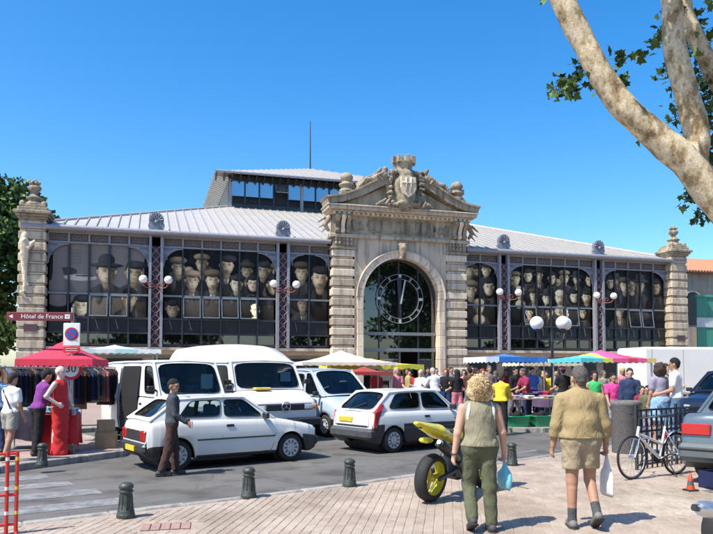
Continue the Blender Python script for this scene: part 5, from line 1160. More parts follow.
def curls(P, n, hm, seed=5):                                    # loose spiral locks over the hair volume
    r_ = random.Random(seed); g = G(); s = P['s']
    for _ in range(n):
        a, e = r_.uniform(0, 2 * PI), math.asin(r_.uniform(-.92, 1)); c = Vector((.118 * math.cos(a) * math.cos(e), -.028 + .122 * math.sin(a) * math.cos(e), .022 + .13 * math.sin(e)))
        if c.y > .07 or (c.y > .03 and c.z < .05): continue
        if c.z < -.03: c.x *= 1.0; c.z -= .02
        out = (c - Vector((0, -.02, .02))).normalized(); dn = (Vector((0, 0, -1)) + Vector((r_.gauss(0, .5), r_.gauss(0, .5), r_.gauss(0, .3)))); dn = (dn - out * dn.dot(out) * .8).normalized(); sd = out.cross(dn).normalized(); ph = r_.uniform(0, 6.28); L_ = r_.uniform(.035, .075); rr = r_.uniform(.006, .011); pts = []
        for k in range(9):
            t = k / 8; w = ph + t * r_.uniform(5.5, 7.5); p = c + dn * (L_ * (t - .3)) + out * (.006 + rr * math.cos(w) + .012 * t * (1 - t)) + sd * (rr * math.sin(w)); pts.append(tuple(P['Hd'](*p)))
        g.tube(pts, [.0022, .003, .003, .003, .003, .003, .0028, .0024, .0012], 4, 0, False)
    o = g.go('curls', hm, P['root']); o['kind'] = 'stuff'
# ---- woman walking away, curly blond hair
W_ = person('woman with curly blond hair in a khaki vest carrying a turquoise bag', (1.30, 7.36), 4, 1.585, dict(L=(14, 44, 2), R=(-3, 3, 2), aL=(-4, 13, 12), aR=(2, 15, 16), lean=1, gripaR=.85, gripaL=.4), ('tank', cloth('khaki_vest', (.26, .245, .17))), ('trousers', cloth('olive_trousers', (.105, .115, .07))), 'blond', 'fair', .011, (.05, .05, .06), 'curly', build=1.13)
u = W_['U']; W_['put']('undershirt', [q for k_ in (-1, 1) for q in ((tuple(u(k_ * .142, -.012, .43) / W_['s']), tuple(u(k_ * .125, -.012, .50) / W_['s']), .066, .052, (.42, 1.25, 1)), (tuple(u(k_ * .150, -.012, .36) / W_['s']), tuple(u(k_ * .142, -.012, .44) / W_['s']), .055, .062, (.42, 1.6, 1)))], cloth('white_cotton', (.72, .72, .70)), .011, .02)
S0, E, Wr, Hh, fd, k = W_['arms']['aL']; G().tube([tuple(Wr + np.array((.036 * math.cos(t), .036 * math.sin(t), .01 * math.sin(t)))) for t in [2 * PI * q / 12 for q in range(13)]], .008, 6, 0, False).go('wrist_watch', blackp, W_['root'])
curls(W_, 1500, HAIR['blond'])
def hang_bag(name, P, side, w, d_, h, m, label, cat, top_w=None, wr=.012, seed=1):
    S0, E, Wr, Hh, fd, k = P['arms'][side]; M_ = Matrix.Rotation(P['root'].rotation_euler.z, 3, 'Z'); hp = M_ @ Vector(tuple(Hh)) + P['root'].location
    g = G(); rr = random.Random(seed); n = 16; rows = []
    tw = top_w or w * .35
    for i, (t, ww, dd) in enumerate(((0, tw * .35, .010), (.12, tw * .7, .016), (.28, tw * 1.15, d_ * .6), (.45, w * .93, d_), (.7, w, d_ * 1.05), (.92, w * .96, d_ * .8), (1.0, w * .85, d_ * .3))):
        rows.append([Vector((dd * math.cos(a) * (1 + rr.uniform(-.16, .16)), ww * math.sin(a) * (1 + rr.uniform(-.06, .06)), -t * h + rr.uniform(-.008, .008))) for a in [2 * PI * q / n for q in range(n)]])
    g.grid(rows, 0, True, True, True); g.add(rows[-1], [tuple(range(n))[::-1]], 0, True); g.add(rows[0], [tuple(range(n))], 0, True)
    o = g.go(name, m, None, (hp.x + .0, hp.y, hp.z - .03), P['root'].rotation_euler.z + R(15), fixn=True); return tag(o, label, cat)
hang_bag('carrier_bag', W_, 'aR', .115, .055, .30, mat('turquoise_plastic', (.20, .56, .68), .35, 0, .18, 8, .2, 25), 'crumpled turquoise plastic bag hanging from the blond woman\'s hand', 'bag', seed=4)
# ---- man walking away in a beige blouson
Mn = person('man in beige blouson and shorts walking with a white bag', (2.42, 7.52), -4, 1.69, dict(L=(-2, 2, 2), R=(12, 48, 3), aL=(2, 12, 12), aR=(4, 13, 16), lean=2, gripaR=.85, gripaL=.4), ('jacket', cloth('beige_blouson', (.33, .255, .135))), ('shorts', cloth('beige_shorts', (.34, .275, .185))), 'grey', 'tan', .011, (.16, .155, .145), 'short', build=1.16, head=(6, 0))
for sd in ('L', 'R'):
    hip, kn, an, tw = Mn['legs'][sd]; s_ = Mn['s']; a = an / s_ + (kn - an) / s_ * .30; Mn['put']('sock', [(tuple(a), tuple(an / s_), .050, .047), (tuple(an / s_), tuple(an / s_ + tw * .06 + np.array((0, 0, -.03))), .045, .035)], cloth('grey_sock', (.075, .08, .085)), .011)
u = Mn['U']; G().tube([tuple(u(.190 * math.cos(t), .155 * math.sin(t), .055)) for t in [2 * PI * q / 24 for q in range(25)]], .012, 6, 0, False).go('waistband', cloth('beige_blouson', (.33, .255, .135)), Mn['root'])
hang_bag('carrier_bag', Mn, 'aR', .13, .035, .44, mat('white_plastic_bag', (.72, .70, .70), .4, 0, .08, 8, .2, 20), 'long white carrier bag hanging beside the man\'s bare leg', 'bag', top_w=.05, seed=9)
# ---- man passing the white hatchback
Ph = person('man in grey shirt and brown trousers walking past the hatchback', (-3.17, 11.95), -72, 1.62, dict(L=(8, 5, 1), R=(-8, 9, 1), aL=(8, 7, 52), aR=(10, 7, 46), lean=2, gripaR=.8, gripaL=.8), ('long', cloth('slate_shirt', (.055, .065, .075))), ('trousers', cloth('brown_trousers', (.075, .042, .038))), 'black', 'tan', .014, (.06, .055, .055), 'short', head=(-38, 0))
S0, E, Wr, Hh, fd, k = Ph['arms']['aR']; hp = Matrix.Rotation(Ph['root'].rotation_euler.z, 3, 'Z') @ Vector(tuple(Hh)) + Ph['root'].location
tag(G().cbx(-.03, .03, -.012, .012, -.06, .06, .006).go('mobile_phone', mat('phone_silver', (.5, .5, .52), .3, .4), None, (hp.x + .02, hp.y, hp.z + .02), R(-60)), 'small silver mobile phone held by the walking man', 'phone')
# ---- shoppers: colour, place and pose one by one
C = cloth
white_c, black_c, navy_c, jean = C('white', (.72, .72, .72)), C('black', (.02, .02, .022)), C('navy', (.03, .045, .10)), C('denim', (.10, .17, .30))
yellow_c, maroon_c, green_c, mag = C('yellow', (.72, .53, .05)), C('maroon', (.26, .03, .07)), C('green', (.05, .42, .12)), C('magenta', (.70, .07, .28))
grey_c, pink_c, purple_c, blue_c, orange_c, khaki_c, red_c = C('grey', (.18, .18, .19)), C('pink', (.62, .22, .26)), C('purple', (.20, .05, .24)), C('blue', (.07, .16, .42)), C('orange', (.62, .20, .03)), C('khaki', (.26, .25, .2)), C('red', (.5, .04, .04))
lilac, brown_c, skyb = C('lilac', (.30, .27, .36)), C('brown', (.10, .06, .04)), C('sky', (.25, .42, .60))
patt = mat('patterned_skirt', (.06, .06, .08), .9, 0, .1, 26, col2=(.45, .42, .42))
SHOP = [
 ('shopper in white T-shirt with dark shoulder strap at the red stall', (-6.42, 12.9), -25, 1.60, 'carry', ('tee', white_c), ('shorts', C('stone', (.30, .29, .25))), 'brown', 'tan', .018, 'short'),
 ('shopper in purple shirt and black trousers at the red stall', (-6.30, 13.75), -40, 1.68, 'reach', ('long', purple_c), ('trousers', black_c), 'black', 'tan', .018, 'short'),
 ('shopper in sky blue shirt beside the white T-shirt shopper', (-7.35, 14.2), 20, 1.66, 'stand', ('tee', skyb), ('trousers', navy_c), 'brown', 'fair', .02, 'short'),
 ('blond woman in white blouse near the portal doorway', (2.23, 24.00), 150, 1.66, 'fold', ('long', white_c), ('trousers', black_c), 'blond', 'fair', .024, 'long'),
 ('grey haired man in white shirt facing the portal', (2.61, 23.00), 25, 1.74, 'reach', ('tee', white_c), ('trousers', grey_c), 'white', 'fair', .024, 'short'),
 ('red haired woman in black top before the portal', (3.15, 24.40), 160, 1.70, 'fold', ('tee', black_c), ('trousers', navy_c), 'red', 'fair', .024, 'long'),
 ('woman in black top and pink trousers before the portal', (3.39, 23.40), 20, 1.66, 'carry', ('tee', black_c), ('trousers', pink_c), 'black', 'fair', .024, 'long'),
 ('man in dark grey jacket deep in the portal crowd', (3.60, 26.40), 200, 1.76, 'stand', ('jacket', grey_c), ('trousers', black_c), 'brown', 'tan', .026, 'short'),
 ('woman in pink blouse deep in the portal crowd', (4.03, 26.00), 170, 1.66, 'fold', ('tee', pink_c), ('trousers', black_c), 'brown', 'fair', .026, 'long'),
 ('man in brown jacket before the right portal pilaster', (4.06, 24.80), 10, 1.74, 'carry', ('jacket', brown_c), ('trousers', grey_c), 'black', 'tan', .026, 'short'),
 ('man in navy shirt standing by the portal door', (2.79, 27.00), 170, 1.74, 'stand', ('long', navy_c), ('trousers', black_c), 'black', 'tan', .026, 'short'),
 ('woman in red blouse at the orange covered stall', (2.04, 26.00), 140, 1.64, 'carry', ('tee', red_c), ('trousers', black_c), 'black', 'fair', .026, 'long'),
 ('man in khaki shirt behind the blue tarpaulin', (1.88, 27.50), 180, 1.74, 'stand', ('tee', khaki_c), ('trousers', grey_c), 'grey', 'tan', .026, 'short'),
 ('woman in maroon cardigan beside the yellow shirted shopper', (4.06, 22.40), 195, 1.68, 'fold', ('long', maroon_c), ('trousers', grey_c), 'red', 'fair', .024, 'long'),
 ('bald looking man in brown grey jacket under the blue canopy edge', (4.59, 24.00), 190, 1.80, 'stand', ('jacket', C('taupe', (.2, .15, .14))), ('trousers', black_c), 'grey', 'tan', .024, 'short'),
 ('shopper in yellow shirt bending over the clothes table', (4.00, 19.30), -20, 1.70, 'reach', ('long', yellow_c), ('trousers', black_c), 'brown', 'tan', .02, 'short'),
 ('man in black jacket and white shirt at the clothes table', (5.14, 22.60), 215, 1.74, 'carry', ('jacket', black_c), ('trousers', grey_c), 'black', 'tan', .024, 'short'),
 ('man in maroon shirt leaning over the clothes table', (5.39, 21.90), 110, 1.72, 'reach', ('tee', maroon_c), ('trousers', navy_c), 'grey', 'tan', .022, 'short'),
 ('woman in blue dress top behind the clothes table', (6.33, 25.00), 200, 1.74, 'stand', ('tee', blue_c), ('trousers', navy_c), 'brown', 'fair', .026, 'short'),
 ('man in orange shirt behind the clothes table', (6.79, 25.80), 185, 1.68, 'stand', ('tee', orange_c), ('trousers', black_c), 'black', 'tan', .026, 'short'),
 ('shopper in lemon shirt behind the clothes table', (7.11, 26.00), 170, 1.60, 'fold', ('tee', yellow_c), ('trousers', grey_c), 'brown', 'tan', .026, 'short'),
 ('shopper in pink cap, black shirt and jeans by the lamp post', (6.67, 22.40), 10, 1.76, 'carry', ('tee', black_c), ('trousers', jean), 'brown', 'fair', .022, 'short'),
 ('woman in pale shirt behind the lamp post', (7.73, 27.00), 180, 1.64, 'stand', ('tee', lilac), ('trousers', black_c), 'black', 'tan', .026, 'long'),
 ('woman in emerald green vest facing the pavement', (6.65, 19.40), 172, 1.74, 'stand', ('tank', green_c), ('trousers', navy_c), 'black', 'tan', .02, 'long'),
 ('woman in magenta top and patterned skirt walking from the market', (7.01, 19.00), 182, 1.72, 'walk', ('tee', mag), ('skirt', patt), 'black', 'tan', .02, 'short'),
 ('man in navy jacket carrying a pale shopping bag', (7.20, 18.30), 165, 1.82, 'carry', ('jacket', navy_c), ('trousers', grey_c), 'brown', 'fair', .02, 'short'),
 ('child in maroon top beside the navy jacketed man', (7.31, 17.80), 175, 1.36, 'stand', ('tee', maroon_c), ('trousers', grey_c), 'brown', 'fair', .02, 'long'),
 ('child in olive top with dark hair behind the bicycle', (7.08, 16.90), 150, 1.40, 'carry', ('tee', C('olive', (.12, .13, .07))), ('trousers', lilac), 'black', 'tan', .02, 'short'),
 ('woman with long dark curly hair in lilac top and pale skirt', (6.94, 15.90), 15, 1.80, 'stand', ('tee', lilac), ('skirt', skyb), 'brown', 'tan', .018, 'curly'),
 ('fair haired woman in ochre top behind the dark haired woman', (7.64, 17.20), 190, 1.80, 'fold', ('tee', C('ochre', (.42, .34, .15))), ('trousers', white_c), 'brown', 'fair', .02, 'long'),
 ('tall man in white shirt and jeans holding a dark bag', (7.19, 15.60), 60, 1.92, 'carry', ('tee', white_c), ('trousers', jean), 'black', 'tan', .018, 'short')]
TOPS = [('white', white_c), ('black', black_c), ('sky blue', skyb), ('khaki', khaki_c), ('red', red_c), ('grey', grey_c), ('pink', pink_c), ('navy', navy_c), ('ochre', C('ochre', (.42, .34, .15)))]
WHERE = [('near the portal\'s right jamb', 7.2 - 3.2, 27.6), ('behind the violet covered table', 6.0, 26.0), ('beside the cream canopy', 1.6, 25.4), ('under the blue canopy', 5.2, 26.6), ('between the lamp and the rainbow canopy', 8.4, 24.6), ('by the sand coloured canopy', 7.0, 27.0)]
xr = random.Random(31)
for wi, (wh, wx, wy) in enumerate(WHERE):
    for k in range(4):
        tn, tm_ = TOPS[(wi * 2 + k * 2 + k // 3) % len(TOPS)]; bn, bm_ = [('black', black_c), ('denim', jean), ('grey', grey_c)][(wi + k) % 3]; kd = xr.choice(('tee', 'long'))
        SHOP.append(('shopper in %s top and %s trousers %s' % (tn, bn, wh), (wx + (k - 1.5) * .52 + xr.uniform(-.12, .12), wy + xr.uniform(-.5, .7)), xr.choice((170, 190, 20, 100, 250, 340)), xr.uniform(1.58, 1.8), xr.choice(('stand', 'carry', 'fold', 'walk')), (kd, tm_), ('trousers', bm_), xr.choice(('brown', 'black', 'grey', 'blond')), xr.choice(('fair', 'tan')), .028, xr.choice(('short', 'long'))))
PE = {}
for q, (lab, loc, fc, h, po, tp_, bt, ha, sk, vx, hk) in enumerate(SHOP):
    PE[q] = person(lab, loc, fc, h, po, tp_, bt, ha, sk, vx, (.03, .03, .03), hk, head=((0, 0) if q < 31 else (xr.uniform(-30, 30), 0)))
p = PE[0]; p['put']('shoulder_strap', [(tuple(p['U'](-.12, -.11, .50) / p['s']), tuple(p['U'](.15, -.13, .12) / p['s']), .014, .014)], black_c, .012)
p = PE[21]; p['put']('cap', [(tuple(p['Hd'](0, -.015, .075) / p['s']), tuple(p['Hd'](0, .0, .08) / p['s']), .1, .1, (1, 1.1, .9)), (tuple(p['Hd'](0, .1, .06) / p['s']), tuple(p['Hd'](0, .14, .05) / p['s']), .05, .04, (1.2, 1, .3))], pink_c, .018, .01, [(tuple(p['Hd'](0, 0, .05)), (0, 0, -1))])
hang_bag('shopping_bag', PE[25], 'aR', .2, .06, .46, mat('pale_bag', (.70, .58, .56), .6, 0, .1, 5), 'pale pink shopping bag carried by the navy jacketed man', 'bag', top_w=.2, seed=2)
hang_bag('shoulder_bag', PE[30], 'aR', .22, .12, .36, mat('dark_bag', (.03, .04, .07), .6, 0, .1, 5), 'dark bulky bag carried by the tall man in jeans', 'bag', top_w=.2, seed=3)
# ------------------------------------------------------------------ motorcycles and bicycle
yel = mat('yellow_fairing', (.70, .58, .02), .25, 0, .05, 6, coat=.6)
yel_rim = mat('yellow_rim', (.55, .50, .03), .4, .2, .1, 10)
def motorcycle(loc, rz, label, paint_, rimm, pipe_m, tail=True):
    mb = empty('motorcycle', loc, rz, label, 'motorcycle')
    for x, w, nm in ((-.70, .18, 'rear_wheel'), (.70, .12, 'front_wheel')):
        wh = empty(nm, (x, 0, .31), 0, parent=mb); r = .31
        G().lathe([(r * .70, -w * .42), (r * .82, -w * .5), (r * .93, -w * .38), (r, 0), (r * .93, w * .38), (r * .82, w * .5), (r * .70, w * .42)], 32, (0, 0, 0), 0, True, 1, False).go('tyre', black, wh)
        g = G().lathe([(r * .70, -w * .42), (r * .64, -w * .2), (r * .64, w * .2), (r * .70, w * .42)], 28, (0, 0, 0), 0, True, 1, False).lathe([(.001, -.05), (.05, -.05), (.05, .05), (.001, .05)], 12, (0, 0, 0), 0, True, 1)
        for k in range(3):
            for e in (-.16, .16): a = 2 * PI * k / 3 + e; g.tube([(.04 * math.cos(a), 0, .04 * math.sin(a)), (r * .66 * math.cos(2 * PI * k / 3 + e * .7), 0, r * .66 * math.sin(2 * PI * k / 3 + e * .7))], [.022, .016], 6)
        g.go('rim', rimm, wh); G().lathe([(.085, -.004), (.125, -.004), (.125, .004), (.085, .004), (.085, -.004)], 24, (0, .055, 0), 0, False, 1, False).go('brake_disc', steel_dk, wh)
    for s in (1, -1): G().tube([(-.70, s * .12, .31), (-.4, s * .12, .36), (-.15, s * .10, .42)], [.03, .036, .04], 8).go('swingarm', steel_dk, mb)
    G().cbx(-.28, .28, -.17, .17, .24, .58, .05).cbx(-.2, .05, -.2, .2, .28, .44, .04).cbx(.1, .26, -.15, .15, .55, .66, .03).go('engine', steel_dk, mb)
    G().tube([(-.45, .1, .70), (-.1, .13, .66), (.3, .12, .78), (.42, .0, .88)], .028, 8).tube([(-.45, -.1, .70), (-.1, -.13, .66), (.3, -.12, .78), (.42, 0, .88)], .028, 8).tube([(.42, 0, .88), (.25, 0, .55), (.2, 0, .3)], .03, 8).go('frame', steel_dk, mb)
    tk_ = sdf_mesh([((-.12, 0, .80), (.28, 0, .86), .12, .14, (1, .95, .85)), ((.1, 0, .84), (.2, 0, .88), .16, .14, (1, .9, .8))], .016, .05); tk_.materials.append(paint_); link('tank', tk_, mb)
    if tail:
        me = sdf_mesh([((-.28, 0, .79), (-.66, 0, .90), .12, .125, (1, 1, .62)), ((-.66, 0, .91), (-1.13, 0, 1.03), .125, .04, (1, 1, .68)), ((-.60, 0, .87), (-1.0, 0, .98), .11, .05, (1, 1.1, .6))], .013, .03); me.materials.append(paint_); link('tail_fairing', me, mb)
        G().cbx(-.62, -.25, -.11, .11, .865, .905, .02).go('seat', blackp, mb)
        G().cbx(-1.085, -1.05, -.04, .04, .965, .985, .006).go('tail_light', blackp, mb); G().cbx(-.96, -.80, -.07, .07, .775, .83, .02).go('plate_bracket', paint_, mb)
        me = sdf_mesh([((.38, 0, .75), (.72, 0, .95), .17, .14, (1, .95, 1)), ((.3, 0, .5), (.5, 0, .42), .17, .13, (1.2, .95, 1))], .02, .06); me.materials.append(paint_); link('front_fairing', me, mb)
    else:
        me = sdf_mesh([((-.28, 0, .78), (-.05, 0, .80), .11, .12, (1, 1, .5)), ((-.62, 0, .70), (-.30, 0, .76), .05, .08, (1, 1.2, .5))], .02, .05); me.materials.append(blackp); link('seat', me, mb)
        G().lathe([(.11, 0), (.12, .05), (.06, .12), (.001, .13)], 16, (.62, 0, .85), 0, True, 0).go('headlamp', chrome, mb)
        rows = [[(-.70 + .345 * math.cos(a) , w, .31 + .345 * math.sin(a)) for w in (-.11, -.08, 0, .08, .11)] for a in [R(40 + q * 9) for q in range(9)]]; G().grid(rows, 0, True).go('mudguard', blackp, mb)
    for s in (1, -1): G().tube([(.70, s * .1, .31), (.52, s * .1, .95)], [.026, .022], 8).go('fork', chrome, mb); G().tube([(.46, s * .08, 1.0), (.38, s * .34, .98)], .016, 6).go('handlebar', blackp, mb)
    # silencer on the right-hand side, angled up
    ex = empty('exhaust', parent=mb); a, b_ = ((-.28, -.16, .50), (-.88, -.20, .80)) if tail else ((-.45, -.2, .44), (-1.25, -.23, .57))
    A, B = Vector(a), Vector(b_); D = (B - A)
    G().tube([A, A + D * .12, A + D * .2, A + D * .9, A + D * .97, B], [.03, .05, .066, .07, .06, .045], 16).go('silencer', pipe_m, ex)
    G().tube([B - D * .03, B + D * .05], [.03, .028], 12).go('tail_pipe', chrome if tail else steel_dk, ex)
    G().tube([(.25, -.08, .26), (.0, -.15, .24), (-.2, -.17, .34), A], .026, 8).go('header_pipe', steel_dk, ex)
    G().tube([(-.2, -.12, .78), (-.30, -.2, .52), (-.4, -.22, .46)], .014, 6).go('foot_peg', steel_dk, mb); G().tube([(-.05, .14, .3), (-.12, .28, .02), (-.2, .3, .012)], .014, 6).go('side_stand', steel_dk, mb)
    return mb
mb1 = motorcycle((.93 + .7 * math.cos(R(52)), 8.93 + .7 * math.sin(R(52)), .12), R(52), 'yellow sports motorcycle with black silencer standing on the pavement', yel, yel_rim, mat('black_silencer', (.03, .03, .033), .35, .5, .1, 9))
mb1.rotation_euler = (R(5), 0, R(52))
mb2 = motorcycle((3.92, 6.12, .12), R(12), 'parked motorcycle with a big silver silencer at the pavement edge', mat('silver_paint', (.4, .42, .45), .3, .6, .05, 5, coat=.4), chrome, mat('silver_silencer', (.58, .60, .63), .32, .85, .06, 8), tail=False)
# ---- bicycle
by = empty('bicycle', (4.70, 11.0, .12), math.atan2(-.5, -.87), 'white framed city bicycle beside the iron railing', 'bicycle')
for x, nm in ((.53, 'front_wheel'), (-.53, 'rear_wheel')):
    wh = empty(nm, (x, 0, .335), 0, parent=by); r = .335
    G().tube([(r * .965 * math.cos(a), 0, r * .965 * math.sin(a)) for a in [2 * PI * q / 40 for q in range(41)]], .017, 8, 0, False).go('tyre', black, wh)
    G().tube([(r * .9 * math.cos(a), 0, r * .9 * math.sin(a)) for a in [2 * PI * q / 40 for q in range(41)]], .011, 6, 0, False).go('rim', chrome, wh)
    for q in range(18): a = 2 * PI * q / 18; G().tube([(.02 * math.cos(a + .8), (-1) ** q * .02, .02 * math.sin(a + .8)), (r * .89 * math.cos(a), 0, r * .89 * math.sin(a))], .0028, 4, 0, False).go('spoke', chrome, wh)
    G().tube([(0, -.05, 0), (0, .05, 0)], .022, 10).go('hub', chrome, wh)
bf = mat('bicycle_white', (.74, .75, .76), .3, 0, .05, 5, coat=.4)
BB = (-.12, 0, .29); HT = (.36, 0, .80); HB = (.40, 0, .66); ST = (-.27, 0, .78)
G().tube([HB, BB], .027, 10).go('down_tube', bf, by); G().tube([BB, ST], .019, 10).go('seat_tube', bf, by); G().tube([(.385, 0, .70), (-.2, 0, .5)], .02, 10).go('top_tube', bf, by); G().tube([HT, HB], .022, 10).go('head_tube', bf, by)
for s in (1, -1):
    G().tube([(BB[0], s * .03, BB[2]), (-.53, s * .06, .335)], .012, 8).go('chain_stay', bf, by); G().tube([(-.25, s * .02, .72), (-.53, s * .06, .335)], .010, 8).go('seat_stay', bf, by)
    G().tube([(.41, s * .045, .62), (.46, s * .055, .48), (.53, s * .055, .335)], .013, 8).go('fork_blade', chrome, by)
    G().tube([(.36, s * .03, .93), (.36, s * .16, .95), (.24, s * .28, .97)], .012, 8).go('handlebar', blackp, by); G().tube([(.24, s * .28, .97), (.14, s * .30, .97)], .018, 8).go('grip', blackp, by)
G().tube([(.36, 0, .8), (.35, 0, .94)], .015, 8).go('stem', blackp, by); G().tube([ST, (-.3, 0, .92)], .013, 8).go('seat_post', chrome, by)
me = sdf_mesh([((-.42, 0, .95), (-.15, 0, .96), .055, .022, (1, 1.4, .5))], .014, .02); me.materials.append(blackp); link('saddle', me, by)
G().lathe([(.02, -.012), (.095, -.008), (.095, .008), (.02, .012)], 20, (BB[0], -.05, BB[2]), 0, False, 1).go('chainring', steel_dk, by)
for s, a in ((-1, R(-20)), (1, R(160))): e = (BB[0] + .16 * math.cos(a), s * .08, BB[2] + .16 * math.sin(a)); G().tube([(BB[0], s * .06, BB[2]), e], .012, 6).cbx(e[0] - .04, e[0] + .04, min(s * .09, s * .17), max(s * .09, s * .17), e[2] - .012, e[2] + .012, .004).go('crank', steel_dk, by)
G().tube([(BB[0], -.05, BB[2] + .09), (-.53, -.05, .375)], .006, 4).tube([(BB[0], -.05, BB[2] - .09), (-.53, -.05, .295)], .006, 4).go('chain', steel_dk, by)
G().tube([(-.2, .05, .3), (-.26, .2, .01)], .01, 6).go('kickstand', steel_dk, by)
rows = [[(-.53 + .365 * math.cos(a), w, .335 + .365 * math.sin(a)) for w in (-.03, 0, .03)] for a in [R(30 + q * 13) for q in range(11)]]; G().grid(rows, 0, True).go('mudguard', bf, by)
G().cbx(-.28, -.22, -.03, .03, .6, .66, .01).go('rear_reflector', red_lens, by)

# ------------------------------------------------------------------ street furniture
bol_m = mat('bollard_green_iron', (.055, .065, .058), .5, .3, .35, 14, .3, 40)
prof = [(.105, 0), (.11, .03), (.105, .05), (.098, .06), (.10, .09), (.088, .105), (.078, .2), (.070, .29), (.068, .30), (.084, .315), (.086, .33), (.07, .345), (.072, .355), (.086, .365), (.088, .385), (.078, .41), (.05, .43), (.001, .437)]
gb = G().lathe(prof, 20)
for k in range(10): a = 2 * PI * k / 10; gb.tube([(.086 * math.cos(a), .086 * math.sin(a), .11), (.072 * math.cos(a), .072 * math.sin(a), .285)], .008, 5)
bme = gb.mesh('bollard', bol_m)
for (x, y, lab) in ((-2.63, 7.98, 'squat dark iron bollard next to the pink tactile patch'), (-1.42, 9.22, 'squat dark iron bollard opposite the white hatchback\'s door'), (-.10, 10.1, 'squat dark iron bollard facing the black bottomed hatchback\'s tail'), (2.74, 12.3, 'squat dark iron bollard behind the yellow motorcycle\'s front wheel'), (-5.52, 12.25, 'squat dark iron bollard at the kerb before the red stall')):
    o = link('bollard', bme, None, (x, y, .12), rng.uniform(0, 3)); o.scale = (.95, .95, .92); tag(o, lab, 'bollard', 'iron bollards along the kerbs')
# red site barrier at the crossing
rb = empty('site_barrier', (-3.50, 7.2, .12), R(28), 'red metal site barrier with white bands beside the crossing', 'barrier'); redm = mat('barrier_red', (.52, .03, .025), .45, 0, .12, 9); wtm = mat('barrier_white', (.7, .69, .66), .5)
for x in (.0, -.09, -1.5):
    G().tube([(x, 0, 0), (x, 0, .84)], .019, 8).go('post', redm, rb)
    for z in (.2, .45, .75): G().tube([(x, 0, z), (x, 0, z + .035)], .0205, 8).go('band', wtm if x else mat('barrier_yellow', (.7, .5, .05), .5), rb)
for z in (.10, .4, .82): G().tube([(.0, 0, z), (-1.5, 0, z)], .015, 8).go('rail', redm, rb)
for k in range(1, 8): x = -.09 - k * .18; G().tube([(x, 0, .1), (x, 0, .82)], .009, 6).go('bar', redm, rb)
for x in (.0, -1.5): G().tube([(x - .0, -.22, .015), (x, .22, .015)], .015, 8).go('foot', redm, rb)
# sign post with its plates
sp = empty('sign_post', (-5.93, 14.45, .12), R(4), 'grey sign post with red hotel plate, no parking plate and speed disc', 'sign'); sgw = mat('sign_white', (.75, .75, .74), .4); sgr = mat('sign_red', (.50, .02, .03), .4); sgb = mat('sign_blue', (.02, .10, .42), .4); hot = mat('hotel_maroon', (.17, .022, .03), .45)
G().tube([(0, 0, 0), (0, 0, 2.98)], .03, 10).go('pole', mat('galvanised', (.40, .40, .39), .5, .4, .1, 8), sp)
hp = G().cbx(-1.32, .02, -.055, -.033, 2.70, 2.88, .006).go('hotel_plate', hot, sp); text_mesh('lettering', 'Hôtel de France', .13, sgw, hp, (-.60, -.058, 2.788), (R(90), 0, 0))
G().add([(-1.27, -.058, 2.79), (-1.19, -.058, 2.75), (-1.19, -.058, 2.83)], [(0, 1, 2)]).go('arrow', sgw, hp); G().bx(-.14, -.04, -.06, -.057, 2.745, 2.835).go('pictogram', sgw, hp)
text_mesh('pictogram_letters', 'H', .06, hot, hp, (-.09, -.062, 2.79), (R(90), 0, 0))
def disc(g, c, r, y, mi, n=28): g.lathe([(.001, y - .004), (r, y - .004), (r, y + .004)], n, (c[0], 0, c[1]), mi, False, 1)
npk = G().cbx(-.17, .17, -.05, -.034, 2.18, 2.66, .012).go('no_parking_plate', sgw, sp)
g = G(); disc(g, (0, 2.43), .135, -.056, 0); g.go('red_ring', sgr, npk, fixn=True); g = G(); disc(g, (0, 2.43), .105, -.066, 0); g.go('blue_disc', sgb, npk, fixn=True)
g = G().bx(-.115, .115, -.080, -.073, -.016, .016); g.xf(Matrix.Translation((0, 0, 2.43)) @ Matrix.Rotation(R(45), 4, 'Y')); g.go('red_slash', sgr, npk)
sub = G().cbx(-.17, .17, -.05, -.034, 2.04, 2.165, .008).go('red_plate', sgr, sp)
for k in range(2): G().bx(-.12, .12, -.054, -.051, 2.075 + k * .045, 2.085 + k * .045).go('text_line', sgw, sub)
s30 = G(); disc(s30, (0, 1.70), .225, -.045, 0); s30 = s30.go('speed_disc', sgr, sp, fixn=True); g = G(); disc(g, (0, 1.70), .165, -.055, 0); g.go('white_face', sgw, s30, fixn=True); text_mesh('lettering', '30', .22, mat('sign_black', (.015, .015, .015), .5), s30, (0, -.062, 1.70), (R(90), 0, 0))
# street lamp with three globes
lp = empty('street_lamp', (7.06, 25, .12), R(10), 'dark iron street lamp with three white globes before the hall', 'street lamp')
G().lathe([(.16, 0), (.16, .12), (.11, .2), (.12, .5), (.075, .6), (.06, 1.2), (.05, 2.6), (.07, 2.65), (.045, 2.75), (.04, 3.05), (.06, 3.1)], 14).go('post', iron_dark, lp)
for k, (ax_, ay_) in enumerate(((-.58, 0), (.27, -.30), (.66, .30))):
    v = Vector((ax_, ay_, 0)); G().tube([(0, 0, 2.75), tuple(v * .4 + Vector((0, 0, 2.62))), tuple(v * .8 + Vector((0, 0, 2.75))), tuple(v + Vector((0, 0, 3.1)))], .025, 6).tube([tuple(v * (.5 + .18 * math.cos(t)) + Vector((0, 0, 2.9 + .12 * math.sin(t)))) for t in [2 * PI * q / 10 for q in range(11)]], .014, 5, 0, False).lathe([(.03, 3.08), (.1, 3.12), (.11, 3.16)], 10, tuple(v)).go('arm', iron_dark, lp); G().sph(tuple(v + Vector((0, 0, 3.37))), .245, 18).go('globe', globe_m, lp)
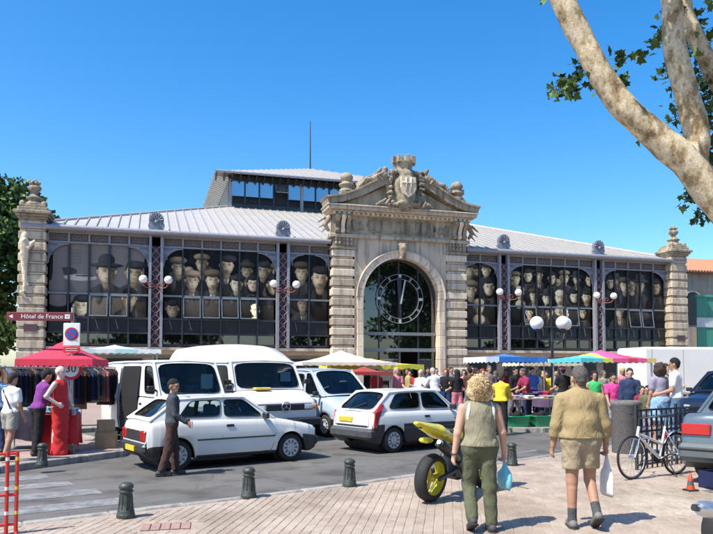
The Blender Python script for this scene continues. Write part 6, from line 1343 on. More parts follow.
# concrete litter bin
lb = empty('litter_bin', (5.50, 14.2, .12), 0, 'round grey pebbled concrete litter bin behind the bicycle wheel', 'bin'); cn_ = mat('pebble_concrete', (.15, .14, .135), .95, 0, .3, 30, .5, 60)
G().lathe([(.27, 0), (.285, .02), (.285, .95), (.30, .97), (.30, 1.04), (.24, 1.06), (.23, .98)], 28).go('drum', cn_, lb); G().lathe([(.001, .98), (.225, .98)], 20).go('liner', black, lb)
# wrought iron railing
d0, d1 = Vector((4.72, 11.75, 0)), Vector((6.75, 13.25, 0)); L_ = (d1 - d0).length
rl = empty('iron_railing', (d0.x, d0.y, .12), math.atan2((d1 - d0).y, (d1 - d0).x), 'black wrought iron railing behind the white bicycle', 'railing')
for z in (.06, .62, .98): G().bx(0, L_, -.018, .018, z, z + .03).go('rail', iron_dark, rl)
n = 16
for k in range(n + 1): x = L_ * k / n; w = .022 if k % 8 == 0 else .011; G().bx(x - w, x + w, -w, w, 0, 1.0 if k % 8 else 1.08).go('post' if k % 8 == 0 else 'bar', iron_dark, rl)
for k in range(n): x = L_ * (k + .5) / n; G().tube([(x + .055 * math.cos(a), 0, .80 + .1 * math.sin(a)) for a in [2 * PI * q / 10 for q in range(11)]], .008, 5, 0, False).go('ring', iron_dark, rl)
for k in range(4): x = L_ * (k + .5) / 4; G().tube([(x - .22, 0, .1), (x, 0, .34), (x + .22, 0, .6)], .009, 5).go('brace', iron_dark, rl); G().tube([(x + .22, 0, .1), (x, 0, .34), (x - .22, 0, .6)], .009, 5).go('brace', iron_dark, rl)
# traffic cone, blue crate
tc_ = empty('traffic_cone', (4.66, 9.75, .12), .3, 'small orange traffic cone on a black base by the saloon', 'traffic cone')
tc_.scale = (.6, .6, .6); G().cbx(-.13, .13, -.13, .13, 0, .03, .008).go('base', black, tc_); con = mat('cone_orange', (.50, .06, .02), .5, 0, .1, 9)
G().lathe([(.095, .03), (.075, .13)], 18).go('cone_body', con, tc_); G().lathe([(.076, .13), (.058, .23)], 18).go('grey_band', mat('cone_band', (.08, .08, .085), .6), tc_); G().lathe([(.059, .23), (.025, .40), (.001, .405)], 18).go('cone_tip', con, tc_)
bc = G().cbx(-.26, .26, -.18, .18, 0, .02, .004)
for y0, y1, x0, x1 in ((-.18, -.16, -.26, .26), (.16, .18, -.26, .26)): bc.cbx(x0, x1, y0, y1, .0, .24, .004)
for x0, x1 in ((-.26, -.24), (.24, .26)): bc.cbx(x0, x1, -.16, .16, .0, .24, .004)
tag(bc.go('plastic_crate', mat('crate_blue', (.01, .016, .07), .5), None, (5.22, 9.98, .12), .4), 'blue plastic crate on the ground under the saloon\'s bumper', 'crate')  # blue darkened: shade by the bumper put into the crate's colour

# ------------------------------------------------------------------ market stalls
al_pole = mat('stall_pole', (.42, .42, .42), .4, .6, .1, 8)
def canopy(name, loc, rz, w, d, zr, zt, cols, label, val=.16, poles=True, sag=.05, ridge=False):
    root = empty(name, (*loc, .12), rz, label, 'stall'); mats = [mat('canvas_%02d%02d%02d' % tuple(int(c * 99) for c in cc), cc, .85, 0, .1, 5, .1, 30) for cc in cols]
    nx, ny = 24, 12; rows = []
    def H(u, v):
        a = abs(v) if ridge else max(abs(u), abs(v)); return zr + (zt - zr) * (1 - a) - sag * math.sin(PI * min(1, a)) * (1 if not ridge else .5 + .5 * math.cos(6 * PI * u))
    g = G()
    for j in range(ny + 1): rows.append([((2 * i / nx - 1) * w / 2, (2 * j / ny - 1) * d / 2, H(2 * i / nx - 1, 2 * j / ny - 1) - .12) for i in range(nx + 1)])
    g.grid(rows, 0, True)
    for f in range(len(g.f)):
        i = f % nx; g.m[f] = min(len(cols) - 1, int(i / nx * len(cols)))
    g.go('roof_cloth', mats, root)
    per = [((2 * i / nx - 1) * w / 2, -d / 2) for i in range(nx)] + [(w / 2, (2 * j / ny - 1) * d / 2) for j in range(ny)] + [((1 - 2 * i / nx) * w / 2, d / 2) for i in range(nx)] + [(-w / 2, (1 - 2 * j / ny) * d / 2) for j in range(ny)]
    for side in range(4):
        a = [0, nx, nx + ny, 2 * nx + ny][side]; b_ = [nx, nx + ny, 2 * nx + ny, 2 * nx + 2 * ny][side]; g = G(); pts = [per[k % len(per)] for k in range(a, b_ + 1)]; top, bot = [], []
        for q, (x, y) in enumerate(pts):
            z = H(2 * x / w, 2 * y / d) - .12; e = 1.01; top.append((x * e, y * e, z + .005)); bot.append((x * (e + .006), y * (e + .006), z - val * (.75 + .25 * abs(math.cos(q * PI / 2)))))
        g.grid([top, bot], 0, False)
        for f in range(len(g.f)):
            x = top[f % (len(pts) - 1)][0]; g.m[-(len(g.f)) + f] = min(len(cols) - 1, max(0, int((x / w + .5) * len(cols))))
        g.go('valance', mats, root)
    if poles == 'centre': G().tube([(0, 0, 0), (0, 0, zt - .14)], .022, 8).go('pole', al_pole, root); G().lathe([(.25, 0), (.25, .06), (.05, .08)], 14).go('foot', blackp, root)
    elif poles:
        for sx in (-1, 1):
            for sy in (-1, 1): G().tube([(sx * w * .46, sy * d * .46, 0), (sx * w * .46, sy * d * .46, zr - .1)], .02, 8).go('pole', al_pole, root)
    if poles == 'centre':
        for k in range(8): a = 2 * PI * k / 8 + PI / 8; m = max(abs(math.cos(a)), abs(math.sin(a))); x, y = math.cos(a) / m, math.sin(a) / m; G().tube([(0, 0, zt - .17), (x * w * .48, y * d * .48, H(x * .96, y * .96) - .14)], .008, 5).go('rib', al_pole, root)
    return root
canopy('red_parasol', (-6.30, 14.95), R(8), 1.5, 1.5, 2.02, 2.44, [(.62, .035, .075)], 'pinkish red square parasol over the clothes stall', .16, 'centre', .03)
canopy('market_stall', (-7.5, 21.5), R(20), 2.6, 2.0, 2.42, 2.58, [(.55, .70, .70), (.75, .78, .76), (.45, .66, .68), (.75, .78, .76)], 'pale teal striped canopy stall behind the red parasol', .14)
canopy('market_stall', (-.55, 24.6), R(17), 3.3, 2.4, 2.06, 2.50, [(.74, .68, .56)], 'cream canvas canopy stall behind the vans', .12, True, .08)
canopy('market_stall', (.55, 26.6), R(17), 3.6, 1.8, 2.0, 2.24, [(.68, .55, .05), (.72, .70, .5), (.68, .55, .05), (.55, .52, .06)], 'yellow striped canopy stall before the portal', .2)
canopy('market_stall', (.25, 22.9), R(17), 1.5, 1.3, 1.74, 1.92, [(.34, .045, .04), (.30, .06, .04)], 'low red canopy stall beside the pale blue van', .12)
canopy('market_stall', (5.42, 25.4), R(14), 2.35, 2.0, 2.26, 2.40, [(.70, .76, .80), (.03, .16, .50), (.03, .18, .55), (.03, .16, .50), (.04, .2, .55)], 'bright blue and white canopy stall right of the portal', .22)
canopy('market_stall', (7.55, 28.2), R(14), 2.6, 1.8, 2.1, 2.3, [(.70, .60, .42)], 'sand coloured canopy stall between blue and rainbow canopies', .16)
canopy('market_stall', (7.75, 22.0), R(12), 2.5, 2.0, 2.15, 2.44, [(.08, .45, .50), (.10, .52, .55), (.62, .58, .10), (.66, .10, .30), (.68, .09, .26), (.58, .06, .10), (.66, .10, .25), (.60, .5, .15)], 'rainbow striped canopy stall by the street lamp', .14)
def table(name, loc, rz, w, d, h, cloth_m, label, drape=.0, legs=True):
    z = gz(*loc); root = empty(name, (*loc, z), rz, label, 'table')
    G().cbx(-w / 2, w / 2, -d / 2, d / 2, h - .03, h, .006).go('table_top', wood if drape == 0 else cloth_m, root)
    if drape:
        n = 40; per = []
        for k in range(n):
            t = 4 * k / n; s_ = int(t); f = t - s_; c = [(-1 + 2 * f, -1), (1, -1 + 2 * f), (1 - 2 * f, 1), (-1, 1 - 2 * f)][s_]; per.append((c[0] * w / 2, c[1] * d / 2))
        rows = [[(x, y, h) for x, y in per], [(x * 1.03, y * 1.03, h - .03) for x, y in per], [(x * (1.05 + .05 * math.sin(k * 1.7)), y * (1.05 + .05 * math.sin(k * 1.7)), h - drape * .6) for k, (x, y) in enumerate(per)], [(x * (1.07 + .09 * math.sin(k * 1.7 + .5)), y * (1.07 + .09 * math.sin(k * 1.7 + .5)), h - drape + .03 * math.sin(k * .9)) for k, (x, y) in enumerate(per)]]
        G().grid(rows, 0, True, True, True).go('table_cloth', cloth_m, root)
    for sx in (-1, 1):
        for sy in (-1, 1): G().tube([(sx * w * .44, sy * d * .42, 0), (sx * w * .44, sy * d * .42, h - .03)], .018, 6).go('leg', al_pole, root)
    return root
redcl = mat('red_cloth', (.55, .02, .025), .8, 0, .15, 5, .1, 30)
table('stall_table', (-6.12, 14.35), R(15), .72, .7, .78, redcl, 'table draped with a red cloth under the red parasol', .62)
table('stall_table', (-6.95, 15.1), R(15), 1.1, .7, .8, mat('navy_table_cloth', (.03, .03, .06), .85), 'table with a dark cloth behind the red cloth table', .6)
table('stall_table', (4.95, 21.2), R(14), 2.9, .95, .82, None, 'long bare clothes table with shoppers on both sides')
table('stall_table', (8.2, 20.9), R(14), 1.6, .8, .8, mat('grey_table_cloth', (.3, .3, .32), .85), 'grey covered table under the rainbow canopy', .3)
table('stall_table', (1.15, 22.1), R(17), 1.7, 1.0, .95, mat('orange_cover', (.55, .13, .05), .7), 'table under an orange cover beside the pale blue van', .45)
table('stall_table', (2.1, 23.6), R(17), 1.5, .9, .95, mat('blue_tarp', (.05, .28, .55), .6), 'table under a bright blue tarpaulin before the portal', .35)
table('stall_table', (6.4, 24.4), R(14), 2.2, .8, .82, mat('violet_cloth', (.18, .12, .2), .8), 'violet covered table behind the long clothes table', .4)
# folded clothes in piles: every pile a thing of its own, its garments the parts
PAL = [('navy', (.03, .05, .13)), ('white', (.72, .71, .68)), ('grey', (.22, .22, .23)), ('blue', (.10, .22, .45)), ('red', (.5, .05, .05)), ('black', (.02, .02, .022)), ('lilac', (.36, .3, .42)), ('turquoise', (.12, .42, .46)), ('pink', (.6, .2, .28)), ('brown', (.18, .11, .07)), ('beige', (.5, .42, .3)), ('maroon', (.22, .03, .06)), ('olive', (.13, .14, .06)), ('violet', (.2, .08, .3)), ('pale blue', (.4, .52, .66)), ('mustard', (.5, .33, .06))]
def piles(base, rz, w, d, h, n, where, seed, cols=None):
    r_ = random.Random(seed); c_, s_ = math.cos(rz), math.sin(rz); bag_ = list(cols) if cols else list(range(len(PAL))); r_.shuffle(bag_); nx = max(1, int(w / .36)); cnt = 0
    for i in range(nx):
        for j in range(max(1, int(d / .4))):
            if cnt >= n: return
            cn, cc = PAL[bag_[cnt % len(bag_)]]; lx, ly = -w / 2 + .2 + i * (w - .4) / max(1, nx - 1), -d / 2 + .2 + j * .4
            x, y = base[0] + lx * c_ - ly * s_, base[1] + lx * s_ + ly * c_
            root = empty('clothes_pile', (x, y, gz(*base) + h), rz + r_.uniform(-.4, .4), 'pile of folded %s clothes on the %s' % (cn, where), 'clothes', 'clothes piles on the ' + where); zz = 0; cnt += 1
            for k in range(r_.randint(1, 4)):
                t = r_.uniform(.025, .05); a, b_ = r_.uniform(.11, .15), r_.uniform(.13, .17); col = tuple(max(.01, q * r_.uniform(.7, 1.3)) for q in cc) if k else cc
                me = G().cbx(-a, a, -b_, b_, zz, zz + t, .012); me.go('garment', mat('garment_' + cn, cc, .92, 0, .2, 9, .3, 40), root, (r_.uniform(-.01, .01), r_.uniform(-.01, .01), 0), r_.uniform(-.15, .15)); zz += t
piles((4.95, 21.2), R(14), 2.9, .95, .82, 16, 'long clothes table', 3)
piles((-6.12, 14.35), R(15), .8, .5, .78, 3, 'red cloth table', 4, [1, 3, 7])
piles((-6.95, 15.1), R(15), 1.2, .7, .8, 6, 'dark cloth table', 5)
piles((8.2, 20.9), R(14), 1.6, .8, .8, 6, 'grey covered table', 6)
piles((6.4, 24.4), R(14), 2.2, .8, .82, 7, 'violet covered table', 7)
# green tubs under the long table, cardboard boxes and a garment rack by the red parasol
grn = mat('tub_green', (.02, .30, .14), .45); 
for x, y, a, lab in ((3.95, 20.35, .3, 'green plastic tub at the kerb under the table\'s end'), (4.75, 20.55, .2, 'green plastic tub with dark clothes under the table\'s middle'), (5.5, 20.75, .25, 'green plastic tub under the table\'s end by the lamp')):
    z = gz(x, y); rt = empty('plastic_tub', (x, y, z), a, lab, 'tub'); g = G(); rows = []
    for s_, z_ in ((.82, 0), (1.0, .3), (1.06, .31), (1.06, .33), (.97, .33), (.8, .03)): rows.append([(s_ * .33 * c / max(abs(c), abs(q)) ** .85, s_ * .22 * q / max(abs(c), abs(q)) ** .85, z_) for c, q in [(math.cos(2 * PI * k / 24), math.sin(2 * PI * k / 24)) for k in range(24)]])
    g.grid(rows, 0, True, True).go('tub', grn, rt); me = sdf_mesh([((-.15, 0, .3), (.15, .02, .33), .12, .1), ((0, -.05, .36), (.05, .06, .4), .1, .08)], .03, .05, wr=(.02, 20)); me.materials.append(black_c); link('clothes_heap', me, rt)
card = mat('cardboard', (.42, .28, .15), .85, 0, .12, 6)
for x, y, w, h, a, zz, lab in ((-5.42, 15.1, .42, .34, .2, .12, 'large cardboard box on the ground behind the mannequin'), (-5.44, 15.12, .34, .26, .5, .46, 'smaller cardboard box stacked on the large box'), (-5.12, 15.75, .36, .3, .1, .12, 'cardboard box on the ground beside the garment rack')):
    rt = empty('cardboard_box', (x, y, zz), a, lab, 'box'); G().cbx(-w / 2, w / 2, -w * .4, w * .4, 0, h, .005).go('carton', card, rt); G().bx(-w / 2 - .001, w / 2 + .001, -.03, .03, h - .06, h + .002).go('tape', mat('tape', (.5, .4, .22), .4), rt)
def rack(loc, rz, w, cols, label, seed):
    rt = empty('garment_rack', (*loc, .12), rz, label, 'garment rack'); r_ = random.Random(seed)
    for s_ in (-1, 1): G().tube([(s_ * w / 2, 0, 0), (s_ * w / 2, 0, 1.75)], .016, 8).go('upright', al_pole, rt); G().tube([(s_ * w / 2, -.28, .02), (s_ * w / 2, .28, .02)], .016, 8).go('foot', al_pole, rt)
    G().tube([(-w / 2, 0, 1.75), (w / 2, 0, 1.75)], .016, 8).go('rail', al_pole, rt); n = int(w / .11)
    for k in range(n):
        x = -w / 2 + .08 + k * (w - .16) / max(1, n - 1); cn, cc = PAL[r_.choice(cols)]; L2 = r_.uniform(.6, 1.0); hw_ = r_.uniform(.17, .23); me = G()
        rows = [[(x + .015 * math.sin(q * 2.1 + k), -hw_ * (t_ if i else .25) + 2 * hw_ * (t_ if i else .25) * q / 6, zz) for q in range(7)] for i, (zz, t_) in enumerate(((1.72, .3), (1.64, .95), (1.4, 1.0), (1.72 - L2, 1.1)))]
        me.grid(rows, 0, True); me.grid([[(a + .03, b_, c) for a, b_, c in r2] for r2 in rows], 0, True, False, True); me.go('hanging_garment', mat('garment_' + cn, cc, .92, 0, .2, 9, .3, 40), rt)
    return rt
rack((-6.55, 17.0), R(70), 1.9, [0, 2, 5, 5, 9, 8], 'garment rack with dark and a few pink clothes behind the parasol', 2)
rack((-8.3, 17.4), R(75), 1.8, [0, 5, 2, 5, 9, 3], 'garment rack with blue and black clothes at the far stall side', 5)
rack((-5.75, 18.6), R(20), 1.3, [0, 5, 2, 8], 'short garment rack beside the low roofed van', 8)
rack((-9.5, 20.5), R(15), 2.6, [8, 5, 0, 5, 2], 'long garment rack under the teal canopy', 9)
# mannequin in the red gown
pale = mat('mannequin_shell', (.62, .47, .39), .4); SKIN['shell'] = pale
mq = person('pale bald mannequin in a long red gown before the sign post', (-5.90, 13.85), -100, 1.74, dict(L=(4, 4, 2), R=(-3, 3, 2), aL=(8, 10, 10), aR=(-22, 28, 70), lean=-1, inaR=45), ('tank', redcl), ('gown', redcl), 'black', 'shell', .016, (.3, .02, .02), 'short', name='mannequin'); mq['root']['category'] = 'mannequin'
for ch in list(mq['root'].children):
    if ch.name.startswith('hair'): bpy.data.objects.remove(ch)
mq['put']('train', [((0, -.03, .55), (-.02, -.10, .05), .12, .15, (1, 1, .8)), ((.0, 0, .5), (.03, .02, .05), .13, .16, (1, 1, .8))], redcl, .018, .05, [((0, 0, .004), (0, 0, -1))], (.01, 16))
# ------------------------------------------------------------------ neighbours of the hall
nb = empty('neighbour_house', (25.3, 54, .12), R(14), 'pale stone house with terracotta roof beyond the right corner pillar', 'building')
G().bx(0, 14, 0, 9, 0, 9.4).go('wall', stone_mat('ochre_wall', (.46, .37, .27), (.38, .30, .22), (.25, .2, .15), .2), nb)
tile = mat('terracotta_tile', (.42, .20, .11), .85, 0, .3, 9, .2, 20)
rows = [[(-.4, -.5, 9.35), (14.4, -.5, 9.35)], [(-.4, 4.5, 11.2), (14.4, 4.5, 11.2)], [(-.4, 9.5, 9.35), (14.4, 9.5, 9.35)]]; G().grid(rows, 0, False).go('roof', tile, nb)
g = G(); x = -.3
while x < 14.4: g.tube([(x, -.52, 9.38), (x, 4.5, 11.22)], .11, 6); x += .27
o = g.go('roof_tile', tile, nb); o['kind'] = 'stuff'
for x in (1.1, 4.2, 7.3): G().prism([(x - .8, 5.2), (x + .8, 5.2)] + arc(x, 7.0, .8, 0, 180, 10), -.04, .04, lambda a, b_, t: (a, t, b_)).go('arched_window', dark_panel, nb, fixn=True); G().tube([(x + .85 * math.cos(w), -.05, 7.0 + .85 * math.sin(w)) for w in [PI * q / 12 for q in range(13)]], .08, 6).go('window_surround', stone_pale, nb)
gk = empty('green_hoarding', (22.9, 46.5, .12), R(12), 'green sheet metal hoarding with pale band beyond the hall corner', 'hoarding')
grs = mat('hoarding_green', (.05, .24, .17), .5, 0, .08, 3)
for k in range(9): G().cbx(k * .92, k * .92 + .90, 0, .08, 0, 6.6, .01).go('sheet_panel', grs, gk)
G().bx(-.05, 8.3, -.05, -.005, 4.55, 5.2).go('pale_band', mat('hoarding_band', (.45, .52, .50), .5), gk); G().bx(-.08, 8.35, -.08, .16, 6.6, 6.75).go('cap', mat('hoarding_cap', (.06, .3, .22), .5), gk)
G().prism([(20.05, .12), (20.75, .12), (20.05, 9.0)], -.1, .5, lambda a, b_, t: (a, t, b_)).go('buttress', stone_pale, hall, fixn=True)

# ------------------------------------------------------------------ trees
leaf_d = mat('leaf_green', (.060, .115, .028), .55, 0, .3, 1.2, spec=.3); leaf_l = mat('leaf_light', (.10, .17, .035), .5, 0, .25, 1.2, spec=.3); leaf_k = mat('leaf_deep', (.030, .065, .018), .6, 0, .3, 1.2, spec=.2)
def bark_plane():
    m, n, l, b = nodes_of('plane_bark'); b.inputs['Roughness'].default_value = .85
    tc = n.new('ShaderNodeTexCoord'); mp = n.new('ShaderNodeMapping'); mp.inputs['Scale'].default_value = (1, 1, .65); l.new(tc.outputs['Object'], mp.inputs['Vector'])
    nz = n.new('ShaderNodeTexNoise'); nz.inputs['Scale'].default_value = 6.5; nz.inputs['Detail'].default_value = 4; nz.inputs['Roughness'].default_value = .55; l.new(mp.outputs[0], nz.inputs['Vector'])
    r = n.new('ShaderNodeValToRGB'); r.color_ramp.interpolation = 'CONSTANT'; e = r.color_ramp.elements; e[0].position = 0; e[0].color = (.16, .11, .06, 1); e[1].position = .36; e[1].color = (.30, .22, .12, 1)
    for p, c in ((.45, (.47, .38, .24, 1)), (.52, (.60, .51, .36, 1)), (.64, (.40, .31, .18, 1)), (.70, (.24, .17, .10, 1))): q = e.new(p); q.color = c
    l.new(nz.outputs['Fac'], r.inputs['Fac']); f = n.new('ShaderNodeTexNoise'); f.inputs['Scale'].default_value = 40; l.new(tc.outputs['Object'], f.inputs['Vector'])
    mx = n.new('ShaderNodeMixRGB'); mx.blend_type = 'OVERLAY'; mx.inputs['Fac'].default_value = .5; l.new(r.outputs[0], mx.inputs[1]); l.new(f.outputs['Fac'], mx.inputs[2]); l.new(mx.outputs[0], b.inputs['Base Color'])
    bp = n.new('ShaderNodeBump'); bp.inputs['Strength'].default_value = .5; bp.inputs['Distance'].default_value = .03; l.new(nz.outputs['Fac'], bp.inputs['Height']); l.new(bp.outputs[0], b.inputs['Normal']); return m
barkp = bark_plane(); bark = mat('bark_brown', (.12, .085, .055), .9, 0, .3, 8, .5, 25)
LEAF = [(0, 0), (.22, .10), (.50, .05), (.36, .28), (.55, .52), (.26, .56), (0, 1.0), (-.26, .56), (-.55, .52), (-.36, .28), (-.50, .05), (-.22, .10)]
def leaf(g, c, size, r_, mi=0, poly=True):
    n = Vector((r_.gauss(0, 1), r_.gauss(0, 1), r_.gauss(.6, .8))).normalized(); t = n.orthogonal().normalized(); t.rotate(Matrix.Rotation(r_.uniform(0, 6.28), 3, n)); b_ = n.cross(t)
    P_ = LEAF if poly else [(0, 0), (.4, .45), (0, 1.0), (-.4, .45)]
    g.add([tuple(Vector(c) + t * (x * size) + b_ * (y * size) + n * (abs(x) * size * .25)) for x, y in P_], [tuple(range(len(P_)))], mi)
def crown_points(r_, blobs, n):
    tot = sum(b_[3] * b_[4] * b_[5] for b_ in blobs); out = []
    for bx_, by_, bz_, rx, ry, rz_ in blobs:
        for _ in range(int(n * rx * ry * rz_ / tot)):
            v = Vector((r_.gauss(0, 1), r_.gauss(0, 1), r_.gauss(0, 1))).normalized() * (r_.random() ** .28); out.append((bx_ + v.x * rx, by_ + v.y * ry, bz_ + v.z * rz_))
    return out
def tree(loc, h, spread, n, size, label, seed, group=None, low=.25, trunk_m=None, z=None):
    r_ = random.Random(seed); rt = empty('broadleaf_tree', (*loc, gz(*loc) if z is None else z), r_.uniform(0, 6), label, 'tree', group)
    g = G(); g.tube([(0, 0, -.05), (.05, 0, h * .2), (-.05, .1, h * .45), (.1, 0, h * .75)], [h * .03, h * .024, h * .018, h * .007], 10); blobs = []
    for k in range(16):
        a = r_.uniform(0, 6.28); zz = h * r_.uniform(low, .95); q = spread * math.sqrt(max(.08, 1 - ((zz / h - .55) / .5) ** 2)) * r_.uniform(.35, .8); c = (q * math.cos(a), q * math.sin(a), zz)
        s_ = spread * r_.uniform(.28, .48); blobs.append((*c, s_, s_, s_ * .8))
        g.tube([(0, 0, max(h * .15, zz - h * .25)), (c[0] * .5, c[1] * .5, zz - h * .08), c], [h * .011, h * .007, h * .003], 6)
    blobs.append((0, 0, h * .6, spread * .55, spread * .55, h * .3)); g.go('trunk', trunk_m or bark, rt); c = G()
    for p in crown_points(r_, blobs, n): leaf(c, p, size * r_.uniform(.6, 1.3), r_, r_.choice((0, 0, 1, 2)), False)
    o = c.go('crown', [leaf_d, leaf_l, leaf_k], rt); return rt
tree((-26.3, 49), 16.2, 4.9, 16000, .42, 'tall dark green tree rising behind the left corner pillar', 3)
tree((-28.5, 43), 11, 4.2, 9000, .42, 'lower dense tree left of the corner pillar', 5, low=.08)
tree((-24.0, 43.0), 6.5, 3.0, 6000, .36, 'low bushy tree close to the left corner pillar', 6, low=.05)
tree((-27.5, 40.0), 5.5, 3.4, 6000, .34, 'low rounded tree at the far edge of the stalls', 9, low=.04)
# street trees behind the photographer: they show as green reflections in the arch glass
for k, (x, y, h, lab) in enumerate(((31, 4, 17, 'tall plane tree on the avenue facing the arch glass'), (40, 12, 18, 'plane tree on the avenue beyond the box truck'), (26, -8, 16, 'plane tree on the avenue behind the parked motorcycle'), (-9, -22, 16, 'plane tree at the back of the near pavement'), (3, -15, 13, 'plane tree behind the near pavement facing the big hat print'), (11, -17, 14, 'plane tree behind the near pavement facing the cap wearers print'), (50, 5, 17, 'plane tree at the far end of the avenue'))):
    tree((x, y), h, 5.8, 7000, .6, lab, 20 + k, 'plane trees along the avenue', .18, barkp)
# the near plane tree: three mottled limbs reach into the picture
pt = empty('plane_tree', (5.3, 7.3, .12), 0, 'mottled plane tree with bare forked limbs overhanging the pavement', 'tree')
def limb(pts, rad, n=16, sub=6):
    P_ = [Vector(p) for p in pts]; out, rr = [], []
    for i in range(len(P_) - 1):
        p0, p1, p2, p3 = P_[max(i - 1, 0)], P_[i], P_[i + 1], P_[min(i + 2, len(P_) - 1)]
        for k in range(sub):
            t = k / sub; out.append(.5 * ((2 * p1) + (p2 - p0) * t + (2 * p0 - 5 * p1 + 4 * p2 - p3) * t * t + (3 * p1 - p0 - 3 * p2 + p3) * t ** 3)); rr.append((rad[i] + (rad[i + 1] - rad[i]) * t) * (1 + .02 * math.sin(i * 2 + k * .7) + rng.uniform(-.008, .008)))
    out.append(P_[-1]); rr.append(rad[-1]); g = G().tube(out, rr, n, 0, up=(0, 1, 0)); g.v = [tuple(Vector(v) + mnoise.noise_vector(Vector(v) * 2.2) * .03) for v in g.v]; return g
o_ = Vector((5.3, 7.3, .12))
L = lambda *pp: [tuple(Vector(p) - o_) for p in pp]
limb(L((5.3, 7.3, .1), (5.25, 7.3, 1.2), (4.95, 7.35, 2.4), (4.5, 7.45, 3.05), (4.13, 7.5, 3.41)), [.34, .28, .24, .22, .20]).go('trunk', barkp, pt)
limb(L((4.13, 7.5, 3.41), (3.9, 7.5, 3.72), (3.65, 7.5, 4.04), (3.34, 7.5, 4.3), (2.98, 7.5, 4.64), (2.72, 7.5, 5.01), (2.54, 7.5, 5.38), (2.32, 7.5, 5.8), (2.09, 7.5, 6.29), (1.82, 7.5, 6.92)), [.20, .185, .165, .155, .145, .135, .13, .125, .11, .08]).go('limb', barkp, pt)
limb(L((4.0, 7.5, 3.55), (3.83, 7.53, 3.8), (3.74, 7.55, 4.06), (3.75, 7.55, 4.38), (3.67, 7.55, 4.84), (3.54, 7.55, 5.36), (3.5, 7.55, 5.92), (3.48, 7.55, 6.38), (3.54, 7.55, 7.07)), [.12, .15, .15, .14, .125, .115, .11, .10, .07]).go('limb', barkp, pt)
limb(L((4.8, 7.4, 2.7), (4.95, 7.9, 3.9), (4.78, 8.1, 4.64), (4.44, 8.1, 5.06), (4.24, 8.1, 5.32), (4.14, 8.1, 5.55), (3.98, 8.1, 5.91), (3.91, 8.1, 6.16), (3.88, 8.1, 6.59), (3.94, 8.1, 7.33)), [.18, .15, .13, .12, .115, .11, .10, .10, .09, .06]).go('limb', barkp, pt)
r_ = random.Random(11); lv = G(); tw = G()
def spray(c, n, rad, size, up=0):
    base = Vector(c)
    for k in range(n):
        p = base + Vector((r_.gauss(0, rad), r_.gauss(0, rad), r_.gauss(0, rad * .7)))
        leaf(lv, p - o_, size * r_.uniform(.6, 1.15), r_, r_.choice((0, 0, 0, 1, 2)))
        if k % 4 == 0: tw.tube([tuple(base - o_), tuple((base + p) / 2 - o_ + Vector((0, 0, .03))), tuple(p - o_)], .004, 4)
for c, n, rad in (((2.45, 7.75, 5.06), 55, .10), ((2.33, 7.75, 5.0), 30, .07), ((2.6, 7.72, 5.2), 20, .08), ((2.98, 7.68, 5.05), 12, .06), ((2.95, 7.65, 5.3), 20, .06), ((2.06, 7.6, 6.02), 6, .04), ((3.2, 7.65, 5.35), 10, .05), ((3.4, 7.65, 5.55), 10, .06), ((3.78, 7.75, 3.74), 34, .08), ((3.92, 7.75, 3.55), 30, .09), ((3.95, 7.95, 4.35), 90, .12), ((3.97, 7.95, 4.75), 110, .13), ((4.05, 8.25, 5.2), 110, .15), ((4.08, 8.25, 5.75), 110, .16), ((3.95, 8.3, 6.1), 60, .13), ((3.85, 8.3, 5.45), 30, .10), ((4.15, 7.9, 4.1), 40, .12), ((3.42, 7.8, 4.42), 8, .05)): spray(c, n, rad, .11)
for k in range(46):                                            # the rest of the crown, above and beside the picture
    a = r_.uniform(0, 6.28); q = r_.uniform(.8, 3.6); zz = r_.uniform(7.4, 10.5); spray((5.3 + q * math.cos(a), 6.6 + q * math.sin(a), zz), 45, .5, .2)
for k in range(9): t_ = 1.7 + .16 * k; q = Vector((3.62, 7.55, 4.6 + .09 * k)) + TO_SUN * t_; spray((q.x, q.y, max(q.z, 6.55)), 26, .2, .16)  # added sprays out of view towards the sun, there to shade the second limb
lv.go('foliage', [leaf_d, leaf_l, leaf_k], pt); tw.go('twig', bark, pt)['kind'] = 'stuff'

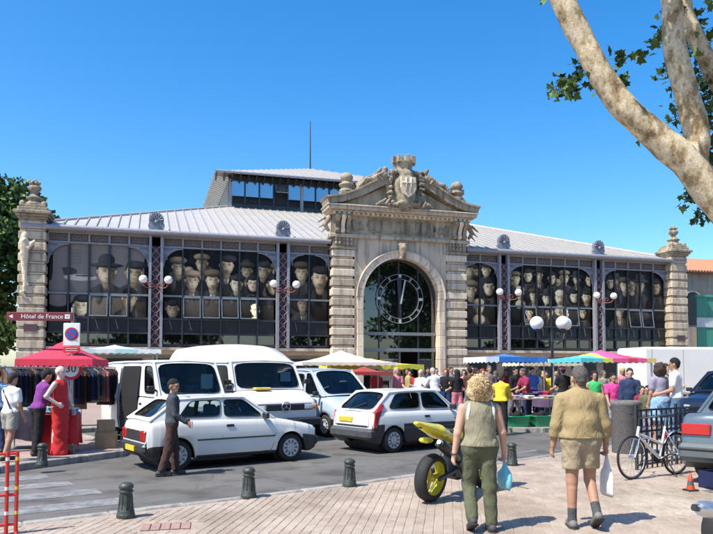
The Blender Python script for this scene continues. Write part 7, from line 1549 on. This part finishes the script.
# ------------------------------------------------------------------ clay pavers of the near pavement
PT = [mat('paver_a', (.425, .352, .288), .85, 0, .14, 26, .25, 140), mat('paver_b', (.41, .332, .27), .85, 0, .14, 26, .25, 140), mat('paver_c', (.44, .368, .302), .85, 0, .14, 26, .25, 140), mat('paver_d', (.395, .318, .258), .85, 0, .18, 26, .25, 140), mat('paver_sand', (.435, .375, .30), .9, 0, .2, 14, .25, 140)]
for m_ in PT:                                                  # grime shared across neighbouring pavers, in world space
    n = m_.node_tree.nodes; l = m_.node_tree.links; b = n['Principled BSDF']; src = b.inputs['Base Color'].links[0].from_socket; ge = n.new('ShaderNodeNewGeometry'); a = n.new('ShaderNodeTexNoise'); a.inputs['Scale'].default_value = .9; a.inputs['Detail'].default_value = 9; a.inputs['Roughness'].default_value = .72; l.new(ge.outputs['Position'], a.inputs['Vector'])
    r = n.new('ShaderNodeValToRGB'); r.color_ramp.elements[0].position = .38; r.color_ramp.elements[0].color = (.66, .63, .6, 1); r.color_ramp.elements[1].position = .6; r.color_ramp.elements[1].color = (1, 1, 1, 1); l.new(a.outputs['Fac'], r.inputs['Fac'])
    v = n.new('ShaderNodeTexVoronoi'); v.inputs['Scale'].default_value = 2.3; v.inputs['Randomness'].default_value = 1; l.new(ge.outputs['Position'], v.inputs['Vector']); r2 = n.new('ShaderNodeValToRGB'); r2.color_ramp.elements[0].position = .035; r2.color_ramp.elements[0].color = (.45, .43, .42, 1); r2.color_ramp.elements[1].position = .05; r2.color_ramp.elements[1].color = (1, 1, 1, 1); l.new(v.outputs['Distance'], r2.inputs['Fac'])
    m1 = n.new('ShaderNodeMixRGB'); m1.blend_type = 'MULTIPLY'; m1.inputs['Fac'].default_value = 1; l.new(src, m1.inputs[1]); l.new(r.outputs[0], m1.inputs[2]); m2 = n.new('ShaderNodeMixRGB'); m2.blend_type = 'MULTIPLY'; m2.inputs['Fac'].default_value = .7; l.new(m1.outputs[0], m2.inputs[1]); l.new(r2.outputs[0], m2.inputs[2]); l.new(m2.outputs[0], b.inputs['Base Color'])
pa = R(-7.5); ca, sa = math.cos(pa), math.sin(pa); PW, PL, GAP = .105, .21, .005; pr_ = random.Random(4); pav = []
INS = NEAR
def edge_dist(x, y):
    m_ = 9
    for (x0, y0), (x1, y1) in zip(NEAR[:9], NEAR[1:9]):
        dx, dy = x1 - x0, y1 - y0; t = max(0, min(1, ((x - x0) * dx + (y - y0) * dy) / (dx * dx + dy * dy))); m_ = min(m_, math.hypot(x - x0 - t * dx, y - y0 - t * dy))
    return m_
for i in range(-85, 130):
    for j in range(22, 96):
        u, v = i * PW, j * PL + (PL / 2 if i % 2 else 0); x, y = u * ca - v * sa, u * sa + v * ca
        if y < 6.2 or abs(x) > y * .56 + .4 or not inpoly(x, y, NEAR): continue
        if edge_dist(x, y) < .235: continue
        if abs((x + 2.05) * math.cos(R(12)) + (y - 7.55) * math.sin(R(12))) < .33 and abs(-(x + 2.05) * math.sin(R(12)) + (y - 7.55) * math.cos(R(12))) < .26: continue
        w = x > 3.3 and math.hypot((x - 4.0) / 1.5, (y - 8.8) / 1.1) < 1 + pr_.uniform(-.2, .2); pav.append((x, y, 4 if w and pr_.random() < .85 else pr_.choice((0, 0, 1, 1, 2, 3))))
pav.sort(key=lambda p: p[1]); mes = []
for q in range(5): mes.append(G().cbx(-PW / 2 + GAP / 2, PW / 2 - GAP / 2, -PL / 2 + GAP / 2, PL / 2 - GAP / 2, -.03, 0, .006).mesh('paver', PT[q]))
vis = [p for p in pav if p[1] > 7.2 and abs(p[0]) < p[1] * .52][:290]; vset = set(vis); gg = G()
for p in vis:
    o = link('paver', mes[p[2]], near_pave, (p[0], p[1], .1195 + pr_.uniform(-.0025, .002)), (pr_.uniform(-.008, .008), pr_.uniform(-.008, .008), pa + pr_.uniform(-.01, .01)))
bxv = G().cbx(-PW / 2 + GAP / 2, PW / 2 - GAP / 2, -PL / 2 + GAP / 2, PL / 2 - GAP / 2, -.03, 0, .006)
for p in pav:
    if p in vset: continue
    zz = .1195 + pr_.uniform(-.0025, .002); a = pa + pr_.uniform(-.01, .01); c2, s2 = math.cos(a), math.sin(a)
    gg.add([(p[0] + x * c2 - y * s2, p[1] + x * s2 + y * c2, zz + z) for x, y, z in bxv.v], bxv.f, p[2])
gg.go('pavers', PT, near_pave)['kind'] = 'stuff'
